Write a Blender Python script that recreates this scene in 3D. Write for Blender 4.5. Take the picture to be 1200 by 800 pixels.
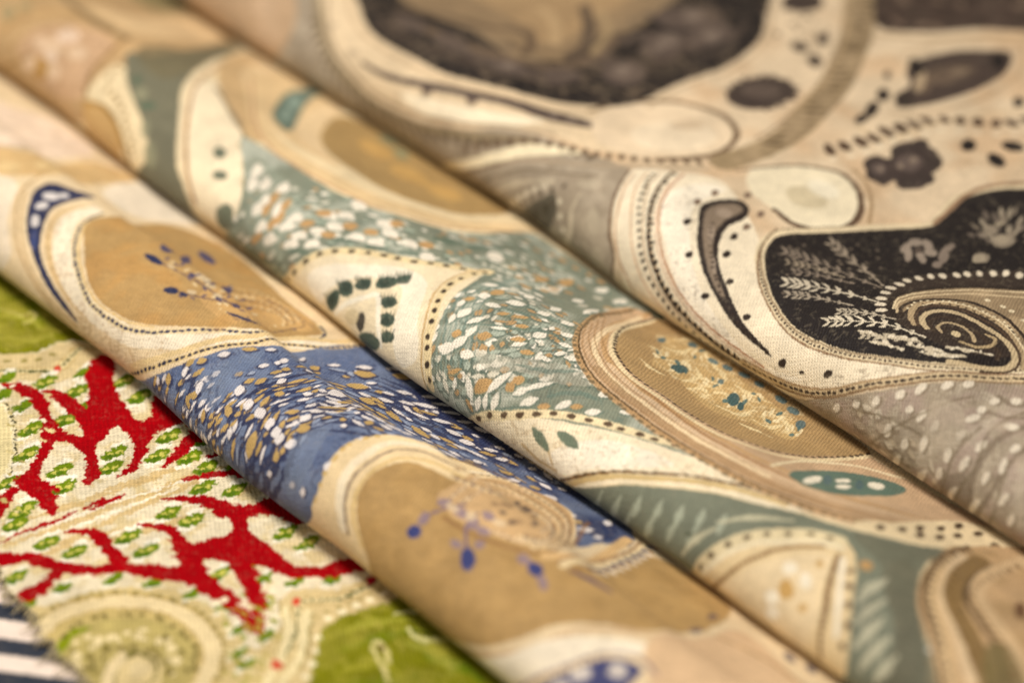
import bpy, math
import numpy as np

for o in list(bpy.data.objects):
    bpy.data.objects.remove(o, do_unlink=True)
scene = bpy.context.scene
COL = scene.collection
MM = 0.001

# ------------------------------------------------------------------ camera
cam_data = bpy.data.cameras.new('camera')
cam = bpy.data.objects.new('camera', cam_data)
COL.objects.link(cam)
scene.camera = cam
ELEVATION = math.radians(35.0)
cam.location = (0.0, -444.0 * math.cos(ELEVATION) * MM, (8.0 + 444.0 * math.sin(ELEVATION)) * MM)
cam.rotation_euler = (math.pi / 2 - ELEVATION, 0, 0)
cam_data.lens = 100.0
cam_data.sensor_width = 36.0
cam_data.clip_start = 0.02
cam_data.clip_end = 20.0
cam_data.dof.use_dof = True
cam_data.dof.focus_distance = 0.430
cam_data.dof.aperture_fstop = 7.4
cam_data.dof.aperture_blades = 0

# ------------------------------------------------------------------ light: a warm shop interior, one big soft lamp and a dim surround
world = bpy.data.worlds.new('World')
scene.world = world
world.use_nodes = True
bg = world.node_tree.nodes['Background']
bg.inputs['Color'].default_value = (1.0, 0.92, 0.80, 1)
bg.inputs['Strength'].default_value = 0.13

def area_light(name, loc, target, size, power, color):
    d = bpy.data.lights.new(name, 'AREA')
    d.shape = 'RECTANGLE'; d.size, d.size_y = size
    d.energy = power; d.color = color
    o = bpy.data.objects.new(name, d)
    COL.objects.link(o)
    o.location = loc
    v = np.array(target) - np.array(loc); v /= np.linalg.norm(v)
    import mathutils
    o.rotation_euler = mathutils.Vector(v).to_track_quat('-Z', 'Y').to_euler()
    return o

area_light('ceiling_lamp', (-0.10, 0.04, 0.46), (0.01, -0.01, 0), (0.18, 0.18), 2.72, (1.0, 0.935, 0.885))
area_light('window_light', (-0.75, -0.65, 0.70), (0, 0.0, 0), (0.5, 0.4), 1.3, (1.0, 0.96, 0.90))

scene.view_settings.view_transform = 'Standard'
scene.view_settings.look = 'None'
scene.view_settings.gamma = 1.0
scene.view_settings.exposure = 0.0
scene.render.engine = 'CYCLES'
scene.cycles.use_denoising = True
scene.cycles.max_bounces = 6

# ------------------------------------------------------------------ geometry of the pile (millimetres)
F_MM, D_CAM, ELEV = 100.0, 444.0, math.radians(35.0)
TARGET = np.array([0.0, 0.0, 8.0])
FWD = np.array([0.0, math.cos(ELEV), -math.sin(ELEV)])
UPV = np.array([0.0, math.sin(ELEV), math.cos(ELEV)])
CAM = TARGET - FWD * D_CAM
AX = np.array([0.624, -0.781]); AX /= np.linalg.norm(AX)      # along the folds
PX = np.array([-AX[1], AX[0]])                                # across the folds, towards the back

def catmull(P, n=24, closed=False):
    """smooth curve through the points P (k,2 or k,3)"""
    P = np.asarray(P, float)
    if len(P) < 3 and not closed:
        t = np.linspace(0, 1, n)[:, None]
        return P[0] * (1 - t) + P[-1] * t
    if closed:
        Q = np.vstack([P[-1], P, P[0], P[1]])
    else:
        Q = np.vstack([2 * P[0] - P[1], P, 2 * P[-1] - P[-2]])
    out = []
    t = np.linspace(0, 1, n, endpoint=False)[:, None]
    for i in range(1, len(Q) - 2):
        p0, p1, p2, p3 = Q[i - 1], Q[i], Q[i + 1], Q[i + 2]
        d1 = max(np.linalg.norm(p2 - p1), 1e-9)
        d0 = max(np.linalg.norm(p1 - p0), 1e-9); d2 = max(np.linalg.norm(p3 - p2), 1e-9)
        d0, d1, d2 = d0 ** .5, d1 ** .5, d2 ** .5
        m1 = (p2 - p1) - d1 * ((p2 - p0) / (d0 + d1) - (p1 - p0) / d0) * 1.0
        m1 = ((p1 - p0) / d0 - (p2 - p0) / (d0 + d1) + (p2 - p1) / d1) * d1
        m2 = ((p2 - p1) / d1 - (p3 - p1) / (d1 + d2) + (p3 - p2) / d2) * d1
        out.append((2 * t**3 - 3 * t**2 + 1) * p1 + (t**3 - 2 * t**2 + t) * m1 + (-2 * t**3 + 3 * t**2) * p2 + (t**3 - t**2) * m2)
    r = np.vstack(out)
    return r if closed else np.vstack([r, P[-1:]])

# contact lines of the three fold noses, (u along, s across) in mm
NOSE = [np.array(q) for q in (
    [(-150.0, -51.5), (-140.0, -51.21), (-130.0, -50.92), (-120.0, -50.63), (-110.0, -50.33), (-100.0, -50.04), (-90.0, -49.78), (-80.0, -49.69), (-70.0, -49.45), (-60.0, -48.93), (-50.0, -48.61), (-40.0, -48.21), (-30.0, -48.07), (-20.0, -48.62), (-10.0, -49.12), (0.0, -49.24), (10.0, -48.53), (20.0, -47.72), (30.0, -47.39), (40.0, -47.38), (50.0, -47.25), (60.0, -47.12), (70.0, -46.99), (80.0, -46.86), (90.0, -46.72), (100.0, -46.58), (110.0, -46.44), (120.0, -46.3), (130.0, -46.17), (140.0, -46.03), (150.0, -45.89)],
    [(-150.0, -17.22), (-140.0, -17.36), (-130.0, -17.34), (-120.0, -16.85), (-110.0, -16.24), (-100.0, -16.11), (-90.0, -16.2), (-80.0, -16.19), (-70.0, -16.01), (-60.0, -15.93), (-50.0, -15.99), (-40.0, -15.96), (-30.0, -15.91), (-20.0, -16.04), (-10.0, -16.2), (0.0, -16.01), (10.0, -15.54), (20.0, -14.95), (30.0, -14.34), (40.0, -13.83), (50.0, -13.44), (60.0, -13.14), (70.0, -12.75), (80.0, -12.41), (90.0, -12.16), (100.0, -11.92), (110.0, -11.67), (120.0, -11.42), (130.0, -11.17), (140.0, -10.92), (150.0, -10.67)],
    [(-150.0, 21.83), (-140.0, 22.2), (-130.0, 22.57), (-120.0, 22.94), (-110.0, 23.39), (-100.0, 23.96), (-90.0, 24.23), (-80.0, 24.24), (-70.0, 24.51), (-60.0, 24.95), (-50.0, 25.39), (-40.0, 26.04), (-30.0, 26.63), (-20.0, 26.38), (-10.0, 25.71), (0.0, 25.03), (10.0, 24.89), (20.0, 25.23), (30.0, 25.59), (40.0, 25.93), (50.0, 26.21), (60.0, 26.37), (70.0, 26.55), (80.0, 26.83), (90.0, 26.96), (100.0, 26.99), (110.0, 27.09), (120.0, 27.24), (130.0, 27.39), (140.0, 27.53), (150.0, 27.68)])]


def nose(k, u):
    q = NOSE[k]
    return np.interp(u, q[:, 0], q[:, 1])

def ripple(u, t, seed, amp):
    """slow unevenness of limp cloth"""
    r = np.random.RandomState(seed); z = 0
    for i in range(9):
        L = r.uniform(16, 60); a = r.uniform(0, 2 * math.pi)
        z = z + np.sin((u * math.cos(a) + t * math.sin(a)) * 2 * math.pi / L + r.uniform(0, 6.28)) * amp * (L / 45) * .4
    return z

def profile_rolled(u, k, v, H, vn, wide):
    """control points (s,z) of one rolled fold at position u"""
    c = nose(k, u)
    w = (nose(k + 1, u) - c) if k < 2 else 60.0
    h = H * (1 + .07 * math.sin(u / 17.0 + k * 2.1) + .05 * math.sin(u / 9.3 + k))
    b = .8 + .3 * math.sin(u / 13.0 + k * 1.7)
    P = [(20, v + 1.0), (10, v + .5), (4, v + .3), (1.0, v + .95), (-b, v + h * .27), (-b * .75, v + h * .5),
         (1.2, v + h * .74), (5.2, v + h * .935), (10.5, v + h)]
    if k < 2:
        P += [(17.5, v + h * .92), (w * .62, v + (h) * .60 + (vn - v) * .3), (w * .82, vn + h * .22), (w + .5, vn + .05), (w + 9, vn - .35), (w + 24, vn - .2)]
    else:
        P += [(18, v + h * .97), (28, v + h * .90), (45, v + h * .85), (80, v + h * .82), (130, v + h * .80), (230, v + h * .78)]
    P = np.array(P); P[:, 0] += c
    return P

SPEC = {  # k, v, H, vn, tmin, tmax
    'B': (0, 1.85, 11.2, 4.0, -17.0, 78.0),
    'C': (1, 3.75, 10.7, 4.6, -17.0, 84.0),
    'D': (2, 4.3, 13.3, 0.0, -17.0, 225.0),
}
def surface(name, u, t):
    """u (n,), t (m,) -> xyz (n,m,3) in mm; t is the distance on the cloth measured from its fold's contact line"""
    n, m = len(u), len(t)
    if name in SPEC:
        k, v, H, vn, tmin, tmax = SPEC[name]
        S = np.empty((n, m)); Z = np.empty((n, m))
        for i, uu in enumerate(u):
            c = catmull(profile_rolled(uu, k, v, H, vn, 0), 14)
            L = np.concatenate([[0], np.cumsum(np.linalg.norm(np.diff(c, axis=0), axis=1))])
            L -= L[14 * 3]
            S[i] = np.interp(t, L, c[:, 0]); Z[i] = np.interp(t, L, c[:, 1])
        seed = 11 + k
        env = np.clip((t - 1.0) / 10.0, 0, 1)[None] 
        far = np.clip((t - 40) / 40, 0, 1)[None] if name == 'D' else np.clip((58 - t) / 14, 0, 1)[None] * 0
        Z = Z + (ripple(u[:, None], t[None], seed, .55) + ripple(u[:, None] * 3.4, t[None] * 2.2, seed + 50, .10)) * env * (1 if name == 'D' else np.clip((50 - t) / 12, 0, 1)[None])
        if name == 'D':
            Z = Z + ripple(u[:, None] * .5, t[None] * .5, 31, 1.2) * far
    elif name == 'A':
        S = np.repeat(t[None], n, 0); Z = np.full((n, m), 2.1)
        c = np.array([nose(0, x) for x in u])[:, None]
        Z = Z + ripple(u[:, None], S, 21, .5) * np.clip((c - S) / 14 + .25, .1, 1)
        Z = Z - .25 * np.exp(-((S - c) / 5.0) ** 2)
    else:  # 'S' striped cloth
        S = np.repeat(t[None], n, 0); Z = np.full((n, m), .7) + ripple(u[:, None], S, 5, .12)
    X = u[:, None] * AX[0] + S * PX[0]; Y = u[:, None] * AX[1] + S * PX[1]
    return np.dstack([X, Y, Z])

# ------------------------------------------------------------------ the printing press: colour laid on the cloth in its own coordinates (mm)
def hexlin(h):
    c = np.array([int(h[i:i + 2], 16) / 255.0 for i in (0, 2, 4)])
    return np.where(c <= .04045, c / 12.92, ((c + .055) / 1.055) ** 2.4)

def noise2(u, t, L, seed):
    """smooth value noise"""
    r = np.random.RandomState(seed).rand(64, 64)
    x = u / L; y = t / L
    xi = np.floor(x).astype(int); yi = np.floor(y).astype(int)
    fx = x - xi; fy = y - yi
    fx = fx * fx * (3 - 2 * fx); fy = fy * fy * (3 - 2 * fy)
    g = lambda a, b: r[a % 64, b % 64]
    return (g(xi, yi) * (1 - fx) + g(xi + 1, yi) * fx) * (1 - fy) + (g(xi, yi + 1) * (1 - fx) + g(xi + 1, yi + 1) * fx) * fy

class Print:
    def __init__(self, u, t, base, rag=(.0, .0), soft=.16, ragL=.5):
        self.u, self.t = u, t
        U, T = np.meshgrid(u, t, indexing='ij')
        if rag[0] or rag[1]:
            a, b = noise2(U, T, ragL, 1) * 1.1 + noise2(U, T, ragL * .42, 3) * .9, noise2(U, T, ragL, 2) * 1.1 + noise2(U, T, ragL * .42, 5) * .9
            U = U + (a - 1) * rag[0]; T = T + (b - 1) * rag[1]
        self.U, self.T = U.astype(np.float32), T.astype(np.float32)
        self.mar = 1.0 + max(rag)
        self.soft = soft
        self.C = np.empty(U.shape + (3,), np.float32); self.C[:] = hexlin(base)
        self.rnd = np.random.RandomState(7)
    def win(self, lo, hi, pad):
        i0 = max(np.searchsorted(self.u, lo[0] - pad) - 1, 0); i1 = min(np.searchsorted(self.u, hi[0] + pad) + 1, len(self.u))
        j0 = max(np.searchsorted(self.t, lo[1] - pad) - 1, 0); j1 = min(np.searchsorted(self.t, hi[1] + pad) + 1, len(self.t))
        return slice(i0, max(i1, i0)), slice(j0, max(j1, j0))
    def blend(self, w, a, col, op=1.0):
        a = np.clip(a, 0, 1)[..., None] * op
        self.C[w] = self.C[w] * (1 - a) + hexlin(col).astype(np.float32) * a
    def dist(self, P, pad):
        """distance, arc length and side of every point of the window to the polyline P"""
        w = self.win(P.min(0), P.max(0), pad + self.mar)
        U, T = self.U[w], self.T[w]
        D = np.full(U.shape, 1e9, np.float32); A = np.zeros(U.shape, np.float32)
        if U.size == 0: return w, D, A
        i0, j0 = w[0].start, w[1].start
        arc = 0.0
        for p, q in zip(P[:-1], P[1:]):
            v = q - p; L = math.hypot(*v)
            if L < 1e-6: continue
            s = self.win(np.minimum(p, q), np.maximum(p, q), pad + self.mar)
            s = (slice(s[0].start - i0, s[0].stop - i0), slice(s[1].start - j0, s[1].stop - j0))
            du = U[s] - p[0]; dt = T[s] - p[1]
            h = np.clip((du * v[0] + dt * v[1]) / (L * L), 0, 1)
            d = np.hypot(du - h * v[0], dt - h * v[1])
            m = d < D[s]
            D[s] = np.where(m, d, D[s]); A[s] = np.where(m, arc + h * L, A[s])
            arc += L
        return w, D, A
    def curve(self, pts, closed=False, n=10):
        return catmull(pts, n, closed)
    def fill(self, pts, col, op=1.0, soft=None, grow=0.0, grain=0.0, smooth=True):
        soft = soft or self.soft
        P = self.curve(pts, True) if smooth else np.asarray(pts, float)
        P = np.vstack([P, P[:1]])
        w, D, A = self.dist(P, soft + abs(grow) + .3)
        U, T = self.U[w], self.T[w]
        if U.size == 0: return self
        I = np.zeros(U.shape, bool)
        for p, q in zip(P[:-1], P[1:]):
            if p[1] == q[1]: continue
            c = ((p[1] > T) != (q[1] > T)) & (U < (q[0] - p[0]) * (T - p[1]) / (q[1] - p[1]) + p[0])
            I ^= c
        sd = np.where(I, D, -D) + grow
        if grain: sd = sd + (noise2(U, T, .6, 9) - .5) * grain
        self.blend(w, .5 + sd / soft, col, op)
        return self
    def stroke(self, pts, wd, col, op=1.0, soft=None, closed=False, rough=0.0):
        soft = soft or self.soft
        P = self.curve(pts, closed)
        if closed: P = np.vstack([P, P[:1]])
        wl = np.atleast_1d(np.asarray(wd, float))
        w, D, A = self.dist(P, wl.max() + soft)
        tot = np.linalg.norm(np.diff(P, axis=0), axis=1).sum()
        W = np.interp(A / max(tot, 1e-6), np.linspace(0, 1, len(wl)), wl) if len(wl) > 1 else wl[0]
        if rough: W = W * (1 + rough * (noise2(self.U[w], self.T[w], .8, 4) - .5) * 2)
        self.blend(w, .5 + (W / 2 - D) / soft, col, op)
        return self
    def dash(self, pts, pitch, ln, wd, col, op=1.0, off=0.0, closed=False, jit=0.0, soft=None, skip=0.0, slant=0.0, phase=0.0):
        """row of printed dashes or dots along a curve"""
        P = self.curve(pts, closed)
        if closed: P = np.vstack([P, P[:1]])
        L = np.concatenate([[0], np.cumsum(np.linalg.norm(np.diff(P, axis=0), axis=1))])
        n = max(int(L[-1] / pitch), 1); r = self.rnd
        for k in range(n):
            a = (k + .5 + phase) * L[-1] / n + r.uniform(-1, 1) * jit * pitch
            if r.rand() < skip: continue
            c = np.array([np.interp(a, L, P[:, 0]), np.interp(a, L, P[:, 1])])
            c2 = np.array([np.interp(a + .2, L, P[:, 0]), np.interp(a + .2, L, P[:, 1])]); c1 = np.array([np.interp(a - .2, L, P[:, 0]), np.interp(a - .2, L, P[:, 1])])
            v = c2 - c1; ang = math.atan2(v[1], v[0])
            c = c + np.array([-math.sin(ang), math.cos(ang)]) * (off + r.uniform(-1, 1) * jit * wd)
            f = 1 + r.uniform(-1, 1) * jit
            self.dot(c[0], c[1], ln / 2 * f, wd / 2 * (1 + r.uniform(-.5, .5) * jit), math.degrees(ang) + slant + r.uniform(-1, 1) * jit * 20, col, op, soft)
        return self
    def dot(self, u, t, ra, rb, ang, col, op=1.0, soft=None, leaf=False):
        soft = soft or self.soft
        R = max(ra, rb) + soft
        w = self.win((u - R, t - R), (u + R, t + R), self.mar)
        c, s = math.cos(math.radians(ang)), math.sin(math.radians(ang))
        du, dt = self.U[w] - u, self.T[w] - t
        if du.size == 0: return self
        x = du * c + dt * s; y = -du * s + dt * c
        q = np.abs(y) / rb + (x / ra) ** 2 if leaf else np.sqrt((x / ra) ** 2 + (y / rb) ** 2)
        self.blend(w, .5 + (1 - q) * min(ra, rb) / soft, col, op)
        return self
    def inside(self, pts):
        P = self.curve(pts, True); P = np.vstack([P, P[:1]])
        w = self.win(P.min(0), P.max(0), .2)
        U, T = self.U[w], self.T[w]; I = np.zeros(U.shape, bool)
        for p, q in zip(P[:-1], P[1:]):
            if p[1] == q[1]: continue
            I ^= ((p[1] > T) != (q[1] > T)) & (U < (q[0] - p[0]) * (T - p[1]) / (q[1] - p[1]) + p[0])
        return w, U, T, I
    def filigree(self, pts, col, L=3.0, n=5, wd=.12, op=.5, seed=40):
        """fine wandering engraved lines inside an outline"""
        w, U, T, I = self.inside(pts)
        if U.size == 0: return self
        f = noise2(U, T, L, seed) * 1.0 + noise2(U, T, L * .45, seed + 1) * .35
        f = f * n
        d = np.abs(f - np.round(f))
        gate = np.clip((noise2(U, T, L * .8, seed + 2) - .35) * 4, 0, 1)
        self.blend(w, np.clip(1 - d / wd, 0, 1) * I * gate, col, op)
        return self
    def rows(self, poly, guide, d0, d1, step, pitch, ln, wd, cols, under=None, jit=.4, skip=.25, seed=5, op=1.0):
        """parallel rows of dabs that follow a guide line, kept inside an outline"""
        r = np.random.RandomState(seed)
        G = self.curve(guide); Q = self.curve(poly, True); a, b = Q, np.roll(Q, -1, 0)
        den = np.where(b[:, 1] == a[:, 1], 1e-9, b[:, 1] - a[:, 1])
        v = np.gradient(G, axis=0); v /= np.linalg.norm(v, axis=1)[:, None] + 1e-9
        nrm = np.stack([-v[:, 1], v[:, 0]], 1)
        for row, d in enumerate(np.arange(d0, d1, step if d1 > d0 else -step)):
            P = G + nrm * d
            L = np.concatenate([[0], np.cumsum(np.linalg.norm(np.diff(P, axis=0), axis=1))])
            s = r.uniform(0, pitch)
            while s < L[-1]:
                c = np.array([np.interp(s, L, P[:, 0]), np.interp(s, L, P[:, 1])])
                e = np.array([np.interp(s + .3, L, P[:, 0]), np.interp(s + .3, L, P[:, 1])]) - c
                s += pitch * r.uniform(.6, 1.4)
                if r.rand() < skip: continue
                c = c + r.uniform(-1, 1, 2) * jit * step
                if (((a[:, 1] > c[1]) != (b[:, 1] > c[1])) & (c[0] < (b[:, 0] - a[:, 0]) * (c[1] - a[:, 1]) / den + a[:, 0])).sum() % 2 == 0: continue
                an = math.degrees(math.atan2(e[1], e[0])) + r.uniform(-1, 1) * jit * 30
                f = r.uniform(.55, 1.35); w = wd / 2 * r.uniform(.7, 1.3)
                if under: self.dot(c[0] + .12, c[1] - w * .8, ln / 2 * f + .25, w + .22, an, under, .8 * op, leaf=True)
                self.dot(c[0], c[1], ln / 2 * f, w, an, cols[(row + (r.rand() < .25)) % len(cols)], op, leaf=True)
        return self
    def stipple(self, pts, col, cut=.8, op=.5):
        """fine engraved specks inside an outline"""
        w, U, T, I = self.inside(pts)
        if U.size == 0: return self
        f = noise2(U, T, .42, 91) * .75 + noise2(U, T, 2.5, 92) * .25
        self.blend(w, np.clip((f - cut * .82) * 9, 0, 1) * I, col, op)
        return self
    def cloud(self, pts, col, L=5.0, op=.5, seed=60):
        """uneven second dye inside an outline"""
        w, U, T, I = self.inside(pts)
        if U.size == 0: return self
        f = noise2(U, T, L, seed) * .6 + noise2(U, T, L * .4, seed + 1) * .4
        self.blend(w, np.clip((f - .42) * 3.5, 0, 1) * I, col, op)
        return self
    def finish(self, amp=.1, dry=.25):
        """uneven take-up of the dye: slow clouds, and bare yarn tops where the dye is dark"""
        U, T = self.U, self.T
        k = (noise2(U, T, 7, 21) - .5) * amp * 1.3 + (noise2(U, T, 2.1, 22) - .5) * amp + (noise2(U, T, .7, 23) - .5) * amp
        self.C *= (1 + k)[..., None].astype(np.float32)
        lum = self.C.mean(-1)
        f = np.clip((noise2(U, T, .34, 24) * .7 + noise2(U, T, 1.3, 25) * .3 - .62) * 4, 0, 1) * dry * np.clip((.35 - lum) / .35, 0, 1)
        self.C += (f[..., None] * (np.array([.42, .34, .22], np.float32) - self.C)).astype(np.float32)
        return self
    def scatter(self, pts, n, ln, wd, cols, ang=0.0, spread=15.0, op=1.0, flow=None):
        """loose dashes inside a closed outline"""
        P = self.curve(pts, True); lo, hi = P.min(0), P.max(0); r = self.rnd; k = 0; tries = 0; put = []
        while k < n and tries < n * 30:
            tries += 1
            c = lo + (hi - lo) * r.rand(2)
            a, b = P, np.roll(P, -1, 0)
            den = np.where(b[:, 1] == a[:, 1], 1e-9, b[:, 1] - a[:, 1])
            ins = (((a[:, 1] > c[1]) != (b[:, 1] > c[1])) & (c[0] < (b[:, 0] - a[:, 0]) * (c[1] - a[:, 1]) / den + a[:, 0])).sum() % 2
            if not ins: continue
            if put and min(np.hypot(*(c - q)) for q in put) < .62 * math.sqrt(max(np.prod(hi - lo) * .5, .1) / n): continue
            put.append(c); k += 1
            f = r.uniform(.7, 1.3)
            self.dot(c[0], c[1], ln / 2 * f, wd / 2 * r.uniform(.75, 1.25), ang + r.uniform(-1, 1) * spread, cols[r.randint(len(cols))], op)
        return self

def spaced(knots):
    """grid lines: knots = [(pos, step), ...] with the step changing from knot to knot"""
    out = [knots[0][0]]
    while out[-1] < knots[-1][0]:
        out.append(out[-1] + np.interp(out[-1], [k[0] for k in knots], [k[1] for k in knots]))
    return np.array(out)

# ------------------------------------------------------------------ cloth materials: printed colour, woven relief, a little sheen
def cloth_material(name, pitch, twill, bump, contrast, sheen, rough, mottling, slub=.25, spec=.22):
    m = bpy.data.materials.new(name); m.use_nodes = True
    nt = m.node_tree; N = nt.nodes; L = nt.links
    bsdf = N['Principled BSDF']
    def node(kind, **kw):
        n = N.new(kind)
        for k, v in kw.items():
            if k.startswith('i_'):
                n.inputs[int(k[2:]) if k[2:].isdigit() else k[2:]].default_value = v
            else: setattr(n, k, v)
        return n
    def math_(op, a, b=None, c=None):
        n = node('ShaderNodeMath', operation=op)
        for i, x in enumerate((a, b, c)):
            if x is None: continue
            if hasattr(x, 'links'): L.new(x, n.inputs[i])
            else: n.inputs[i].default_value = x
        return n.outputs[0]
    uv = node('ShaderNodeUVMap', uv_map='cloth_mm')
    col = node('ShaderNodeAttribute', attribute_name='print', attribute_type='GEOMETRY')
    # yarns wander a little
    wob = node('ShaderNodeTexNoise', noise_dimensions='2D'); wob.inputs['Scale'].default_value = .55; wob.inputs['Detail'].default_value = 2
    L.new(uv.outputs[0], wob.inputs['Vector'])
    wa = node('ShaderNodeVectorMath', operation='MULTIPLY_ADD')
    L.new(wob.outputs['Color'], wa.inputs[0]); wa.inputs[1].default_value = (.5, .5, 0); L.new(uv.outputs[0], wa.inputs[2])
    sep = node('ShaderNodeSeparateXYZ'); L.new(wa.outputs[0], sep.inputs[0])
    x, y = sep.outputs[0], sep.outputs[1]
    # the two yarn systems run at an angle to the fold
    c, s = math.cos(math.radians(twill)), math.sin(math.radians(twill))
    xr = math_('ADD', math_('MULTIPLY', x, c), math_('MULTIPLY', y, s))
    yr = math_('SUBTRACT', math_('MULTIPLY', y, c), math_('MULTIPLY', x, s))
    k = 2 * math.pi / pitch
    warp = math_('SINE', math_('MULTIPLY', xr, k))
    weft = math_('SINE', math_('MULTIPLY', yr, k))
    diag = math_('SINE', math_('MULTIPLY', math_('ADD', xr, yr), k * .5))
    weave = math_('ADD', math_('MULTIPLY', math_('MULTIPLY', warp, weft), .45), math_('MULTIPLY', warp, .55))
    fine = node('ShaderNodeTexNoise', noise_dimensions='2D'); fine.inputs['Scale'].default_value = 2.6; fine.inputs['Detail'].default_value = 3; fine.inputs['Roughness'].default_value = .7
    L.new(uv.outputs[0], fine.inputs['Vector'])
    mot = node('ShaderNodeTexNoise', noise_dimensions='2D'); mot.inputs['Scale'].default_value = .16; mot.inputs['Detail'].default_value = 4
    L.new(uv.outputs[0], mot.inputs['Vector'])
    # slubs: thicker yarns here and there, drawn out along one yarn direction
    cb = node('ShaderNodeCombineXYZ'); L.new(math_('MULTIPLY', xr, .35), cb.inputs[0]); L.new(math_('MULTIPLY', yr, 3.2), cb.inputs[1])
    sl = node('ShaderNodeTexNoise', noise_dimensions='2D'); sl.inputs['Scale'].default_value = 1.0; sl.inputs['Detail'].default_value = 2
    L.new(cb.outputs[0], sl.inputs['Vector'])
    f1 = math_('MULTIPLY_ADD', weave, contrast, 1.0)
    f2 = math_('MULTIPLY_ADD', math_('SUBTRACT', fine.outputs['Fac'], .5), contrast * 3.0, f1)
    f3 = math_('MULTIPLY_ADD', math_('SUBTRACT', mot.outputs['Fac'], .5), mottling, f2)
    f4 = math_('MULTIPLY_ADD', math_('SUBTRACT', sl.outputs['Fac'], .5), slub, f3)
    mul = node('ShaderNodeVectorMath', operation='SCALE')
    L.new(col.outputs['Color'], mul.inputs[0]); L.new(f4, mul.inputs['Scale'])
    L.new(mul.outputs[0], bsdf.inputs['Base Color'])
    bsdf.inputs['Roughness'].default_value = rough
    bsdf.inputs['Specular IOR Level'].default_value = spec
    bsdf.inputs['Sheen Weight'].default_value = sheen
    bsdf.inputs['Sheen Roughness'].default_value = .45
    bsdf.inputs['Sheen Tint'].default_value = (1, .95, .86, 1)
    h = math_('ADD', math_('MULTIPLY', weave, .5), math_('ADD', math_('MULTIPLY', fine.outputs['Fac'], .9), math_('MULTIPLY', sl.outputs['Fac'], .8)))
    b = node('ShaderNodeBump'); b.inputs['Strength'].default_value = bump; b.inputs['Distance'].default_value = .00012
    L.new(h, b.inputs['Height']); L.new(b.outputs[0], bsdf.inputs['Normal'])
    return m

def cloth_object(name, which, u, t, pr, mat, keep=None, thick=.45):
    """one sheet of cloth as one mesh; two faces deep where its cut edge can be seen"""
    P = surface(which, u, t) * MM
    n, mm = len(u), len(t)
    idx = np.arange(n * mm, dtype=np.int32).reshape(n, mm)
    q = np.stack([idx[:-1, :-1], idx[:-1, 1:], idx[1:, 1:], idx[1:, :-1]], -1).reshape(-1, 4)
    q = q[:, ::-1]
    if keep is not None:
        kf = keep[:-1, :-1] & keep[1:, :-1] & keep[1:, 1:] & keep[:-1, 1:]
        q = q[kf.reshape(-1)]
    co = P.reshape(-1, 3); colr = np.concatenate([pr.C.reshape(-1, 3), np.ones((n * mm, 1), np.float32)], 1)
    uvp = np.stack(np.meshgrid(u, t, indexing='ij'), -1).reshape(-1, 2)
    # drop unused points
    used = np.zeros(len(co), bool); used[q.reshape(-1)] = True
    new = np.cumsum(used) - 1
    q = new[q]; co = co[used]; colr = colr[used]; uvp = uvp[used]
    me = bpy.data.meshes.new(name)
    me.vertices.add(len(co)); me.vertices.foreach_set('co', co.astype(np.float32).ravel())
    me.loops.add(q.size); me.loops.foreach_set('vertex_index', q.astype(np.int32).ravel())
    me.polygons.add(len(q)); me.polygons.foreach_set('loop_start', np.arange(0, q.size, 4, dtype=np.int32))
    me.update(calc_edges=True)
    at = me.color_attributes.new('print', 'FLOAT_COLOR', 'POINT'); at.data.foreach_set('color', colr.astype(np.float32).ravel())
    ul = me.uv_layers.new(name='cloth_mm'); ul.data.foreach_set('uv', uvp[q.ravel()].astype(np.float32).ravel())
    me.polygons.foreach_set('use_smooth', np.ones(len(q), bool))
    me.materials.append(mat)
    me.validate()
    o = bpy.data.objects.new(name, me); COL.objects.link(o)
    return o

def tag(o, label, cat):
    o['label'] = label; o['category'] = cat
    return o

def print_stripes(cloth_s):
    cloth_s.fill([(-29.6,-88.2),(-21.2,-80),(-15.4,-74.8),(-8.1,-69),(-3.8,-71.7),(-11.3,-77.2),(-17.4,-82.3),(-25.8,-90.2)], '2d333e', smooth=False)
    cloth_s.fill([(-20.8,-93.1),(-12.5,-85.1),(-6.7,-80),(0.5,-74.3),(6.3,-78),(-1,-83.4),(-7,-88.3),(-15.4,-96)], '2d333e', smooth=False)
    cloth_s.fill([(-11.5,-98.2),(-3.3,-90.5),(2.6,-85.6),(9.6,-80),(13,-82.2),(5.9,-87.6),(-0.1,-92.3),(-8.5,-99.9)], '2d333e', smooth=False)
    cloth_s.fill([(-4.7,-102),(3.5,-94.4),(9.3,-89.6),(15.9,-84),(19.2,-86.1),(12.4,-91.5),(6.6,-96.2),(-1.8,-103.6)], '2d333e', smooth=False)
    cloth_s.fill([(1.6,-105.5),(9.7,-98),(15.3,-93.2),(21.7,-87.6),(25,-89.7),(18.4,-95.1),(12.8,-99.8),(4.7,-107.2)], '2d333e', smooth=False)
    cloth_s.fill([(8.2,-109.1),(16.1,-101.7),(21.4,-96.9),(27.7,-91.4),(30.9,-93.4),(24.4,-98.7),(19,-103.5),(11.1,-110.7)], '2d333e', smooth=False)
    cloth_s.fill([(14.5,-112.6),(22.2,-105.3),(27.4,-100.5),(33.6,-95.1),(37.1,-97.2),(30.6,-102.5),(25.3,-107.1),(17.6,-114.3)], '2d333e', smooth=False)

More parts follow.
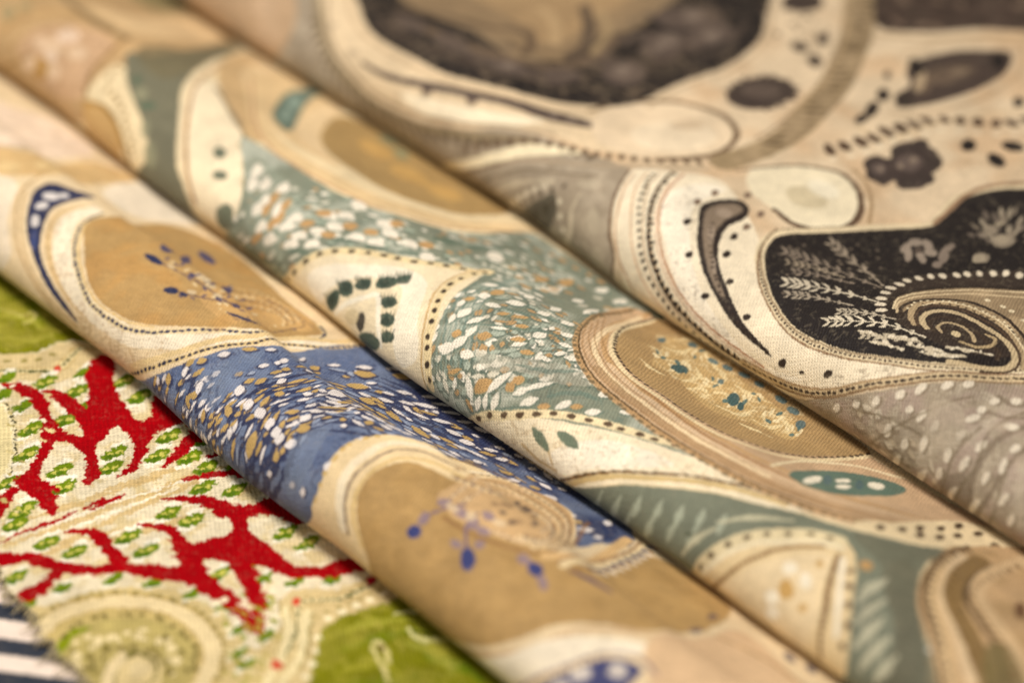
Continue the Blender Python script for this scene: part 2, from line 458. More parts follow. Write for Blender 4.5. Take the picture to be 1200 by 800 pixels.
def print_coral(cloth_a):
    cloth_a.fill([(-65.7,-66.5),(-56.8,-59.1),(-52.7,-52.1),(-48.5,-46.8),(-16.6,-43.6),(21.3,-45.4),(30.5,-46.1),(26,-51.8),(23.9,-57.7),(26.9,-62.8),(29.1,-68.6),(20.4,-68.4),(11.6,-71.2),(5.6,-78.8),(2.3,-88),(-16.9,-90.8)], 'e4d8ba', op=0.8)
    cloth_a.cloud([(-53.5,-61),(-45.3,-50.3),(21.3,-45.4),(29,-48),(22.4,-59.6),(11.6,-71.2),(2.5,-85.3),(-15.5,-88.8)], 'cfb983', L=2.2, op=0.8)
    cloth_a.stroke([(-7.8,-79.2),(-7.6,-66.2),(-7.7,-52.6),(-4.6,-45.5)], [0.5, 1.5, 1.2, 0.4], 'c8ab72', op=0.85, rough=0.6)
    cloth_a.stroke([(-12.5,-84.9),(-10.8,-73),(-10,-60.3),(-9.6,-48.3)], [0.5, 1.5, 1.2, 0.4], 'c8ab72', op=0.85, rough=0.6)
    cloth_a.stroke([(-3.8,-74.4),(-1.6,-62.7),(-1.2,-47.8),(-0.4,-43.8)], [0.5, 1.5, 1.2, 0.4], 'c8ab72', op=0.85, rough=0.6)
    cloth_a.stroke([(-16.9,-82.4),(-15.1,-74.8),(-13.2,-62.7),(-12,-52.9)], [0.5, 1.5, 1.2, 0.4], 'c8ab72', op=0.85, rough=0.6)
    cloth_a.stroke([(-9.4,-65.1),(-9.3,-54.6),(-7.1,-43.8)], [0.5, 1.5, 1.2, 0.4], 'c8ab72', op=0.85, rough=0.6)
    cloth_a.stroke([(-14.7,-66.3),(-13.5,-59.5),(-12,-51.3)], [0.5, 1.5, 1.2, 0.4], 'c8ab72', op=0.85, rough=0.6)
    cloth_a.stroke([(-7.5,-83.6),(-5.6,-73.3),(-2.7,-63.5)], [0.5, 1.5, 1.2, 0.4], 'c8ab72', op=0.85, rough=0.6)
    cloth_a.stroke([(-10.3,-80.5),(-9.2,-69.7),(-8.4,-56.7)], [0.2, 0.8, 0.3], 'f3ead0', op=0.8, rough=0.6)
    cloth_a.stroke([(-5.3,-77.8),(-4.1,-67),(-3.4,-55.5)], [0.2, 0.8, 0.3], 'f3ead0', op=0.8, rough=0.6)
    cloth_a.stroke([(-11.1,-67),(-9.6,-57.5),(-7.1,-46.9)], [0.2, 0.8, 0.3], 'f3ead0', op=0.8, rough=0.6)
    cloth_a.stroke([(-13.6,-81.4),(-12,-73.8),(-11.2,-65.5)], [0.2, 0.8, 0.3], 'f3ead0', op=0.8, rough=0.6)
    cloth_a.fill([(-91.8,-48.6),(-74.7,-48.7),(-48.5,-46.8),(-51.5,-49.7),(-51.7,-52.5),(-51.5,-56),(-54.8,-60.3),(-64.6,-67.1)], '787810')
    cloth_a.fill([(31.6,-58.8),(31.1,-55.5),(31.4,-51.2),(31.7,-47.6),(33.5,-45.4),(51.6,-45.8),(67.2,-47.9),(46.3,-74.9),(40.6,-68.3),(35.2,-62.5)], '787810')
    cloth_a.stroke([(-64.5,-54.7),(-61.3,-51.8),(-56.8,-51.3)], [0.5, 2.2, 0.6], 'a3a338', op=0.7, rough=0.5)
    cloth_a.stroke([(-69.8,-51.5),(-66.5,-49.5),(-56,-50.2)], [0.5, 2.2, 0.6], '6a7a08', op=0.7, rough=0.5)
    cloth_a.stroke([(36.8,-59.6),(38.2,-53.3),(40.2,-47.4)], [0.5, 2.2, 0.6], '6a7a08', op=0.7, rough=0.5)
    cloth_a.stroke([(33.8,-58.9),(34.5,-53.5),(37.2,-48.1)], [0.5, 2.2, 0.6], 'a3a338', op=0.7, rough=0.5)
    cloth_a.stroke([(40.6,-63),(41.9,-57.5),(46.1,-56.3)], [0.5, 2.2, 0.6], 'a09c30', op=0.7, rough=0.5)
    cloth_a.stroke([(45.3,-51.2),(49.4,-48.5),(54.3,-47.9)], [0.5, 2.2, 0.6], '55700a', op=0.7, rough=0.5)
    cloth_a.stroke([(-58.1,-56.8),(-54.8,-54.1),(-54.4,-51.1)], [0.5, 2.2, 0.6], 'a8a440', op=0.7, rough=0.5)
    cloth_a.stroke([(43.1,-62.7),(46.1,-59.1),(47.5,-54.4)], [0.5, 2.2, 0.6], '6a7a08', op=0.7, rough=0.5)
    cloth_a.stroke([(40.3,-51.9),(45.2,-49.7),(50.1,-50.5)], [0.5, 2.2, 0.6], '98983a', op=0.7, rough=0.5)
    cloth_a.stroke([(-66.2,-53.7),(-64,-52.6),(-62.2,-52),(-62.1,-50),(-60,-51),(-60.2,-52.8)], 0.5, 'c9bc74', op=0.9)
    for e in [(-61.5,-51.5,0.80,0.54,-167)]: cloth_a.dot(*e, '6b5a28')
    cloth_a.stroke([(46.5,-58.6),(43.6,-57.3),(40.5,-56.5),(38.7,-55.8),(39,-54.5),(40.9,-55),(43,-56.1)], 0.6, 'd8cb86')
    for e in [(40,-55,0.92,0.59,144)]: cloth_a.dot(*e, '6b5a30')
    cloth_a.stroke([(38.6,-49.5),(41.1,-49.9),(42.7,-48.5),(43.9,-46.4)], [0.5, 0.9, 0.4], 'cfc98a')
    cloth_a.stroke([(34.8,-49.3),(35.7,-47.7),(36.5,-46.4)], 0.5, 'cfc98a')
    cloth_a.stroke([(39.8,-49.4),(41.3,-48.2),(42.5,-46.4)], 0.5, '4d5420')
    cloth_a.filigree([(-91.8,-48.6),(-74.7,-48.7),(-48.5,-46.8),(-51.7,-52.5),(-54.8,-60.3),(-64.6,-67.1)], 'bdb254', L=3, n=5, wd=0.16, op=0.6)
    cloth_a.filigree([(31.6,-58.8),(31.7,-47.6),(51.6,-45.8),(67.2,-47.9),(46.3,-74.9)], 'b8ae4c', L=3.4, n=5, wd=0.16, op=0.6)
    cloth_a.cloud([(31.6,-58.8),(31.7,-47.6),(51.6,-45.8),(67.2,-47.9),(46.3,-74.9)], '9c9438', L=4, op=0.6)
    cloth_a.cloud([(-91.8,-48.6),(-74.7,-48.7),(-48.5,-46.8),(-51.7,-52.5),(-54.8,-60.3),(-64.6,-67.1)], '9c9438', L=4, op=0.6)
    cloth_a.fill([(-60.7,-66.2),(-54.8,-60.3),(-51.1,-55.5),(-51.5,-51.3),(-48,-47.1),(-44.3,-47),(-44.3,-51),(-42.2,-54.5),(-42.1,-57.2),(-45.6,-61),(-52,-71)], 'cdb783', op=0.9)
    cloth_a.fill([(35,-72.7),(31.9,-67.9),(27.8,-63.1),(22.4,-59.6),(22.4,-56.4),(26,-51.8),(26.6,-45.5),(32,-45.7),(31.7,-51.5),(31,-56.2),(31.4,-58.9),(35.6,-63.4),(39.1,-67.3),(43.6,-73),(39.9,-77.4)], 'cdb783')
    cloth_a.stroke([(-53.4,-67.2),(-50.6,-62.7),(-46.9,-58.7),(-45.1,-55.7),(-46.5,-53),(-48.2,-49.3),(-47.3,-46.7)], 1.9, 'b59c62')
    cloth_a.stroke([(-53.4,-67.2),(-50.6,-62.7),(-46.9,-58.7),(-45.1,-55.7),(-46.5,-53),(-48.2,-49.3),(-47.3,-46.7)], 1.3, 'dcc996')
    cloth_a.stroke([(-53.4,-67.2),(-50.6,-62.7),(-46.9,-58.7),(-45.1,-55.7),(-46.5,-53),(-48.2,-49.3),(-47.3,-46.7)], [0.25, 0.5, 0.25], '46501f')
    cloth_a.stroke([(24.6,-58),(26.2,-55.7),(27.6,-53),(27.8,-49.4),(27.7,-46)], 1.9, 'b59c62')
    cloth_a.stroke([(24.6,-58),(26.2,-55.7),(27.6,-53),(27.8,-49.4),(27.7,-46)], 1.3, 'dcc996')
    cloth_a.stroke([(24.6,-58),(26.2,-55.7),(27.6,-53),(27.8,-49.4),(27.7,-46)], [0.25, 0.5, 0.25], '46501f')
    cloth_a.stroke([(25.4,-58.9),(28.3,-61.1),(30.6,-63.3),(32.4,-65.8),(33.6,-68.3)], 1.9, 'b59c62')
    cloth_a.stroke([(25.4,-58.9),(28.3,-61.1),(30.6,-63.3),(32.4,-65.8),(33.6,-68.3)], 1.3, 'dcc996')
    cloth_a.stroke([(25.4,-58.9),(28.3,-61.1),(30.6,-63.3),(32.4,-65.8),(33.6,-68.3)], [0.25, 0.5, 0.25], '46501f')
    cloth_a.stroke([(27.1,-58.5),(31.1,-61.9),(34.8,-65.7),(37.1,-69.9)], 1.2, 'dfcf9e')
    cloth_a.stroke([(27.9,-58.2),(32.3,-61.9),(36.5,-66.3)], 0.35, '8a7a40')
    cloth_a.stroke([(24.4,-60.6),(29,-63),(32.6,-67),(35.9,-71.5)], 1.2, 'dfcf9e')
    cloth_a.stroke([(22.1,-60),(27,-62.7),(31.4,-67.1)], 0.35, '9a8448')
    cloth_a.dash([(30.4,-58.2),(30.1,-54.8),(30.4,-50.5),(30.6,-46.5)], 2.2, 1.3, 1.0, 'efe2b8')
    cloth_a.dash([(31.8,-59.8),(35.6,-63.4),(39,-67.5)], 2.2, 1.3, 1.0, 'efe2b8')
    cloth_a.dash([(29,-59),(29.1,-54.8),(29.4,-50.6),(29.6,-46.6)], 1.6, 0.8, 0.5, '9c8a4c')
    cloth_a.dash([(-52.9,-61.4),(-49.6,-57.1),(-49.3,-52.6)], 2.2, 1.2, 0.8, '8c8040')
    for e in [(-45.2,-55.4,0.97,0.53,151),(24.3,-58.4,0.87,0.60,148),(33.6,-68.3,0.99,0.82,151)]: cloth_a.dot(*e, 'c8422c')
    for e in [(27,-47.4,0.94,0.69,-80)]: cloth_a.dot(*e, 'a8122a')
    cloth_a.fill([(-46.3,-71.2),(-43.8,-66.7),(-40.4,-66.6),(-35.1,-68.6),(-29.6,-72),(-25.9,-75.7),(-23,-80.3),(-25,-84.8)], 'd9c995')
    cloth_a.stroke([(-43.9,-71.1),(-42.6,-67.4),(-39,-67.8),(-34.9,-69.5),(-30.5,-72.2),(-27,-75.5),(-24.8,-80)], 0.5, 'e9dcb2')
    cloth_a.dash([(-44.8,-69.1),(-43.2,-66.7),(-39.7,-67.1),(-35.1,-69.1),(-30.6,-71.7),(-27,-74.8),(-24.6,-78.7),(-23.6,-82.8)], 1.15, 0.75, 0.5, '3a3820')
    for e in [(-49.4,-61.6,1.19,0.53,-93),(-47.1,-64.5,1.20,0.51,-90),(-44.8,-57.1,1.53,0.68,-95),(-42,-60.8,1.47,0.65,-101),(-39.8,-54.5,1.59,0.65,-89),(-37,-58.2,1.50,0.62,-95),(-35.5,-55.4,1.18,0.50,-96),(-33.4,-58.3,1.14,0.48,-101),(-41.3,-63.4,1.14,0.50,-100),(-39.2,-66.2,1.16,0.50,-95),(-35.9,-64.9,1.53,0.60,-89),(-33.2,-68.5,1.56,0.59,94),(-30.8,-68.7,1.55,0.59,95),(-28.1,-72.3,1.52,0.57,93),(-26.2,-74.5,1.10,0.47,-102),(-24.2,-77.1,1.09,0.47,-103),(-37.9,-46.9,1.53,0.65,-95),(-35.1,-50.7,1.59,0.64,-89),(-32.9,-47,1.53,0.64,-95),(-30.1,-50.8,1.56,0.63,-90),(-34.6,-59.8,1.44,0.63,-109),(-32.2,-63.3,1.43,0.63,-107),(-24.4,-66.8,1.46,0.62,-95),(-21.8,-70.3,1.44,0.61,-96),(-20.7,-68.3,1.42,0.63,-103),(-18.1,-71.8,1.39,0.62,-104),(-23,-57.9,1.44,0.61,-101),(-20.5,-61.5,1.46,0.62,-97),(-20.4,-60.4,1.45,0.62,-100),(-17.7,-64,1.44,0.64,-99),(-21.3,-49.3,1.53,0.62,-92),(-18.7,-53,1.50,0.61,-93),(-18.1,-53.3,1.45,0.62,-102),(-15.7,-56.8,1.42,0.62,-104),(-16.9,-45.4,1.44,0.63,-108),(-14.5,-49,1.44,0.63,-105),(-14.8,-49.8,1.47,0.62,-99),(-12.3,-53.4,1.45,0.61,-100),(-11.1,-49.3,1.45,0.62,-103),(-8.6,-52.9,1.43,0.61,-103),(-19.8,-75.8,1.40,0.60,-100),(-17.2,-79.2,1.39,0.61,-99),(-43.5,-51,1.30,0.50,97),(-41,-54.1,1.29,0.49,97),(-45.9,-64.2,1.15,0.53,-101),(-43.6,-67.1,1.16,0.52,-96),(-7.4,-52.3,1.45,0.60,-100),(-5,-55.9,1.43,0.60,-101),(-3.9,-49,1.47,0.58,-97),(-1.5,-52.6,1.47,0.58,-95),(-8.8,-44.9,1.50,0.59,-94),(-6.5,-48.5,1.50,0.58,-93),(-26.2,-74.5,1.41,0.60,-102),(-23.7,-77.9,1.39,0.60,-103),(-20.4,-68.5,1.44,0.62,-97),(-17.9,-71.9,1.42,0.61,-98),(-19.1,-76.7,1.40,0.61,-101),(-16.5,-80.1,1.39,0.61,-100),(-17.1,-78.9,1.38,0.62,-103),(-14.5,-82.3,1.36,0.62,-104),(-10.5,-77.5,1.38,0.62,-101),(-7.9,-81,1.36,0.62,-102),(-5.9,-75.5,1.35,0.63,-107),(-3.4,-78.9,1.35,0.62,-106),(-6.2,-85.3,1.34,0.58,-101),(-4.1,-88.4,1.32,0.56,-103),(-3.8,-67.7,1.38,0.63,-105),(-1.4,-71.1,1.35,0.61,-107),(0.7,-67.4,1.40,0.59,-97),(3,-70.8,1.37,0.58,-100),(-5.3,-59.7,1.42,0.64,-102),(-2.6,-63.4,1.42,0.64,-101),(-1.8,-58.1,1.41,0.62,-103),(0.9,-61.8,1.43,0.62,-99),(9,-48.8,1.45,0.55,-96),(11.2,-52.3,1.48,0.55,-92),(13.1,-47.6,1.42,0.55,-98),(15.2,-51.1,1.46,0.55,-93),(11.5,-62,1.47,0.54,-91),(13.9,-65.5,1.43,0.53,-92),(12.3,-57.8,1.09,0.46,-103),(14.2,-60.6,1.08,0.45,-103),(3.5,-75,1.07,0.45,-98),(5.4,-77.6,1.07,0.45,-97),(7.7,-70.9,1.06,0.44,-102),(9.5,-73.5,1.05,0.43,-101),(13.3,-67.9,1.10,0.41,-94),(15,-70.5,1.09,0.41,-95),(16.3,-57.7,1.11,0.44,-96),(18.1,-60.5,1.10,0.43,-97),(21.6,-61.4,1.08,0.42,-98),(23.2,-64,1.07,0.41,-98),(26.7,-64.7,1.06,0.40,-99),(28.3,-67.2,1.06,0.40,-97),(19.6,-54.5,1.10,0.44,-99),(21.4,-57.3,1.09,0.44,-99),(22.3,-49.9,1.09,0.44,-101),(24,-52.7,1.10,0.44,-99),(0.7,-81.7,1.03,0.46,-109),(2.4,-84.2,1.02,0.45,-112),(0.4,-87.2,1.02,0.44,-111),(2,-89.5,1.01,0.43,-111),(18.2,-65.9,1.06,0.42,-104),(19.9,-68.5,1.05,0.42,-104),(23.3,-67.1,1.05,0.41,-104),(24.9,-69.7,1.05,0.41,-103),(27.4,-69.6,1.04,0.41,-105),(29,-72.1,1.02,0.41,-106),(30,-70.2,1.05,0.40,-101),(31.6,-72.7,1.03,0.40,-103)]: cloth_a.dot(*e, 'f4edd6', op=0.8)
    for e in [(-48,-63.4,1.64,0.92,-88),(-48.4,-62.5,1.53,0.83,98),(-43,-59.4,2.02,1.18,-98),(-43.5,-58.4,1.90,1.06,-87),(-38,-56.8,2.10,1.13,-90),(-38.5,-55.7,2.02,1.02,100),(-34.1,-57.2,1.58,0.87,-97),(-34.5,-56.4,1.48,0.79,-88),(-40,-65.2,1.58,0.89,-95),(-40.4,-64.3,1.46,0.80,-88),(-34.2,-67.1,2.13,1.06,-84),(-34.7,-66,1.98,0.95,101),(-29.1,-70.9,2.11,1.03,97),(-29.6,-69.9,2.00,0.92,103),(-24.9,-76.1,1.50,0.84,-100),(-25.3,-75.3,1.38,0.76,-93),(-36.2,-49.2,2.17,1.15,-87),(-36.7,-48.1,1.99,1.04,-83),(-31.2,-49.4,2.14,1.14,-88),(-31.7,-48.3,1.97,1.02,-83),(-33.1,-61.9,1.95,1.12,-107),(-33.5,-60.9,1.79,1.02,-99),(-22.8,-69,1.99,1.10,-92),(-23.2,-68,1.86,0.99,-85),(-19.1,-70.5,1.91,1.12,-102),(-19.5,-69.5,1.77,1.02,-93),(-21.5,-60.1,2.00,1.10,-95),(-21.9,-59.1,1.83,0.98,-90),(-18.7,-62.6,1.98,1.13,-96),(-19.2,-61.6,1.84,1.01,-89),(-19.6,-51.6,2.09,1.09,-89),(-20.1,-50.6,1.96,0.98,98),(-16.6,-55.5,1.95,1.11,-102),(-17,-54.5,1.81,1.00,-93),(-15.4,-47.6,1.97,1.13,-104),(-15.8,-46.6,1.81,1.03,-98),(-13.2,-52,2.00,1.10,-96),(-13.7,-51,1.87,0.99,-89),(-9.5,-51.5,1.98,1.10,-100),(-10,-50.5,1.83,0.99,-92),(-18.2,-77.9,1.91,1.09,-97),(-18.6,-76.9,1.77,0.98,-90),(-41.9,-53,1.81,0.88,101),(-42.4,-52,1.71,0.78,107),(-44.5,-66,1.59,0.93,-95),(-44.9,-65.2,1.47,0.84,-88),(-5.9,-54.5,1.96,1.08,-98),(-6.3,-53.5,1.83,0.97,-91),(-2.4,-51.2,2.02,1.04,-92),(-2.8,-50.2,1.87,0.93,-87),(-7.3,-47.1,2.04,1.04,-91),(-7.7,-46,1.90,0.94,-85),(-24.7,-76.6,1.91,1.07,-101),(-25.1,-75.6,1.77,0.97,-93),(-18.8,-70.6,1.96,1.10,-95),(-19.3,-69.6,1.82,0.99,-87),(-17.5,-78.8,1.90,1.10,-98),(-17.9,-77.8,1.76,0.98,-90),(-15.5,-81,1.87,1.11,-101),(-15.9,-80,1.74,1.00,-92),(-8.8,-79.7,1.88,1.12,-98),(-9.3,-78.7,1.74,1.01,-90),(-4.3,-77.6,1.85,1.13,-104),(-4.8,-76.6,1.70,1.02,-95),(-4.9,-87.2,1.81,1.02,-102),(-5.2,-86.3,1.66,0.94,-93),(-2.2,-69.8,1.85,1.10,-105),(-2.6,-68.8,1.72,1.01,-95),(2.2,-69.5,1.89,1.05,-97),(1.8,-68.5,1.77,0.94,-89),(-3.6,-62,1.95,1.15,-97),(-4.1,-60.9,1.83,1.02,-89),(-0.1,-60.4,1.97,1.11,-95),(-0.6,-59.3,1.81,0.99,-91),(10.4,-50.9,2.02,0.99,-90),(10,-49.9,1.86,0.89,-86),(14.4,-49.8,1.98,0.99,-93),(14,-48.8,1.83,0.89,-88),(13,-64.2,1.99,0.95,-89),(12.6,-63.1,1.85,0.86,97),(13.5,-59.6,1.49,0.81,-99),(13.2,-58.8,1.39,0.73,-93),(4.7,-76.6,1.46,0.80,-95),(4.3,-75.8,1.36,0.73,-88),(8.8,-72.5,1.45,0.78,-100),(8.5,-71.7,1.34,0.71,-92),(14.3,-69.5,1.49,0.74,-93),(14,-68.8,1.39,0.66,-86),(17.4,-59.4,1.52,0.77,-94),(17.1,-58.6,1.42,0.70,-87),(22.6,-63,1.47,0.74,-97),(22.4,-62.2,1.36,0.67,-90),(27.7,-66.2,1.45,0.72,-96),(27.4,-65.5,1.34,0.65,-90),(20.7,-56.2,1.50,0.79,-97),(20.4,-55.5,1.40,0.71,-89),(23.4,-51.6,1.51,0.79,-97),(23.1,-50.8,1.40,0.71,-90),(1.8,-83.2,1.39,0.81,-111),(1.5,-82.5,1.27,0.75,-101),(1.4,-88.7,1.38,0.77,-111),(1.1,-88,1.25,0.71,-103),(19.3,-67.5,1.44,0.75,-102),(19,-66.8,1.33,0.68,-96),(24.3,-68.7,1.43,0.74,-101),(24,-67.9,1.32,0.67,-95),(28.4,-71.2,1.41,0.74,-104),(28.1,-70.4,1.30,0.67,-97),(31,-71.7,1.42,0.72,-99),(30.8,-71,1.31,0.65,-93)]: cloth_a.dot(*e, '6a8010')
    for e in [(-47.7,-63.9,0.98,0.37,-92),(-42.8,-59.9,1.20,0.47,-101),(-37.7,-57.3,1.25,0.46,-94),(-33.9,-57.7,0.94,0.35,-100),(-39.8,-65.6,0.94,0.36,-98),(-34,-67.5,1.27,0.43,93),(-28.8,-71.4,1.25,0.42,93),(-24.7,-76.6,0.89,0.34,-103),(-35.9,-49.7,1.29,0.47,-91),(-30.9,-49.9,1.27,0.46,-92),(-32.9,-62.4,1.17,0.45,-108),(-22.5,-69.5,1.18,0.44,-96),(-18.8,-70.9,1.14,0.45,-104),(-21.3,-60.5,1.19,0.44,-98),(-18.5,-63.1,1.18,0.46,-100),(-19.4,-52.1,1.24,0.44,-93),(-16.4,-55.9,1.17,0.44,-105),(-15.2,-48.1,1.18,0.45,-106),(-13,-52.5,1.19,0.44,-100),(-9.3,-52,1.18,0.44,-103),(-17.9,-78.3,1.14,0.44,-100),(-41.6,-53.5,1.06,0.36,96),(-44.2,-66.5,0.95,0.37,-98),(-5.7,-54.9,1.17,0.43,-102),(-2.2,-51.7,1.21,0.42,-96),(-7.1,-47.5,1.22,0.42,-94),(-24.4,-77,1.14,0.43,-104),(-18.6,-71.1,1.17,0.44,-98),(-17.2,-79.3,1.14,0.44,-101),(-15.2,-81.4,1.12,0.45,-104),(-8.6,-80.1,1.12,0.45,-102),(-4.1,-78,1.10,0.45,-106),(-4.7,-87.6,1.08,0.41,-103),(-2,-70.2,1.11,0.44,-107),(2.4,-70,1.13,0.42,-100),(-3.4,-62.5,1.16,0.46,-101),(0.1,-60.8,1.17,0.45,-99),(10.6,-51.4,1.21,0.40,-93),(14.6,-50.2,1.19,0.40,-95),(13.2,-64.6,1.18,0.38,-93),(13.7,-60,0.89,0.32,-103),(4.9,-77,0.87,0.32,-98),(9,-72.9,0.86,0.31,-102),(14.5,-70,0.89,0.29,-95),(17.7,-59.9,0.90,0.31,-98),(22.8,-63.4,0.88,0.29,-99),(27.9,-66.6,0.87,0.29,-98),(20.9,-56.7,0.89,0.32,-100),(23.6,-52.1,0.90,0.32,-100),(2,-83.6,0.84,0.32,-112),(1.6,-89,0.83,0.31,-111),(19.5,-68,0.86,0.30,-104),(24.5,-69.1,0.86,0.30,-103),(28.6,-71.6,0.84,0.29,-106),(31.2,-72.2,0.85,0.29,-102)]: cloth_a.dot(*e, '3f6210', op=0.7)
    for e in [(-43,-58.3,0.64,0.48,-86),(-43.5,-59.7,0.49,0.39,-86),(-38.1,-55.6,0.67,0.45,-79),(-38.5,-57.1,0.52,0.37,-79),(-34.3,-66,0.66,0.42,-78),(-34.7,-67.4,0.53,0.34,107),(-29.2,-69.8,0.67,0.41,105),(-29.6,-71.2,0.52,0.33,106),(-36.3,-48.1,0.67,0.46,-81),(-36.7,-49.5,0.54,0.37,-75),(-31.3,-48.2,0.66,0.45,-81),(-31.7,-49.7,0.53,0.37,-76),(-33.1,-60.9,0.60,0.45,-104),(-33.6,-62.2,0.47,0.37,-102),(-22.9,-67.9,0.62,0.44,-84),(-23.2,-69.3,0.49,0.36,-82),(-19.1,-69.4,0.59,0.46,-94),(-19.6,-70.8,0.47,0.37,-91),(-21.5,-59,0.61,0.44,-91),(-22,-60.4,0.49,0.36,-85),(-18.8,-61.5,0.62,0.45,-88),(-19.2,-62.9,0.48,0.37,-84),(-19.7,-50.5,0.66,0.44,-81),(-20.1,-51.9,0.51,0.35,-79),(-16.6,-54.4,0.61,0.45,-94),(-17.1,-55.8,0.47,0.37,-94),(-15.4,-46.5,0.61,0.46,-100),(-15.9,-47.9,0.48,0.37,-95),(-13.3,-50.9,0.63,0.44,-88),(-13.7,-52.3,0.49,0.36,-86),(-9.6,-50.4,0.61,0.44,-92),(-10,-51.8,0.48,0.36,-90),(-18.2,-76.8,0.59,0.44,-90),(-18.7,-78.2,0.47,0.36,-87),(-5.9,-53.4,0.61,0.43,-91),(-6.4,-54.8,0.48,0.35,-89),(-2.4,-50.1,0.63,0.42,-86),(-2.9,-51.5,0.50,0.34,-83),(-7.3,-46,0.64,0.42,-85),(-7.8,-47.4,0.50,0.34,-82),(-24.8,-75.5,0.59,0.44,-95),(-25.1,-76.9,0.46,0.35,-94),(-18.9,-69.6,0.61,0.44,-86),(-19.3,-70.9,0.48,0.36,-84),(-17.5,-77.8,0.59,0.44,-91),(-17.9,-79.1,0.46,0.36,-87),(-15.6,-80,0.58,0.45,-93),(-15.9,-81.3,0.46,0.36,-90),(-8.9,-78.6,0.58,0.45,-89),(-9.3,-79.9,0.46,0.37,-86),(-4.4,-76.6,0.57,0.46,-97),(-4.8,-77.9,0.45,0.37,-92),(-4.8,-86.2,0.56,0.42,-96),(-5.4,-87.5,0.44,0.34,-96),(-2.2,-68.8,0.58,0.45,-98),(-2.8,-70.1,0.45,0.37,-97),(2.1,-68.5,0.59,0.42,-88),(1.7,-69.8,0.46,0.35,-88),(-3.8,-60.9,0.61,0.46,-86),(-4.1,-62.3,0.48,0.37,-83),(-0.3,-59.2,0.61,0.44,-87),(-0.6,-60.6,0.49,0.36,-82),(10.3,-49.9,0.62,0.40,-85),(9.9,-51.2,0.50,0.32,-81),(14.4,-48.7,0.61,0.40,-89),(13.9,-50,0.49,0.32,-84),(12.9,-63.1,0.62,0.38,-82),(12.6,-64.4,0.49,0.31,-82)]: cloth_a.dot(*e, 'c3bc58')
    cloth_a.fill([(-41.7,-51.8),(-44.1,-49.3),(-44.4,-47.6),(-42.9,-47.1),(-40.3,-48.4),(-37.7,-50.3),(-33.7,-51.8),(-29.9,-52.6),(-26.7,-53),(-25.2,-52.3),(-25.8,-50.6),(-28.2,-48.5),(-29.9,-46.9),(-26.9,-46.9),(-21.8,-46.9),(-21.8,-48.6),(-22.2,-51),(-21.8,-52.9),(-19.9,-55.2),(-18,-57.5),(-17.4,-58.9),(-20.3,-56.8),(-23.8,-55.4),(-25.8,-55.5),(-27.4,-56.3),(-26.4,-58.5),(-25.4,-60.8),(-22.4,-62.8),(-18.3,-64.9),(-18,-67),(-21.7,-64.4),(-25.3,-63),(-27.4,-63.3),(-29,-64.1),(-30,-65.4),(-27.9,-67.7),(-25.5,-70.7),(-23.5,-72.9),(-23,-75.8),(-20.3,-79.4),(-17.9,-83.3),(-21.1,-82.9),(-23.1,-77.8),(-24.6,-74.3),(-26.7,-71),(-29.1,-68),(-32.2,-65.9),(-34.6,-64.2),(-38.5,-63.2),(-41.5,-62.7),(-44,-63.4),(-46.9,-64.1),(-45.7,-62.4),(-43.2,-61.2),(-39.8,-61.3),(-36.1,-62.5),(-32.1,-63.3),(-29.3,-62.7),(-28,-61.6),(-28.9,-60.5),(-31.9,-59.7),(-35.1,-59.6),(-38.2,-59.9),(-41.3,-60.1),(-39.5,-58.5),(-36.1,-57.9),(-33.4,-57.4),(-34.7,-56.1),(-36.5,-54.5),(-39.7,-53.4)], '9e0009', grain=0.5, grow=0.35)
    cloth_a.stroke([(-23.6,-74.2),(-20.9,-73),(-17.1,-73.9),(-14.5,-74.7)], [3.5200000000000005, 3.84, 3.2, 1.2800000000000002], '9e0009', rough=0.4)
    cloth_a.stroke([(-17.8,-47.4),(-15.8,-51.4),(-14,-56.1)], [2.5600000000000005, 2.08, 0.6400000000000001], '9e0009', rough=0.4)
    cloth_a.stroke([(-10.9,-45.5),(-11.4,-47.2),(-11.8,-49.7)], [1.4400000000000002, 1.2800000000000002, 0.48], '9e0009', rough=0.4)
    cloth_a.stroke([(-9.6,-55.4),(-7.9,-51.8),(-6.2,-48.6),(-3.3,-45.7)], [0.6400000000000001, 1.4400000000000002, 1.7600000000000002, 1.92], '9e0009', rough=0.4)
    cloth_a.stroke([(-17.4,-58.4),(-16.7,-60.4),(-16.4,-62.7)], [1.4400000000000002, 1.1199999999999999, 0.48], '9e0009', rough=0.4)
    cloth_a.stroke([(-20.3,-46.8),(-17.5,-45.4),(-13.9,-45.6)], [1.92, 1.6, 0.6400000000000001], '9e0009', rough=0.4)
    cloth_a.stroke([(-12,-70.1),(-11.8,-67.1),(-11.8,-64.1)], [0.48, 0.96, 0.48], '9e0009', rough=0.4)
    cloth_a.stroke([(-12.8,-87.7),(-10,-86.4),(-7.8,-83.2),(-2.7,-80.8),(0.7,-77.9),(2.9,-74.3),(7.2,-70.4),(9.9,-67.7),(14.1,-66.4),(19.8,-65.7),(25.7,-66.2)], [2.2399999999999998, 2.5600000000000005, 2.5600000000000005, 2.4000000000000004, 2.08, 2.08, 3.2, 3.5200000000000005, 2.8800000000000003, 2.5600000000000005, 2.2399999999999998], '9e0009', rough=0.4)
    cloth_a.stroke([(-0.6,-88.1),(-0.6,-85),(-1.9,-81.5)], [3.2, 2.4000000000000004, 2.08], '9e0009', rough=0.4)
    cloth_a.stroke([(-9.6,-75.9),(-7.4,-73),(-3.6,-72.7),(2,-73.7)], [0.6400000000000001, 2.08, 2.08, 2.5600000000000005], '9e0009', rough=0.4)
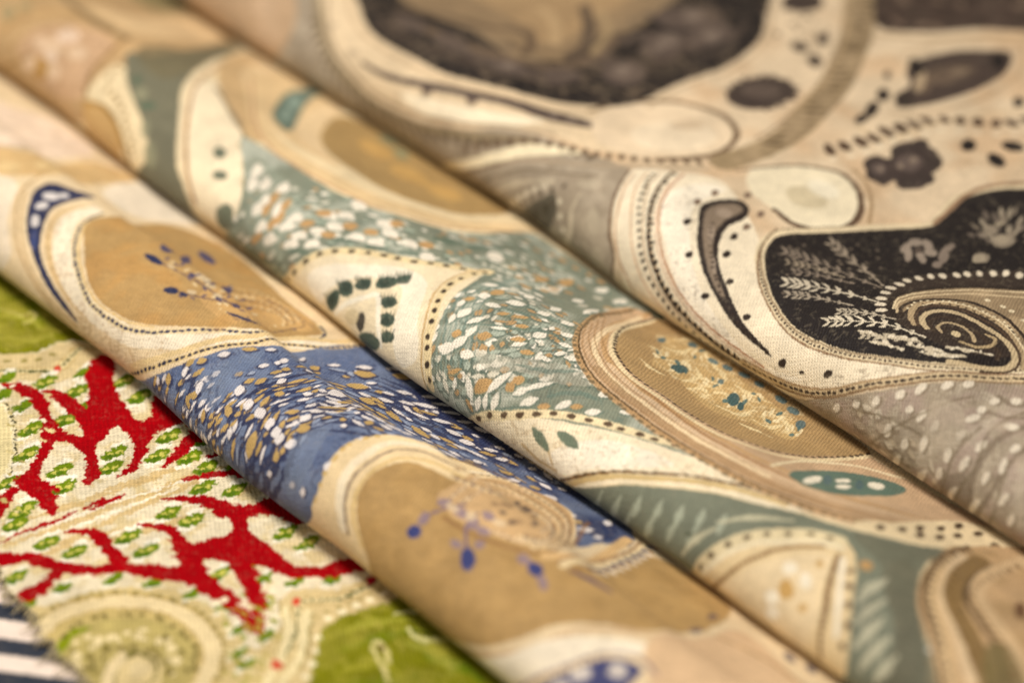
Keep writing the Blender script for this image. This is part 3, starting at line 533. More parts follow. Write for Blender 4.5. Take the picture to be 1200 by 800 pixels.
    cloth_a.stroke([(-4,-66.6),(-0.5,-64),(5.3,-64.7),(9.3,-66.2)], [0.6400000000000001, 1.92, 2.8800000000000003, 4.16], '9e0009', rough=0.4)
    cloth_a.stroke([(11.4,-59.5),(16.2,-61.1),(20.8,-62.7),(25.1,-65.5)], [3.84, 2.8800000000000003, 2.4000000000000004, 1.6], '9e0009', rough=0.4)
    cloth_a.stroke([(7.1,-64),(9.9,-66.6),(13.8,-66.2)], [3.2, 4.800000000000001, 2.5600000000000005], '9e0009', rough=0.4)
    cloth_a.stroke([(-7.5,-60.5),(-4.9,-56.9),(-2.4,-55.4),(1.1,-54.1)], [0.48, 1.4400000000000002, 2.5600000000000005, 4.16], '9e0009', rough=0.4)
    cloth_a.stroke([(-12.8,-70.6),(-12.5,-67.8),(-11.9,-65)], [0.48, 1.1199999999999999, 0.48], '9e0009', rough=0.4)
    cloth_a.stroke([(-13.3,-84.5),(-13.4,-80.4),(-12.8,-76.2),(-12.8,-71.7)], [0.32000000000000006, 0.96, 0.96, 0.32000000000000006], '9e0009', rough=0.4)
    cloth_a.fill([(5.5,-63.8),(5.2,-60.5),(5.9,-57.3),(3.9,-55.2),(0.9,-54.5),(-2.2,-55),(0.5,-53.2),(2.1,-51.1),(2.2,-47.9),(3.8,-45.3),(10.1,-45.9),(9.7,-47.8),(5.4,-49.6),(3.6,-52.6),(5.5,-54.3),(8.5,-54.9),(11.6,-54.4),(15.2,-54.5),(17.9,-54.1),(20,-51.4),(20.8,-48.2),(21.8,-46),(23.9,-45.7),(23.8,-47.8),(21.9,-52.1),(18.4,-56),(14.5,-57.5),(12.3,-60.1),(9.5,-62.3),(7.4,-64.5)], '9e0009', grain=0.5, grow=0.35)
    cloth_a.fill([(6.2,-90.1),(4.8,-83.2),(7.5,-77.1),(13.2,-72.2),(20.1,-70.4),(27.5,-72.4),(31.7,-76.7),(38,-84.3),(25.9,-99.5),(14.8,-92),(9,-90.9)], 'c2ac6c')
    cloth_a.fill([(12.6,-90.7),(10.2,-87.2),(10.7,-83.3),(13.9,-78.4),(18.8,-75.2),(25,-75.7),(29.2,-79.7),(31.6,-87),(24.6,-96.1)], 'b3a262')
    cloth_a.stroke([(13.4,-91.1),(10.9,-87.7),(11.4,-84.5)], [0.8, 1.8, 0.5], '7f8a10')
    cloth_a.stroke([(8,-91.5),(6.4,-88),(6.8,-83.8),(9.4,-78.3),(14.6,-73.7),(21.2,-72.3),(26.4,-73.9),(29.9,-77.6),(32.7,-83)], 3.2, 'b79d62')
    cloth_a.stroke([(8,-91.5),(6.4,-88),(6.8,-83.8),(9.4,-78.3),(14.6,-73.7),(21.2,-72.3),(26.4,-73.9),(29.9,-77.6),(32.7,-83)], 2.5, 'e2cd9c')
    cloth_a.dash([(4.9,-89),(4.8,-83.2),(7.8,-77.3),(13.3,-72.3),(20.5,-70.5),(27.5,-72.8),(31.5,-77)], 1.7, 0.9, 0.7, '8a7a40', jit=0.25)
    cloth_a.dash([(10.5,-88.8),(9.7,-84.2),(12.4,-78.8),(16.9,-75.4),(23.7,-75.2),(28.3,-78.2)], 1.7, 1.0, 0.8, '6d6230', jit=0.25)
    cloth_a.dash([(17.8,-91.2),(14.2,-87),(15.9,-81.8),(21.3,-78.2),(26.4,-79.2)], 2.6, 1.7, 1.5, 'e2cf9c', jit=0.25)
    cloth_a.rows([(12.6,-90.7),(10.2,-87.2),(10.7,-83.3),(13.9,-78.4),(18.8,-75.2),(25,-75.7),(29.2,-79.7),(31.6,-87),(24.6,-96.1)], [(18.4,-93),(13.1,-87.7),(14.5,-81.6),(20.6,-77.1),(27.7,-78.9)], 0, -9, 1.7, 2.0, 1.1, 1.0, ['6d6230', 'e0cd9a', '85783c'], jit=0.35)
    cloth_a.dash([(20,-91.2),(16.7,-86.8),(18,-82.4),(22.7,-79.9),(26.9,-81.2)], 2.0, 1.0, 0.9, '73652f', jit=0.2)
    cloth_a.fill([(24,-88.9),(20.6,-86.5),(19.1,-83.8),(19.8,-81.4),(22.6,-80.5),(25.7,-81.8),(27.4,-85)], 'd9c38c')
    cloth_a.stroke([(24.6,-86.6),(25.8,-84.9),(25.1,-82.5),(22.5,-81.1),(20,-82),(19.6,-84.4),(21.4,-86.8),(25.7,-89.4)], [0.3, 0.6, 0.8, 0.9], '6b6424')
    cloth_a.stroke([(26.5,-91.2),(21,-87.3),(18.9,-84.1)], 1.6, 'e2cd9c')
    for e in [(22.5,-83.5,1.56,1.42,-160)]: cloth_a.dot(*e, 'e0cb98')
    cloth_a.scatter([(14.9,-69.8),(21.6,-60.6),(28.4,-63.8),(35,-72.7),(32.3,-76.1),(25.6,-70.5),(18.9,-68.9)], 46, 1.3, 0.8, ['a59a40', 'efe3bd', '8c9030', 'd9c894'], ang=10)
    cloth_a.scatter([(-47.3,-64.6),(-43.9,-60.5),(-35.9,-60.8),(-27.3,-70.5),(-18.1,-78.8),(-16,-82.9)], 26, 1.4, 0.7, ['d4c38a', 'f0e6c4', 'b7a666'], ang=20)

def print_blue(cloth_b):
    cloth_b.fill([(-125.7,34.1),(-116.7,36.1),(-108.3,42.3),(-93.6,42.3),(-92.4,32.5),(-92.9,21.7),(-104.5,18.4)], 'e8d0b4')
    cloth_b.fill([(-104.1,14.9),(-92.9,21.7),(-89,25.9),(-89.6,39.6),(-82.2,43.5),(-80.6,35.3),(-80.4,23.9),(-84.4,16.6),(-96.2,9.7)], 'cfa96c', op=0.8)
    cloth_b.filigree([(-117.4,25.3),(-115.1,35.2),(-93.6,42.3),(-80.7,42.5),(-80.4,23.9),(-93.8,12.1)], 'a07a44', L=5, n=4, wd=0.16, op=0.45)
    cloth_b.stroke([(-99.7,19.1),(-92.3,22.9),(-90.7,28.1)], 0.5, '8c6a3e', op=0.7)
    for e in [(-83.4,25.8,2.90,2.02,-104),(-85.9,19.1,2.08,1.68,-121)]: cloth_b.dot(*e, 'd9bb84')
    cloth_b.fill([(-77.5,33.1),(-80.6,44.2),(-72.7,46.6),(-63.8,45.7),(-65.7,40.8),(-69.3,32.8)], 'ecdcc0')
    cloth_b.fill([(-89.9,13.2),(-84.4,16.6),(-80.6,17.5),(-73.8,11),(-68.7,7.2),(-71.1,2.8),(-90,-4)], 'ecdcc2', op=0.8)
    cloth_b.stroke([(-80.9,35.2),(-86.2,32.3),(-81,22.3),(-78,16.6),(-73.3,12.5),(-69,9.5),(-63.6,7),(-56.9,4.8),(-49.9,2.9),(-43.8,3.2)], 0.5, 'b08a54', op=0.7)
    cloth_b.stroke([(-77.5,17.2),(-72.5,13.1),(-67.3,9.6),(-61.8,7.2),(-55.2,5.1),(-48.3,4.1)], 0.35, 'c09c64', op=0.8)
    cloth_b.fill([(-71.1,26.7),(-74.1,24.4),(-77.6,22.5),(-77.4,19.6),(-74.9,16.5),(-71.7,13.7),(-68.6,11.7),(-65.5,10.2),(-62.5,8.8),(-56.9,6.7),(-51.6,5.4),(-47.9,4.9),(-51.2,6.2),(-56,7.5),(-60.3,9.1),(-63.7,10.8),(-66.5,13.1),(-69.1,15.7),(-70.9,18.6),(-71.1,21.7)], '232a4c')
    for e in [(-74,20,1.52,1.19,-140),(-72.5,17.2,1.19,0.97,-75),(-70,14.3,1.37,0.73,144),(-73.2,21.9,0.87,0.80,177)]: cloth_b.dot(*e, 'dcd4cc')
    for e in [(-66.8,11.8,2.16,0.61,141)]: cloth_b.dot(*e, '3a4674')
    cloth_b.stroke([(-68.3,22.8),(-69,18.4),(-66.2,14.6),(-62,11.4),(-56.9,8.9),(-50.9,7.5),(-44,6.7),(-38.2,7.2)], 1.0, 'd3b27c', op=0.8)
    cloth_b.dash([(-67.4,15.8),(-63.1,12.1),(-58,9.3)], 2.2, 0.5, 0.4, '9a7a4a')
    cloth_b.stroke([(-66.6,23.3),(-66.6,19.3),(-63.4,15.4),(-59.2,12.3),(-53.9,9.8),(-48.6,8.4),(-42.5,7.7),(-35.1,8.3),(-28.5,12.5),(-24.2,19.1),(-21.9,28.2),(-19.2,35.7)], 3.0, 'efe0c2')
    cloth_b.stipple([(-67.8,16),(-65.8,22.8),(-59.2,14.4),(-45.4,8),(-30.1,11.9),(-19.7,36),(-21.6,22.1),(-32.2,4.3),(-48.4,3.8),(-59.4,8.7)], 'a98250', 0.78, op=0.4)
    cloth_b.fill([(-63.8,20.4),(-57.5,15.6),(-49.4,10.9),(-43.3,9.6),(-37.2,10.3),(-31.6,13.9),(-27.1,19.4),(-23.3,25),(-22.6,32.5),(-22.6,36.9),(-25.5,38.1),(-33.2,37.9),(-45.7,42.2),(-55,42.5),(-62,40.9),(-65.9,37.4),(-63.6,26.3)], 'b28f58')
    cloth_b.fill([(-35.3,21.4),(-36.7,27.5),(-35.9,34),(-31,36.9),(-26.1,37.5),(-23.7,35),(-25.9,29.5),(-27.1,21.1),(-31.6,20.3)], 'cba266', op=0.8)
    cloth_b.stroke([(-65.1,24.3),(-64.1,20.1),(-62.1,17.4),(-58.9,14.6),(-55.2,12.3),(-52,10.7),(-49.1,9.4),(-45.9,8.6),(-42,8.3),(-37.8,8.6),(-33.7,10.4),(-30.7,13.2),(-27.3,18.1),(-23.2,23.2),(-22.6,31.3),(-21.2,35.2),(-22.8,37.6),(-25.2,38.2)], 0.95, 'e6cf9c')
    cloth_b.dash([(-65.1,24.3),(-64.1,20.1),(-62.1,17.4),(-58.9,14.6),(-55.2,12.3),(-52,10.7),(-49.1,9.4),(-45.9,8.6),(-42,8.3),(-37.8,8.6),(-33.7,10.4),(-30.7,13.2),(-27.3,18.1),(-23.2,23.2),(-22.6,31.3),(-21.2,35.2),(-22.8,37.6),(-25.2,38.2)], 1.05, 0.9, 0.62, '232a4c', jit=0.1)
    cloth_b.stroke([(-63.6,19.8),(-61,17.3),(-58.3,15),(-54.5,12.7),(-51.4,11.2),(-48.3,10),(-45.3,9.3),(-41.6,9.2),(-37.8,9.7),(-33.9,11.5)], 0.3, 'd9b878')
    cloth_b.stroke([(-33,22.1),(-34.4,31.1),(-30.2,34.5),(-25.7,35.5),(-25,32.2),(-25.2,24.6),(-29,22.4)], 0.3, '8a6a3c', op=0.8)
    cloth_b.dash([(-33,22.1),(-34.4,31.1),(-30.2,34.5),(-25.7,35.5),(-25,32.2),(-25.2,24.6),(-29,22.4)], 0.9, 0.4, 0.35, '4b3c4c', op=0.9, jit=0.2)
    cloth_b.stroke([(-33.7,24.6),(-34,33.3),(-28.9,36.1),(-24.5,36.6)], 0.3, '8a6a3c', op=0.8)
    cloth_b.dash([(-33.7,24.6),(-34,33.3),(-28.9,36.1),(-24.5,36.6)], 0.9, 0.4, 0.35, '4b3c4c', op=0.9, jit=0.2)
    cloth_b.stroke([(-30.7,23.6),(-32.1,30.9),(-28.9,33.4),(-26.1,33.8)], 0.3, '8a6a3c', op=0.8)
    cloth_b.dash([(-30.7,23.6),(-32.1,30.9),(-28.9,33.4),(-26.1,33.8)], 0.9, 0.4, 0.35, '4b3c4c', op=0.9, jit=0.2)
    cloth_b.scatter([(-33.3,21.6),(-36.2,32.6),(-29.8,35.8),(-25,33.9),(-25.2,24.6),(-28.8,21.5)], 26, 0.7, 0.3, ['efdcae', '3c3550', 'e6cf9a'], ang=20)
    cloth_b.cloud([(-63.8,20.4),(-57.5,15.6),(-49.4,10.9),(-43.3,9.6),(-37.2,10.3),(-31.6,13.9),(-23.3,25),(-45.7,42.2),(-62,40.9),(-63.6,26.3)], 'b88b4c', L=4, op=0.6)
    cloth_b.stroke([(-48.8,21.5),(-44,22.5),(-38.3,23.3),(-32.7,23.8),(-28.8,24.5)], [0.25, 0.35, 0.3], '5c4a50')
    cloth_b.stroke([(-39.2,17.6),(-37.1,19.7),(-33.7,21.8),(-31,24.7)], [0.25, 0.3, 0.25], '5c4a50')
    for e in [(-47.5,21.9,1.98,0.81,-177),(-38.7,18.6,1.15,0.90,-142),(-36.7,19.5,0.73,0.47,-175)]: cloth_b.dot(*e, '232a4c')
    for e in [(-50.1,26.5,2.16,1.17,133),(-48.2,29.1,5.14,1.03,-46),(-50.9,36,2.67,1.13,165),(-37.6,29.7,3.27,0.65,130),(-38.2,24.9,1.19,0.56,147),(-40.5,23.8,0.91,0.45,154)]: cloth_b.dot(*e, '4a4460')
    for e in [(-39.4,24.9,1.69,0.88,165),(-36.7,24.5,0.98,0.80,176),(-33.7,23.6,0.81,0.62,-166),(-36.5,20.9,0.79,0.53,-153),(-44.4,22.8,0.85,0.42,178)]: cloth_b.dot(*e, 'cdb68e', op=0.9)
    for e in [(-46.8,23.9,0.88,0.27,117),(-44.5,23.9,0.77,0.28,163),(-44.2,24.9,1.06,0.27,120),(-39.8,22.8,0.92,0.23,160),(-40.1,24.7,0.97,0.32,113),(-36.2,23,0.75,0.25,166),(-37.1,25.3,1.07,0.28,113),(-32.5,23,0.67,0.26,174),(-33.2,25.6,1.37,0.27,115),(-34.5,30.1,1.28,0.31,109),(-36.7,18.8,0.55,0.23,-178),(-35.2,20,0.55,0.23,-177),(-31.8,29.2,1.31,0.38,112),(-34.7,21.8,0.54,0.25,-83)]: cloth_b.dot(*e, '554a60', op=0.9, leaf=True)
    for e in [(-45.5,23.9,0.74,0.29,108),(-42.3,24.3,0.78,0.29,110),(-37.9,22.5,0.72,0.24,171),(-38.2,25.3,0.92,0.32,107),(-31.4,23.2,0.68,0.28,-173),(-35,25.7,1.40,0.28,115),(-35.4,29.7,1.34,0.27,127),(-30,28.8,0.81,0.48,-88),(-33.6,22.9,0.55,0.29,-159)]: cloth_b.dot(*e, 'dfc99c', op=0.8, leaf=True)
    cloth_b.dash([(-39.3,31.3),(-36.7,34.7),(-31.1,36.1),(-26.3,35.2)], 1.0, 0.5, 0.32, 'ead4a4', jit=0.15)
    cloth_b.dash([(-37.6,30.8),(-35.3,34),(-30.4,35.3),(-26.2,34.3)], 1.0, 0.5, 0.32, '5a4238', jit=0.15)
    cloth_b.dash([(-36.1,30.4),(-33.9,33.4),(-29.7,34.6),(-26.2,33.4)], 1.0, 0.5, 0.32, 'ead4a4', jit=0.15)
    cloth_b.dash([(-34.7,30.1),(-32.6,32.9),(-29,33.9),(-26.1,32.5)], 1.0, 0.5, 0.32, '5a4238', jit=0.15)
    cloth_b.dash([(-33.3,29.8),(-31.3,32.3),(-28.4,33.2),(-26.1,31.6)], 1.0, 0.5, 0.32, 'ead4a4', jit=0.15)
    cloth_b.stroke([(-29.5,22.1),(-27.7,23.1),(-25.2,25)], [0.3, 0.75, 0.3], '232a4c')
    for e in [(-32.9,23.2,0.76,0.39,-177),(-30.4,24.6,0.73,0.63,151),(-38.1,29.1,2.07,0.41,130)]: cloth_b.dot(*e, '4b4258')
    cloth_b.stroke([(-33.4,4),(-29.3,7.5),(-26.9,11.3),(-25.6,15.3),(-24.6,18.6),(-22.4,22.7),(-22.6,31.3),(-20,37.1),(-19.7,42.9)], 1.2, 'dcc08a')
    cloth_b.fill([(-40.4,-3.5),(-29.3,4),(-25.4,8.3),(-23.4,13.8),(-22.2,17.8),(-19.1,23.8),(-19,33),(-18.4,39.5),(-16.8,43.4),(-7.7,44.4),(9.1,46.5),(28.6,46.1),(43.5,44.9),(47.7,39.4),(46.4,35.5),(46.9,30.9),(44.3,31.6),(40.4,36.6),(36.8,39.2),(33.5,39.5),(29.5,38.2),(25.8,36.7),(20.8,34.5),(19.6,28.3),(16.3,26.1),(13.5,23.6),(12,20.6),(12.2,16.6),(13.3,13),(14.8,9.4),(15.5,4.9),(3,-4),(-21,-4)], '566482')
    cloth_b.stroke([(-33.8,2.4),(-28.5,6.6),(-25.8,10.5),(-24.4,14.5),(-23.2,17.7),(-21,21.8),(-20.9,30.1),(-18.1,35.7),(-17.9,41.6)], 0.9, 'd9bd84')
    cloth_b.dash([(-33.8,2.4),(-28.5,6.6),(-25.8,10.5),(-24.4,14.5),(-23.2,17.7),(-21,21.8),(-20.9,30.1),(-18.1,35.7),(-17.9,41.6)], 1.05, 0.85, 0.6, '1d1f38', jit=0.1)
    cloth_b.fill([(-17.9,44.1),(-7.7,44.4),(9.1,46.5),(28.6,46.1),(43.5,44.9),(47.7,39.9),(45.6,36),(36.8,39.9),(30,41.2),(22.1,40.3),(13.1,39.7),(0,41.1),(-10.7,41.1)], '212e54', op=0.95)
    cloth_b.cloud([(-40.4,-3.5),(-29.3,4),(-25.4,8.3),(-23.4,13.8),(-22.2,17.8),(-19.1,23.8),(-19,33),(-18.4,39.5),(-16.8,43.4),(-7.7,44.4),(9.1,46.5),(28.6,46.1),(43.5,44.9),(47.7,39.4),(46.4,35.5),(46.9,30.9),(44.3,31.6),(40.4,36.6),(36.8,39.2),(33.5,39.5),(29.5,38.2),(25.8,36.7),(20.8,34.5),(19.6,28.3),(16.3,26.1),(13.5,23.6),(12,20.6),(12.2,16.6),(13.3,13),(14.8,9.4),(15.5,4.9),(3,-4),(-21,-4)], '7a869c', L=6, op=0.6)
    cloth_b.filigree([(-40.4,-3.5),(-29.3,4),(-25.4,8.3),(-23.4,13.8),(-22.2,17.8),(-19.1,23.8),(-19,33),(-18.4,39.5),(-16.8,43.4),(-7.7,44.4),(9.1,46.5),(28.6,46.1),(43.5,44.9),(47.7,39.4),(46.4,35.5),(46.9,30.9),(44.3,31.6),(40.4,36.6),(36.8,39.2),(33.5,39.5),(29.5,38.2),(25.8,36.7),(20.8,34.5),(19.6,28.3),(16.3,26.1),(13.5,23.6),(12,20.6),(12.2,16.6),(13.3,13),(14.8,9.4),(15.5,4.9),(3,-4),(-21,-4)], '2a3358', L=3, n=6, wd=0.2, op=0.7)
    cloth_b.filigree([(-40.4,-3.5),(-29.3,4),(-25.4,8.3),(-23.4,13.8),(-22.2,17.8),(-19.1,23.8),(-19,33),(-18.4,39.5),(-16.8,43.4),(-7.7,44.4),(9.1,46.5),(28.6,46.1),(43.5,44.9),(47.7,39.4),(46.4,35.5),(46.9,30.9),(44.3,31.6),(40.4,36.6),(36.8,39.2),(33.5,39.5),(29.5,38.2),(25.8,36.7),(20.8,34.5),(19.6,28.3),(16.3,26.1),(13.5,23.6),(12,20.6),(12.2,16.6),(13.3,13),(14.8,9.4),(15.5,4.9),(3,-4),(-21,-4)], '9aa0ac', L=2.2, n=5, wd=0.08, op=0.4, seed=77)
    cloth_b.stroke([(-6.5,5.5),(-8.2,8.6),(-9.8,12),(-10.8,16.5),(-9.8,21.6),(-9.7,29.3)], [0.3, 1.2, 1.4, 1.1, 0.7, 0.2], '22284a', op=0.9, rough=0.7)
    cloth_b.stroke([(-4.2,4.9),(-5.7,8.6),(-7.6,12.2),(-8.6,16.8),(-7.4,21.4),(-4.9,26.4)], [0.3, 1.2, 1.4, 1.1, 0.7, 0.2], '22284a', op=0.9, rough=0.7)
    cloth_b.stroke([(-2,4.2),(-3.3,8.6),(-5.4,12.6),(-6.5,17),(-5.2,21.4),(-1.9,25.2)], [0.3, 1.2, 1.4, 1.1, 0.7, 0.2], '22284a', op=0.9, rough=0.7)
    cloth_b.stroke([(-0.1,3.3),(-1,8.6),(-3.2,12.8),(-4.4,17.2),(-3.1,21.4),(0.3,24.6)], [0.3, 1.2, 1.4, 1.1, 0.7, 0.2], '22284a', op=0.9, rough=0.7)
    cloth_b.stroke([(-2.6,-2.2),(1.4,8.5),(-1.1,13.2),(-2.3,17.5),(-1.1,21.5),(2.6,23.8)], [0.3, 1.2, 1.4, 1.1, 0.7, 0.2], '22284a', op=0.9, rough=0.7)
    cloth_b.stroke([(-2,-4),(3.6,8.3),(1,13.4),(-0.4,17.8),(0.9,21.5),(4.9,23)], [0.3, 1.2, 1.4, 1.1, 0.7, 0.2], '22284a', op=0.9, rough=0.7)
    cloth_b.stroke([(0,-4),(5.8,8.2),(3.1,13.6),(1.6,18),(3,21.3),(7.2,22.2)], [0.3, 1.2, 1.4, 1.1, 0.7, 0.2], '22284a', op=0.9, rough=0.7)
    cloth_b.stroke([(2,-4),(7.9,8),(5.2,13.8),(3.7,18.1),(5.2,21.1),(9.4,21.3)], [0.3, 1.2, 1.4, 1.1, 0.7, 0.2], '22284a', op=0.9, rough=0.7)
    cloth_b.stroke([(-20.7,5.4),(-21.8,7.7),(-22.7,10.7)], [0.3, 0.8, 0.3], '22284a', op=0.85, rough=0.7)
    cloth_b.stroke([(-18,5.4),(-19.4,7.8),(-21.2,11)], [0.3, 0.8, 0.3], '22284a', op=0.85, rough=0.7)
    cloth_b.stroke([(-15.3,5.4),(-17,7.9),(-19.7,11.3)], [0.3, 0.8, 0.3], '22284a', op=0.85, rough=0.7)
    cloth_b.stroke([(-12.5,5.4),(-14.5,8),(-18.2,11.7)], [0.3, 0.8, 0.3], '22284a', op=0.85, rough=0.7)
    cloth_b.stroke([(-9.8,5.2),(-11.9,8.1),(-16.7,12)], [0.3, 0.8, 0.3], '22284a', op=0.85, rough=0.7)
    cloth_b.stroke([(-6.4,31.5),(0.3,34.4),(8,37.1),(16.4,38.1),(22.5,41)], [0.3, 1.1, 1.4, 1.0, 0.3], '22284a', op=0.85, rough=0.7)
    cloth_b.stroke([(-5.3,31.4),(-0,35.6),(7.2,38.8),(15.2,40),(21.4,42.6)], [0.3, 1.1, 1.4, 1.0, 0.3], '22284a', op=0.85, rough=0.7)
    cloth_b.stroke([(-5.8,32.8),(-0.4,36.9),(6.4,40.5),(14.1,42.1),(20.4,44)], [0.3, 1.1, 1.4, 1.0, 0.3], '22284a', op=0.85, rough=0.7)
    cloth_b.stroke([(-6.2,34.2),(-0.7,38.2),(5.6,42.2),(13.1,43.9),(19.7,45.2)], [0.3, 1.1, 1.4, 1.0, 0.3], '22284a', op=0.85, rough=0.7)
    cloth_b.stroke([(-6.6,35.6),(-1.2,39.5),(5,43.8),(12.4,45.4),(19.1,46.3)], [0.3, 1.1, 1.4, 1.0, 0.3], '22284a', op=0.85, rough=0.7)
    cloth_b.stroke([(-7.1,37),(-1.6,40.9),(4.5,45.1),(11.9,46.8),(18.5,47.3)], [0.3, 1.1, 1.4, 1.0, 0.3], '22284a', op=0.85, rough=0.7)
    cloth_b.stroke([(-7.6,38.5),(-1.9,42.2),(4.2,46.3),(11.5,48),(18,48.3)], [0.3, 1.1, 1.4, 1.0, 0.3], '22284a', op=0.85, rough=0.7)
    cloth_b.stroke([(-1.7,20.3),(1.4,23),(6.9,25.1),(13.3,26.1)], [0.2, 0.7, 0.7, 0.3], '22284a', op=0.8, rough=0.7)
    cloth_b.stroke([(0.6,18.9),(3.9,21.4),(8.9,23.6),(14.7,25)], [0.2, 0.7, 0.7, 0.3], '22284a', op=0.8, rough=0.7)
    cloth_b.stroke([(3,17.4),(6.1,19.9),(10.6,22.4),(15.8,24.1)], [0.2, 0.7, 0.7, 0.3], '22284a', op=0.8, rough=0.7)
    cloth_b.stroke([(5.2,15.9),(8.3,18.3),(12.2,21.2),(16.8,23.3)], [0.2, 0.7, 0.7, 0.3], '22284a', op=0.8, rough=0.7)
    cloth_b.rows([(-40.4,-3.5),(-29.3,4),(-25.4,8.3),(-23.4,13.8),(-22.2,17.8),(-19.1,23.8),(-19,33),(-18.4,39.5),(-16.8,43.4),(-7.7,44.4),(9.1,46.5),(28.6,46.1),(43.5,44.9),(47.7,39.4),(46.4,35.5),(46.9,30.9),(44.3,31.6),(40.4,36.6),(36.8,39.2),(33.5,39.5),(29.5,38.2),(25.8,36.7),(20.8,34.5),(19.6,28.3),(16.3,26.1),(13.5,23.6),(12,20.6),(12.2,16.6),(13.3,13),(14.8,9.4),(15.5,4.9),(3,-4),(-21,-4)], [(-6.3,4.1),(-8.1,8.1),(-10.2,12.1),(-11,16.9),(-9.7,21.9),(-9.3,29.6),(-5,33.2),(1.6,36.5),(11.4,37.7),(21.3,41.1),(31.6,41.4)], -1.2, -15, 1.15, 3.1, 2.9, 0.72, ['dfd6cf', 'b9995c', '8a94a8', 'dfd6cf', 'b9995c'], under='22284a', skip=0.22, jit=0.16)
    cloth_b.rows([(-40.4,-3.5),(-29.3,4),(-25.4,8.3),(-23.4,13.8),(-22.2,17.8),(-19.1,23.8),(-19,33),(-18.4,39.5),(-16.8,43.4),(-7.7,44.4),(9.1,46.5),(28.6,46.1),(43.5,44.9),(47.7,39.4),(46.4,35.5),(46.9,30.9),(44.3,31.6),(40.4,36.6),(36.8,39.2),(33.5,39.5),(29.5,38.2),(25.8,36.7),(20.8,34.5),(19.6,28.3),(16.3,26.1),(13.5,23.6),(12,20.6),(12.2,16.6),(13.3,13),(14.8,9.4),(15.5,4.9),(3,-4),(-21,-4)], [(-6.3,4.1),(-8.1,8.1),(-10.2,12.1),(-11,16.9),(-9.7,21.9),(-9.3,29.6),(-5,33.2),(1.6,36.5),(11.4,37.7),(21.3,41.1),(31.6,41.4)], 1.4, 6, 1.3, 4.2, 2.4, 0.95, ['dfd6cf', 'b9995c', '98a0b0'], under='22284a', skip=0.4, seed=9, jit=0.2)
    cloth_b.rows([(-40.4,-3.5),(-29.3,4),(-25.4,8.3),(-23.4,13.8),(-22.2,17.8),(-19.1,23.8),(-19,33),(-18.4,39.5),(-16.8,43.4),(-7.7,44.4),(9.1,46.5),(28.6,46.1),(43.5,44.9),(47.7,39.4),(46.4,35.5),(46.9,30.9),(44.3,31.6),(40.4,36.6),(36.8,39.2),(33.5,39.5),(29.5,38.2),(25.8,36.7),(20.8,34.5),(19.6,28.3),(16.3,26.1),(13.5,23.6),(12,20.6),(12.2,16.6),(13.3,13),(14.8,9.4),(15.5,4.9),(3,-4),(-21,-4)], [(-28.2,3.7),(-22.1,4.2),(-14.3,4.1),(-6.3,3.3)], -0.5, 9, 1.5, 2.0, 0.9, 1.9, ['dfd6cf', 'b9995c'], under='22284a', skip=0.3, seed=12, jit=0.2)
    for e in [(-24,6.8,1.29,0.80,133),(-22.5,12.8,1.14,0.77,-95),(-19.9,20.1,1.48,0.70,-127),(-17.8,8,0.97,0.79,143),(-9.9,9.9,1.58,0.91,147),(-1.1,8.4,2.78,1.25,121),(-12,17.2,1.49,0.80,-83),(-6.5,17.5,1.02,0.95,-168),(-7.8,21.6,2.03,0.70,-99),(-0.8,16.5,1.40,0.87,-120),(1.8,21.4,2.52,0.61,-134),(4.3,15.1,1.36,1.26,-130),(4.8,9.1,1.16,0.76,135),(-12.1,22,1.01,0.80,-135),(-13.3,29.1,1.64,0.90,-60),(-9.1,36.4,1.88,1.58,141),(-6.4,32.8,1.59,0.96,-114),(9.4,23.5,1.07,1.00,-159),(6.2,20.9,0.96,0.64,147),(-13.4,6.4,1.42,0.72,120),(-17.8,6.2,1.09,0.60,148),(13.5,16.5,1.18,1.02,-167),(14,23,1.43,0.77,-122),(0.2,33.4,1.67,0.62,-151),(-8.7,12.1,1.38,0.77,121),(-6.6,14.8,1.75,0.70,118),(-2,32.3,1.65,0.58,-124),(0.6,13.6,1.48,0.62,123)]: cloth_b.dot(*e, '22284a', op=0.85, leaf=True)
    for e in [(-24.4,6.8,1.06,0.60,132),(-22.9,12.9,0.93,0.58,-96),(-20.2,20.1,1.24,0.50,-127),(-18.1,8,0.77,0.61,139),(-10.3,9.9,1.28,0.72,145),(-1.4,8.4,2.39,1.01,121),(-12.4,17.3,1.23,0.58,-85),(-7,17.6,0.81,0.74,-146),(-8.3,21.7,1.72,0.45,-100),(-1.2,16.6,1.17,0.64,-120),(1.3,21.6,1.78,0.36,-132),(3.9,15.2,1.14,0.99,-124),(4.5,9.1,0.95,0.59,134),(-12.6,22.1,0.81,0.55,-129),(-13.8,29.2,1.08,0.69,-72),(-9.6,36.5,1.49,1.32,139),(-6.8,32.9,1.32,0.67,-119),(8.9,23.6,0.87,0.71,-140),(5.8,21.1,0.68,0.50,148),(-13.8,6.5,1.18,0.52,120),(-18.1,6.3,0.90,0.39,148),(13.1,16.6,0.96,0.80,-157),(13.6,23.1,1.20,0.52,-123),(-0.2,33.5,1.40,0.39,-150),(-9.1,12.2,1.13,0.57,118),(-7,14.9,1.45,0.51,117),(-2.4,32.4,1.39,0.35,-122),(0.2,13.7,1.23,0.45,123)]: cloth_b.dot(*e, 'b9995c', leaf=True)
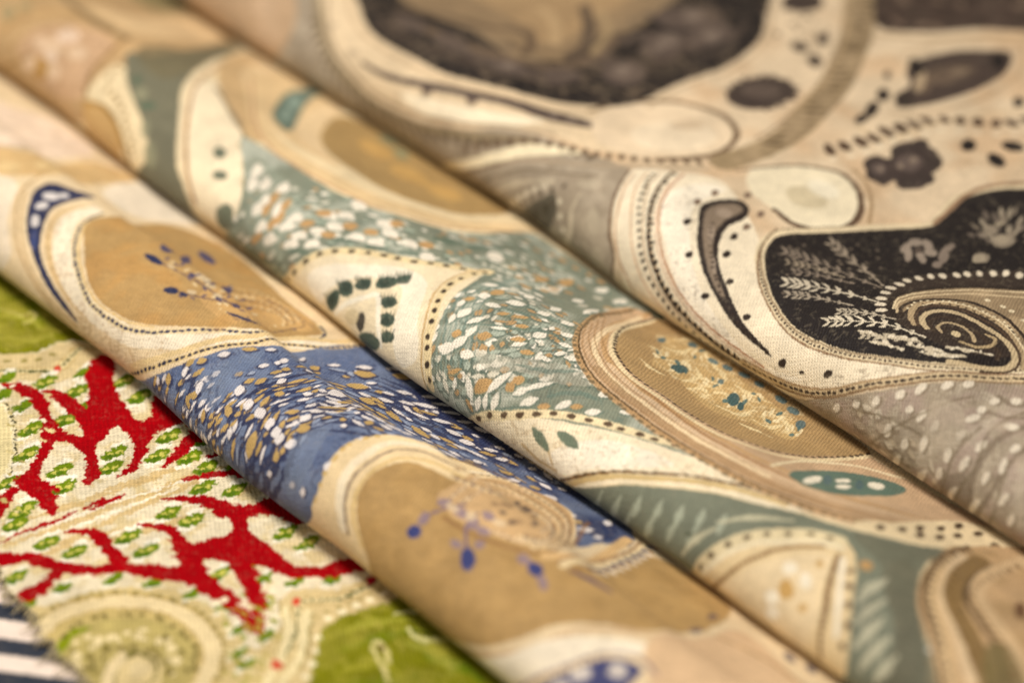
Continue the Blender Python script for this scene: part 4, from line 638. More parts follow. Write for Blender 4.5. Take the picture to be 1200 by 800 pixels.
    for e in [(-9.1,36.4,2.25,1.64,-120),(-6,32.9,2.23,1.29,-125),(-1.4,32,1.99,1.13,-140),(-6.8,42.4,1.90,1.22,-126),(9.8,34.3,3.34,1.02,171),(13,41.2,1.42,1.12,-144),(18.1,41,1.66,0.98,-111),(3.8,33.7,2.62,0.82,179),(3.9,40.5,1.89,0.74,-143),(9.4,42.1,1.48,0.83,-134),(24.2,39.5,1.23,0.92,-88),(29.3,39.8,1.37,1.03,143),(35.3,38.5,1.25,0.86,150),(40.8,36.9,1.28,0.93,-80),(-3.1,35.7,1.56,0.60,-123)]: cloth_b.dot(*e, '22284a', op=0.85, leaf=True)
    for e in [(-9.5,36.5,1.91,1.26,-124),(-6.5,33,1.90,0.97,-125),(-1.8,32.1,1.70,0.81,-142),(-7.2,42.4,1.61,0.93,-126),(9.2,34.6,2.81,0.71,174),(12.6,41.4,1.19,0.78,-142),(17.7,41.2,1.38,0.66,-116),(3.3,33.8,2.04,0.55,-175),(3.5,40.6,1.58,0.43,-139),(9,42.3,1.24,0.54,-134),(23.7,39.7,0.95,0.64,-107),(28.8,40.1,0.96,0.81,166),(34.8,38.8,0.90,0.63,168),(40.4,37.1,1.00,0.69,-92),(-3.5,35.8,1.31,0.39,-124)]: cloth_b.dot(*e, 'b9995c', leaf=True)
    for e in [(-26.1,5.3,0.87,0.71,119),(-22.8,9.6,1.42,0.68,130),(-18.2,9.5,1.75,0.77,126),(-21.3,16.2,1.22,0.80,-118),(-17.9,22.8,1.21,0.66,-112),(-14.5,21.9,0.73,0.69,152),(-16.1,28.4,1.20,0.56,115),(-12.4,13.5,1.66,1.03,145),(-8.2,12.7,1.62,1.09,137),(-4.8,12.9,1.79,1.15,160),(-1.3,12.5,1.55,1.05,136),(1.2,12.1,1.51,1.02,137),(2.9,11.5,1.45,1.00,126),(5.3,11.9,1.32,1.16,149),(-9.6,19.7,1.13,1.01,-74),(-3.5,20.8,0.99,0.80,-137),(-3.1,23.3,1.01,0.78,-146),(-1.6,25.4,2.20,1.70,-90),(2.1,17,1.51,1.03,-66),(1.4,19.3,1.42,0.82,-132),(8,19.8,0.93,0.59,146),(5.6,23.9,0.79,0.64,135),(12.9,19.9,0.99,0.97,102),(14.2,12.2,1.35,1.05,135),(12.8,7.2,0.96,0.69,121),(5.2,6.4,0.81,0.74,136),(-11.2,36.9,1.27,0.78,-95),(-6,35.7,1.21,0.70,-104),(-6.2,7.3,1.38,0.75,128),(-9.3,41.8,1.04,0.72,-122),(-6.2,8.7,1.29,0.59,123),(10.3,7.2,0.72,0.68,-121),(-2.4,36.8,1.38,0.62,-128)]: cloth_b.dot(*e, '22284a', op=0.85, leaf=True)
    for e in [(-26.4,5.3,0.69,0.50,119),(-23.1,9.7,1.17,0.51,129),(-18.6,9.5,1.46,0.58,125),(-21.7,16.3,1.00,0.58,-115),(-18.3,22.8,0.98,0.44,-117),(-14.9,21.9,0.54,0.51,-125),(-16.6,28.6,1.20,0.36,117),(-12.8,13.6,1.33,0.83,142),(-8.6,12.8,1.41,0.87,136),(-5.2,12.9,1.46,0.95,160),(-1.7,12.6,1.27,0.84,133),(0.8,12.2,1.23,0.82,134),(2.5,11.6,1.19,0.79,123),(5,12,1.06,0.95,144),(-10.1,19.8,0.91,0.76,-90),(-3.9,20.9,0.80,0.56,-132),(-3.5,23.4,0.82,0.53,-141),(-2.1,25.5,1.83,1.32,-98),(1.6,17.1,1.23,0.81,-71),(1,19.4,1.18,0.58,-131),(7.6,20,0.66,0.45,147),(5.1,24.1,0.55,0.48,107),(12.5,20,0.80,0.73,-123),(13.9,12.3,1.11,0.85,132),(12.5,7.2,0.79,0.51,121),(4.9,6.5,0.64,0.55,127),(-11.6,37,1.03,0.53,-99),(-6.5,35.8,0.98,0.46,-107),(-6.6,7.4,1.16,0.55,127),(-9.7,41.8,0.84,0.45,-128),(-6.5,8.7,1.08,0.41,122),(10.1,7.2,0.55,0.51,85),(-2.8,36.9,1.15,0.40,-127)]: cloth_b.dot(*e, 'dfd6cf', leaf=True)
    for e in [(-10.9,37.6,1.65,0.98,-109),(-9.2,42.8,1.26,0.88,-114),(-1,35.4,1.67,0.71,-130),(-2.3,40,1.73,0.71,-116),(1.8,41.4,2.63,0.89,-125),(0.5,38.6,1.68,0.71,-124),(7.1,41,2.12,1.00,-134),(11.2,40.1,2.00,1.04,-171),(14.5,40.1,1.54,1.38,-117),(11.4,45.8,1.88,0.76,-159),(17.1,42.6,1.44,0.96,-118),(19.8,42.3,1.50,0.85,-96),(2.5,44.4,2.16,0.56,-132),(-0.2,43.6,1.56,0.59,-123),(8.2,44.6,1.48,0.63,-134),(26.7,38,1.60,1.01,-81),(26.1,45.7,1.66,0.54,168),(32.9,39.4,1.54,1.16,112),(30.3,44.4,1.15,0.63,169),(38.8,37.7,1.26,0.90,-85),(43.2,36.1,1.88,1.05,-88),(41.2,42.7,1.70,0.74,124),(5.1,44.4,1.95,0.56,-133),(4.3,38.5,2.10,0.69,-154),(11.9,35.8,1.66,0.66,177),(20.4,36.7,0.93,0.85,-172),(45.4,36.6,1.27,0.57,-84)]: cloth_b.dot(*e, '22284a', op=0.85, leaf=True)
    for e in [(-11.4,37.7,1.37,0.70,-111),(-9.6,42.9,1.03,0.61,-121),(-1.3,35.4,1.40,0.47,-131),(-2.7,40,1.45,0.47,-116),(1.4,41.5,2.25,0.60,-126),(0.1,38.7,1.41,0.46,-125),(6.6,41.1,1.81,0.66,-134),(10.7,40.3,1.66,0.72,-167),(14,40.2,1.29,1.00,-128),(11,45.9,1.58,0.53,-158),(16.6,42.8,1.19,0.65,-122),(19.4,42.5,1.15,0.56,-109),(2.1,44.5,1.76,0.35,-132),(-0.6,43.7,1.31,0.35,-125),(7.8,44.8,1.24,0.42,-131),(26.2,38.4,1.23,0.71,-94),(25.7,45.8,1.36,0.36,170),(32.4,39.7,1.18,0.97,105),(29.9,44.6,0.89,0.43,176),(38.3,37.9,1.04,0.68,-90),(42.8,36.3,1.52,0.80,-94),(40.8,42.9,1.40,0.58,123),(4.7,44.5,1.66,0.34,-133),(3.9,38.6,1.78,0.43,-153),(11.4,35.9,1.34,0.42,-179),(20,36.9,0.74,0.54,-150),(45,36.7,0.99,0.39,-88)]: cloth_b.dot(*e, 'dfd6cf', leaf=True)
    cloth_b.fill([(6.7,9.5),(4.9,14.1),(6.4,18.1),(10.2,13.3),(11.7,7.7),(9.9,5.5)], '7a8698', op=0.45)
    cloth_b.fill([(-18.2,9.5),(-20.1,15.2),(-18.3,21.7),(-16.8,19.1),(-14.9,12.4),(-12.8,8.5)], '707e94', op=0.45)
    cloth_b.fill([(15.5,4.8),(15,9.6),(13.6,13.4),(12.6,17.4),(12.6,21.3),(13.8,24.1),(16.9,26.4),(18.2,31.3),(22,35.2),(28.6,37.4),(34.6,39.2),(38.9,37.8),(47.9,27),(45.8,18.6),(37.6,4.3),(23,-3.5)], 'e6cc9c')
    cloth_b.stroke([(21.9,6.7),(18.9,9.8),(17,13.2),(16.1,17.1),(15.6,22.1),(18.5,25.6),(22.2,29.4),(24.2,35.4)], 1.4, 'efe0c0', op=0.8)
    cloth_b.dash([(15.4,6.6),(14.4,10.5),(13.3,14.3),(12.6,18.4),(13,23.2)], 1.9, 1.0, 0.8, 'cdab66', jit=0.3)
    cloth_b.fill([(23.2,9.2),(21,11.9),(20,15),(20,18.4),(21.2,21.3),(24.3,22.5),(28,23.2),(32.2,24.3),(38.6,24.9),(47.3,23.4),(52.6,25),(52.9,33.1),(50.7,42),(61,44.2),(66.4,42.8),(69.3,37),(69.4,30.1),(68.8,23.3),(63.7,18.6),(59.9,14.2),(57.6,9.9),(53.7,5.9),(47.9,3.1),(39.7,-0.2),(30,-2.5),(28.3,4.8)], 'b28f58')
    cloth_b.cloud([(21.2,11.7),(21.8,20.7),(32.9,23.6),(48,22.8),(52.3,39.7),(66.3,40),(68.4,23.7),(59.5,14.6),(52,5.5),(33.5,2.7)], '9f7d48', L=3, op=0.4)
    cloth_b.stroke([(23.2,6.4),(20.2,9.6),(18.5,12.9),(17.8,16.7),(17.5,21.5),(20.5,24.9),(25.7,26.8),(26.7,34),(33.5,35.9)], 0.45, '8f7a66')
    cloth_b.stroke([(26.5,6.2),(22.7,8.9),(20.5,12.1),(19.5,15.9),(19.5,20.4),(22.8,23.8),(28.7,24.9)], 0.5, 'd8b878')
    cloth_b.fill([(29.9,18.9),(29,23.9),(25.4,34.4),(29.5,38.2),(34.3,39.5),(40.1,36.7),(45,31.1),(47.7,23),(43.7,20.4),(38.8,18.6),(33.8,18)], 'c9a574')
    cloth_b.stroke([(31.6,18.7),(30.4,23.4),(27.7,33.1),(31.6,36.9),(36.7,37),(41.8,33.5),(46.8,25.4),(44.8,21.7),(40.2,19.6)], 0.5, 'dfc298')
    cloth_b.dash([(31.6,18.7),(30.4,23.4),(27.7,33.1),(31.6,36.9),(36.7,37),(41.8,33.5),(46.8,25.4),(44.8,21.7),(40.2,19.6)], 1.1, 0.5, 0.4, '6c4c3c', jit=0.2)
    cloth_b.stroke([(32.9,19.8),(32.5,24),(30.9,32.5),(34.7,34.8),(39.5,32.6),(44.5,25.1)], 0.5, 'dfc298')
    cloth_b.dash([(32.9,19.8),(32.5,24),(30.9,32.5),(34.7,34.8),(39.5,32.6),(44.5,25.1)], 1.1, 0.5, 0.4, '8a6648', jit=0.2)
    for e in [(36.9,25.6,1.05,0.84,-131),(36.4,29.9,3.64,0.73,124),(40.6,23.8,0.93,0.63,-144),(35.8,24.2,0.77,0.50,-172),(38.3,30.3,2.86,0.57,120)]: cloth_b.dot(*e, '8a6c4c', op=0.7)
    cloth_b.stroke([(40.7,39),(47,28.9),(48.4,22.4),(44.7,19.5),(39.9,17.6),(33.6,16.9)], 0.6, '8a6238', op=0.8)
    cloth_b.stroke([(23.5,28),(25.2,36.2),(31.9,37.3),(38.4,36.3),(43.3,32.8),(47.9,25.4),(46.3,21.9)], 0.9, 'e0c494')
    cloth_b.stroke([(19.2,33.4),(24.3,37.3),(31.1,38.4),(37.6,37.2),(42.6,33.6),(47.2,26.2),(46,22.4)], 0.3, '8a6238')
    cloth_b.dash([(23.5,28),(25.2,36.2),(31.9,37.3),(38.4,36.3),(43.3,32.8),(47.9,25.4),(46.3,21.9)], 1.25, 0.75, 0.45, '6c5040', jit=0.15)
    cloth_b.stroke([(26.2,25.1),(28,33),(34.1,34.5),(39.5,33.9),(43.4,31),(47.1,24.6),(45.1,21.9)], 0.9, 'e0c494')
    cloth_b.stroke([(25.6,25.8),(27,34.1),(33.5,35.4),(38.8,34.8),(42.7,31.9),(46.6,25.1),(44.7,22.4)], 0.3, '8a6238')
    cloth_b.dash([(26.2,25.1),(28,33),(34.1,34.5),(39.5,33.9),(43.4,31),(47.1,24.6),(45.1,21.9)], 1.25, 0.75, 0.45, '8a6a4c', jit=0.15)
    cloth_b.stroke([(27.7,23.6),(33.4,26.2),(36.4,31.7),(40.8,31.4),(44.4,27.8),(46.1,23.8),(43.8,21.9)], 0.9, 'e0c494')
    cloth_b.stroke([(27.2,24.1),(33,26.6),(35.6,32.7),(40,32.4),(42.9,29.8),(45.7,24.4),(43.5,22.4)], 0.3, '8a6238')
    cloth_b.dash([(27.7,23.6),(33.4,26.2),(36.4,31.7),(40.8,31.4),(44.4,27.8),(46.1,23.8),(43.8,21.9)], 1.25, 0.75, 0.45, '5c4450', jit=0.15)
    for e in [(34,31.3,1.37,0.44,123),(35.8,31.4,1.21,0.70,124),(38,23.8,0.62,0.52,-178),(40.6,23.1,0.70,0.50,-149),(41.8,26.6,1.88,0.49,118)]: cloth_b.dot(*e, '5c4a40', op=0.85)
    cloth_b.stroke([(32.3,12.6),(31.9,15.3),(32.3,18),(33.4,20.9)], [0.3, 0.5, 0.4], '7a6470')
    cloth_b.stroke([(41.6,14.4),(39.2,16.1),(37.1,18.2),(35.9,21)], [0.4, 0.5, 0.4], '7a6470')
    for e in [(42.1,13.9,2.06,1.04,142),(32.4,12.5,1.16,1.01,163),(50,19.2,1.44,1.02,155)]: cloth_b.dot(*e, '343c72')
    for e in [(31.8,14.9,1.24,0.78,120),(38.8,14.7,1.18,0.63,175),(41.3,16.7,0.90,0.74,-68),(34.4,19.3,1.47,0.88,170),(37.2,19.1,1.47,0.81,140),(37.4,21.6,1.12,0.81,169),(39.5,18.9,1.20,0.78,-179),(47.5,19.3,1.16,0.88,178),(52.5,18.3,1.61,0.58,150),(31.3,18.9,0.94,0.87,-113)]: cloth_b.dot(*e, '8a7680', op=0.85)
    for e in [(32.8,19.1,1.24,0.60,-179),(35.9,19.8,1.12,0.69,140),(39.6,21.7,1.13,0.71,-166)]: cloth_b.dot(*e, 'd8bf98', op=0.8)
    cloth_b.stroke([(52.9,22.8),(55.6,23.9),(59.8,24.7)], [0.4, 0.9, 0.4], '55455c')
    cloth_b.stroke([(48.9,22),(50.8,26.9),(48.6,35.5),(45.8,41.8)], 1.6, 'd8b27a')
    cloth_b.stroke([(50.8,22.7),(50.4,31.3),(49.3,38.3),(46.8,43.7)], 0.5, '8d6238')
    cloth_b.stroke([(51.6,22.7),(51.3,31.3),(50,38.9),(47.6,43.8)], 1.3, 'e8d0a0')
    cloth_b.stroke([(53.2,23.2),(52.5,31.9),(51.3,38.9),(49.1,44.5)], 0.5, 'a27840')
    cloth_b.dash([(53.6,25.6),(51.7,33.8),(50,39.9),(48.1,44.5)], 1.7, 1.1, 1.3, '3c3c5c', slant=40)
    cloth_b.dash([(54.5,25.8),(52.8,33.6),(51.1,39.6),(49.3,44.4)], 1.7, 0.9, 1.0, 'ecdcc0')
    cloth_b.stroke([(47.3,1.5),(54.1,4.8),(60,9.4),(62,14),(64.5,17.9),(70.2,23.6)], 0.5, 'c09468', op=0.8)
    cloth_b.fill([(45,-4),(58.1,7.5),(61,11.8),(64.8,16.2),(71,21.4),(71.3,18.1),(67.9,15.1),(65.9,10.6),(59.8,3.3),(50,-4)], 'f0e2c6')
    cloth_b.fill([(70.3,22),(71,33.7),(71.6,39.9),(83.3,37.9),(92.9,36.2),(82.7,14),(75.5,17.5)], 'd8b68c')
    cloth_b.stroke([(71.4,35),(75.1,36.3),(80.9,37.1),(87.3,37.1)], 0.5, '96703e', op=0.8)
    for e in [(79.3,41.5,1.70,0.78,148),(82.5,42.4,1.36,0.73,148),(67.5,38,1.05,0.54,-79),(69.2,32.9,1.14,0.59,-96)]: cloth_b.dot(*e, '3a3350', op=0.8)
    cloth_b.fill([(57,-4),(64.7,6.3),(66.8,10.1),(68.1,12.9),(69.6,15.4),(71.7,17),(74.4,17.4),(75,15.2),(75.5,12.2),(74.9,6.4)], '3a3f6c')
    for e in [(68.7,11.3,1.51,1.11,-131),(72.2,14.9,1.41,1.23,155),(67.5,8.1,1.59,0.87,-130)]: cloth_b.dot(*e, 'cfc4b8')
    cloth_b.stroke([(56,-4),(63.3,6.5),(65.9,10.6),(67.5,13.9),(69.3,16.8),(72.3,18.8),(76.2,18.3)], 0.5, '7c6878', op=0.8)

def print_sage(cloth_c):
    cloth_c.fill([(-154.2,8.7),(-151.1,33.5),(-145.6,57.4),(-126.8,53.7),(-107.2,48),(-99.9,40.4),(-96.2,24.1),(-101.1,20.4),(-101.3,9),(-98.5,5.2),(-132,-4.5),(-156,-4)], 'bb9a6c')
    cloth_c.fill([(-122.5,8.1),(-123.6,13.4),(-120.9,18.1),(-114.9,20.6),(-108.4,20.8),(-104.4,13.6),(-101.3,9),(-103.3,6.4),(-112.8,5.3)], 'c6a27c')
    for e in [(-114.8,7.8,3.01,2.01,-170)]: cloth_c.dot(*e, 'b48a4a')
    for e in [(-116.4,16.2,2.65,1.94,176),(-114.5,10.9,1.93,1.23,166)]: cloth_c.dot(*e, 'dfc4a8')
    cloth_c.stroke([(-129.7,9.2),(-129.1,13.9),(-127.3,19.2),(-120.7,22.5),(-111.6,22.1)], 0.8, 'a87e44', op=0.8)
    cloth_c.stroke([(-135.4,25.6),(-126.1,23.9),(-115.4,22.7),(-108.3,23.5)], 1.4, '6c5c40', op=0.85)
    for e in [(-132.9,13.3,2.85,1.28,154),(-132.7,16.8,2.02,1.25,155)]: cloth_c.dot(*e, '88805c', op=0.7)
    cloth_c.fill([(-127.7,26.7),(-119.9,31.6),(-124.5,44.5),(-122,50.7),(-114.9,49.8),(-108.5,37.2),(-107.9,26.9),(-114,24.6)], 'd8b888')
    cloth_c.fill([(-139.5,43.8),(-133.1,53.6),(-127.6,50.7),(-128.3,42.9)], '7a7048', op=0.8)
    cloth_c.filigree([(-147.3,8),(-140,26.4),(-110.7,23.2),(-101.3,9),(-133,-4.5)], '8a6a38', L=4, n=4, wd=0.2, op=0.5)
    for e in [(-115.9,12.5,2.53,1.67,176),(-119,11.9,1.84,1.18,169),(-117.8,7.5,1.75,1.45,166),(-111.2,8.5,2.00,1.43,166),(-110.5,14.1,2.23,1.66,-180)]: cloth_c.dot(*e, 'dcbf9c', op=0.8)
    cloth_c.stroke([(-132.9,-3.5),(-121.4,6.5),(-118.9,8.5)], 0.8, '9a7844')
    cloth_c.dash([(-124.4,6.9),(-123,11),(-119.7,15.6),(-113.6,18.9)], 2.2, 1.1, 0.9, '96743e', op=0.8)
    cloth_c.stroke([(-96.7,17),(-96.8,18.8),(-96.1,20.9)], [0.4, 1.2, 0.3], '8f9078', op=0.8)
    cloth_c.stroke([(-94,14.7),(-93.8,16.4),(-92.9,18.3)], [0.4, 1.2, 0.3], '8f9078', op=0.8)
    cloth_c.stroke([(-90.7,13.5),(-90.4,15.1),(-89.3,16.8)], [0.4, 1.2, 0.3], '8f9078', op=0.8)
    cloth_c.stroke([(-87.3,11.8),(-86.8,13.3),(-85.5,14.9)], [0.4, 1.2, 0.3], '8f9078', op=0.8)
    cloth_c.stroke([(-84.4,9.9),(-83.7,11.4),(-82.2,12.9)], [0.4, 1.2, 0.3], '8f9078', op=0.8)
    cloth_c.stroke([(-81.4,8.3),(-80.5,9.7),(-78.7,11.1)], [0.4, 1.2, 0.3], '8f9078', op=0.8)
    cloth_c.stroke([(-108.5,23.2),(-105.4,16.5),(-103.4,11.9),(-101.1,8.8)], 0.7, '86622e')
    cloth_c.stroke([(-100.3,7.7),(-96.7,9.2),(-92.5,8.8),(-87.4,6.4),(-84,3.7),(-85.7,-1.2)], 0.9, '8c6a30')
    cloth_c.fill([(-100.4,8.1),(-96.1,9.1),(-91.1,8.2),(-86.9,5.7),(-85.8,1.1),(-98,-3),(-98.3,3.6)], 'b98d48', op=0.8)
    cloth_c.dash([(-101.5,18.9),(-100.3,14.8),(-99.5,12.9),(-96.4,11.9),(-93,11.3),(-88.9,9.4),(-85.3,7.3),(-82.8,5.1)], 2.0, 1.0, 1.0, '927444', jit=0.2)
    cloth_c.fill([(-103.7,20.4),(-100.7,23.3),(-101.8,31.1),(-110.6,47.1),(-108,48.7),(-101.7,40.3),(-95.4,30),(-90.5,22.8),(-81.5,15.6),(-71.2,7.4),(-63.2,2.9),(-70,-4),(-85,-3.3),(-79.5,6.4),(-82.8,9.5),(-90.5,12.9),(-96.1,15.1),(-100.1,17.5)], '6f6c56')
    cloth_c.fill([(-103.4,21.9),(-103.5,32.4),(-111.5,49.3),(-108,49),(-99.6,36.3),(-93.6,25),(-94,20.8)], '6d6448', op=0.8)
    for e in [(-96.1,17,1.19,0.87,154),(-88.9,14.2,1.59,0.90,-152)]: cloth_c.dot(*e, '566650')
    for e in [(-92.6,15.4,1.83,1.16,152),(-84.7,10.6,2.51,0.79,145),(-79.4,7.3,2.85,1.23,141)]: cloth_c.dot(*e, '8c8a6c', op=0.8)
    cloth_c.stroke([(-106.3,47.8),(-98.4,35.3),(-91.3,25.3),(-84.2,18.7),(-76,12.4),(-69.2,7.4),(-64.1,3.4),(-64.1,-0.5)], 1.6, 'e6d2aa')
    cloth_c.stroke([(-104.6,46.8),(-96.7,34.4),(-89.7,24.9),(-82.6,18.4),(-74.8,12.3),(-68.5,7.7),(-63.1,4.1)], 0.5, '9a683c')
    cloth_c.fill([(-89.6,25.2),(-91.4,30.3),(-85.6,27.8),(-75.6,23.5),(-66.7,19.1),(-56,11.7),(-51,6.5),(-59,-4.5),(-64.2,-2),(-63.6,4.3),(-68.8,8.5),(-78,15.3)], 'eddcb8')
    cloth_c.dash([(-68.4,19.1),(-62.2,15.6),(-57.3,12.1),(-53.2,8.2),(-51.7,4.2)], 2.0, 1.0, 0.8, 'b89a5c', jit=0.2)
    for e in [(-67.5,14.3,1.79,1.06,162),(-62.5,10.8,1.56,1.02,-165),(-55.9,5.5,2.28,2.16,167)]: cloth_c.dot(*e, '4b5a48', op=0.9)
    cloth_c.stroke([(-88.2,28.3),(-81.9,25.9),(-73.9,22.6),(-66.9,19.9)], [0.8, 1.4, 0.6], '6c5434', op=0.8)
    cloth_c.fill([(-101.7,40.3),(-106.3,48.4),(-99.5,49.5),(-93,46.7),(-86.2,37.8),(-75.9,28),(-66.7,23.2),(-67.5,20.8),(-75.5,23.8),(-85.6,27.8),(-92.5,31.7)], 'c8a878')
    cloth_c.fill([(-97.7,41.7),(-100.5,47.7),(-96.7,48.7),(-89.7,40.2),(-82.1,32.4),(-87.3,34.4)], 'e0c498')
    cloth_c.fill([(-69.5,20.3),(-65.6,21.2),(-56.9,21.4),(-43,21.9),(-34.8,24.5),(-28.6,30.6),(-26.8,40.6),(-27.7,48.9),(-18.1,51.1),(-5.4,52.6),(6.2,53.2),(4.5,46.4),(7.8,36.1),(12.9,27.6),(17.8,23.3),(24.4,20.7),(32.2,19.7),(41,19.4),(50.1,19.7),(45.3,15.6),(37.9,13.2),(30.1,11.5),(23.9,9.1),(18.4,6.5),(8.9,-1.4),(-1,-4),(0.6,3.8),(-0.8,6.5),(-3.5,11.5),(-7.5,18.2),(-11.8,27.6),(-15.9,23.2),(-22.9,17.7),(-30.1,13.3),(-33.6,9.2),(-35.7,5.1),(-43,-4.5),(-52,-4.5),(-60,-4.5),(-53.2,6.5),(-57.3,12.1)], '7f8470')
    cloth_c.stroke([(-96.9,43.9),(-87.7,37),(-76.2,29),(-66,24.5),(-57.2,23.7),(-46,24.4),(-37.5,26.9),(-31.8,33.5),(-29.8,43.4),(-27.5,51.6)], 4.2, 'dcbf8e')
    cloth_c.stroke([(-94.4,40.8),(-85.3,34.1),(-73.1,25.6),(-64.4,22.3),(-55.9,21.7),(-44.9,22.6),(-36,24.7),(-29.8,30.8),(-28.1,40.8),(-26.2,49.5)], 0.5, 'b0805a', op=0.8)
    cloth_c.stroke([(-98.1,46.5),(-88.9,39.6),(-78.2,32),(-67,26.7),(-57.7,25.5),(-46.5,26.3),(-38.6,29.3),(-33.1,36.1),(-30.6,45.5),(-27.7,53.3)], 0.9, 'ead2a4')
    cloth_c.fill([(-97,45),(-96,51),(-88.2,53.5),(-78.1,48.5),(-73.2,40.9),(-66.1,33.9),(-52.9,29.3),(-63.5,27.8),(-72.7,29.4),(-84.9,35.7)], 'dbbd8c')
    cloth_c.fill([(-78.1,33.1),(-84.6,39.3),(-88.9,46.4),(-87.2,52.5),(-84.9,46.9),(-79.8,40.5),(-71.9,31.6)], '5f7264')
    for e in [(-84.3,42.7,3.44,1.11,132),(-79.8,37.3,3.63,0.73,136)]: cloth_c.dot(*e, '8fa090', op=0.8)
    cloth_c.fill([(-73.9,34.7),(-80.5,43.1),(-82,48.6),(-78.1,48.5),(-74.4,42.5),(-67.8,35.9),(-58.2,30.5),(-62.6,29.9)], 'e2c698')
    cloth_c.fill([(-67.3,35.6),(-74.2,42),(-76.9,47.5),(-72.9,49.6),(-64.2,50.3),(-55.5,51.4),(-45.6,52.2),(-34.1,52.1),(-33.8,45.3),(-35.9,37.4),(-40.7,33.2),(-48.3,31.4),(-57.9,32.1)], 'a98a56')
    for e in [(-62.6,44.4,4.45,2.47,174),(-51.1,43.2,5.08,2.63,173),(-43.3,44.6,3.49,2.85,174)]: cloth_c.dot(*e, 'c49c5a', op=0.8)
    for e in [(-59.8,48,2.36,1.23,161),(-65.1,49.1,2.33,1.16,-180)]: cloth_c.dot(*e, '7f8868', op=0.7)
    cloth_c.cloud([(-69.5,20.3),(-65.6,21.2),(-56.9,21.4),(-43,21.9),(-34.8,24.5),(-28.6,30.6),(-26.8,40.6),(-27.7,48.9),(-18.1,51.1),(-5.4,52.6),(6.2,53.2),(4.5,46.4),(7.8,36.1),(12.9,27.6),(17.8,23.3),(24.4,20.7),(32.2,19.7),(41,19.4),(50.1,19.7),(45.3,15.6),(37.9,13.2),(30.1,11.5),(23.9,9.1),(18.4,6.5),(8.9,-1.4),(-1,-4),(0.6,3.8),(-0.8,6.5),(-3.5,11.5),(-7.5,18.2),(-11.8,27.6),(-15.9,23.2),(-22.9,17.7),(-30.1,13.3),(-33.6,9.2),(-35.7,5.1),(-43,-4.5),(-52,-4.5),(-60,-4.5),(-53.2,6.5),(-57.3,12.1)], 'b7b9a6', L=5, op=0.85)
    cloth_c.filigree([(-69.5,20.3),(-65.6,21.2),(-56.9,21.4),(-43,21.9),(-34.8,24.5),(-28.6,30.6),(-26.8,40.6),(-27.7,48.9),(-18.1,51.1),(-5.4,52.6),(6.2,53.2),(4.5,46.4),(7.8,36.1),(12.9,27.6),(17.8,23.3),(24.4,20.7),(32.2,19.7),(41,19.4),(50.1,19.7),(45.3,15.6),(37.9,13.2),(30.1,11.5),(23.9,9.1),(18.4,6.5),(8.9,-1.4),(-1,-4),(0.6,3.8),(-0.8,6.5),(-3.5,11.5),(-7.5,18.2),(-11.8,27.6),(-15.9,23.2),(-22.9,17.7),(-30.1,13.3),(-33.6,9.2),(-35.7,5.1),(-43,-4.5),(-52,-4.5),(-60,-4.5),(-53.2,6.5),(-57.3,12.1)], '687a6c', L=3.2, n=6, wd=0.14, op=0.6)
    cloth_c.rows([(-69.5,20.3),(-65.6,21.2),(-56.9,21.4),(-43,21.9),(-34.8,24.5),(-28.6,30.6),(-26.8,40.6),(-27.7,48.9),(-18.1,51.1),(-5.4,52.6),(6.2,53.2),(4.5,46.4),(7.8,36.1),(12.9,27.6),(17.8,23.3),(24.4,20.7),(32.2,19.7),(41,19.4),(50.1,19.7),(45.3,15.6),(37.9,13.2),(30.1,11.5),(23.9,9.1),(18.4,6.5),(8.9,-1.4),(-1,-4),(0.6,3.8),(-0.8,6.5),(-3.5,11.5),(-7.5,18.2),(-11.8,27.6),(-15.9,23.2),(-22.9,17.7),(-30.1,13.3),(-33.6,9.2),(-35.7,5.1),(-43,-4.5),(-52,-4.5),(-60,-4.5),(-53.2,6.5),(-57.3,12.1)], [(-50,-4.5),(-43,6.6),(-39.5,11.5),(-33,18),(-23.8,25.2),(-18.5,36),(-4.4,40.2)], -8, 12, 1.5, 2.8, 2.0, 0.95, ['e6dec8', 'b49264', 'd0cbb4', '9fa893'], under='5f6c5c', skip=0.25, seed=31, jit=0.3)
    cloth_c.rows([(-69.5,20.3),(-65.6,21.2),(-56.9,21.4),(-43,21.9),(-34.8,24.5),(-28.6,30.6),(-26.8,40.6),(-27.7,48.9),(-18.1,51.1),(-5.4,52.6),(6.2,53.2),(4.5,46.4),(7.8,36.1),(12.9,27.6),(17.8,23.3),(24.4,20.7),(32.2,19.7),(41,19.4),(50.1,19.7),(45.3,15.6),(37.9,13.2),(30.1,11.5),(23.9,9.1),(18.4,6.5),(8.9,-1.4),(-1,-4),(0.6,3.8),(-0.8,6.5),(-3.5,11.5),(-7.5,18.2),(-11.8,27.6),(-15.9,23.2),(-22.9,17.7),(-30.1,13.3),(-33.6,9.2),(-35.7,5.1),(-43,-4.5),(-52,-4.5),(-60,-4.5),(-53.2,6.5),(-57.3,12.1)], [(2.9,5.2),(-0.6,10.6),(-4,15.4),(-6.5,21.9),(-2.6,29),(9.4,30.6),(22.6,23.8)], 1, -26, 1.4, 2.6, 2.0, 0.95, ['ebe3ce', 'b49264', 'd8d0b8', 'a5ad9a'], under='5f6c5e', skip=0.22, seed=33, jit=0.25)
    cloth_c.fill([(-61,17.2),(-54.6,18.1),(-44,13.1),(-39.7,5.9),(-46.3,4.3),(-52.6,9.4)], '939a86', op=0.6)
    for e in [(-50.8,11.9,1.72,0.71,124),(-50,12,1.15,0.58,110)]: cloth_c.dot(*e, 'e6dcc6')
    for e in [(-47.3,12,1.73,0.71,124),(-46.5,12.1,1.14,0.57,110)]: cloth_c.dot(*e, 'e6dcc6')
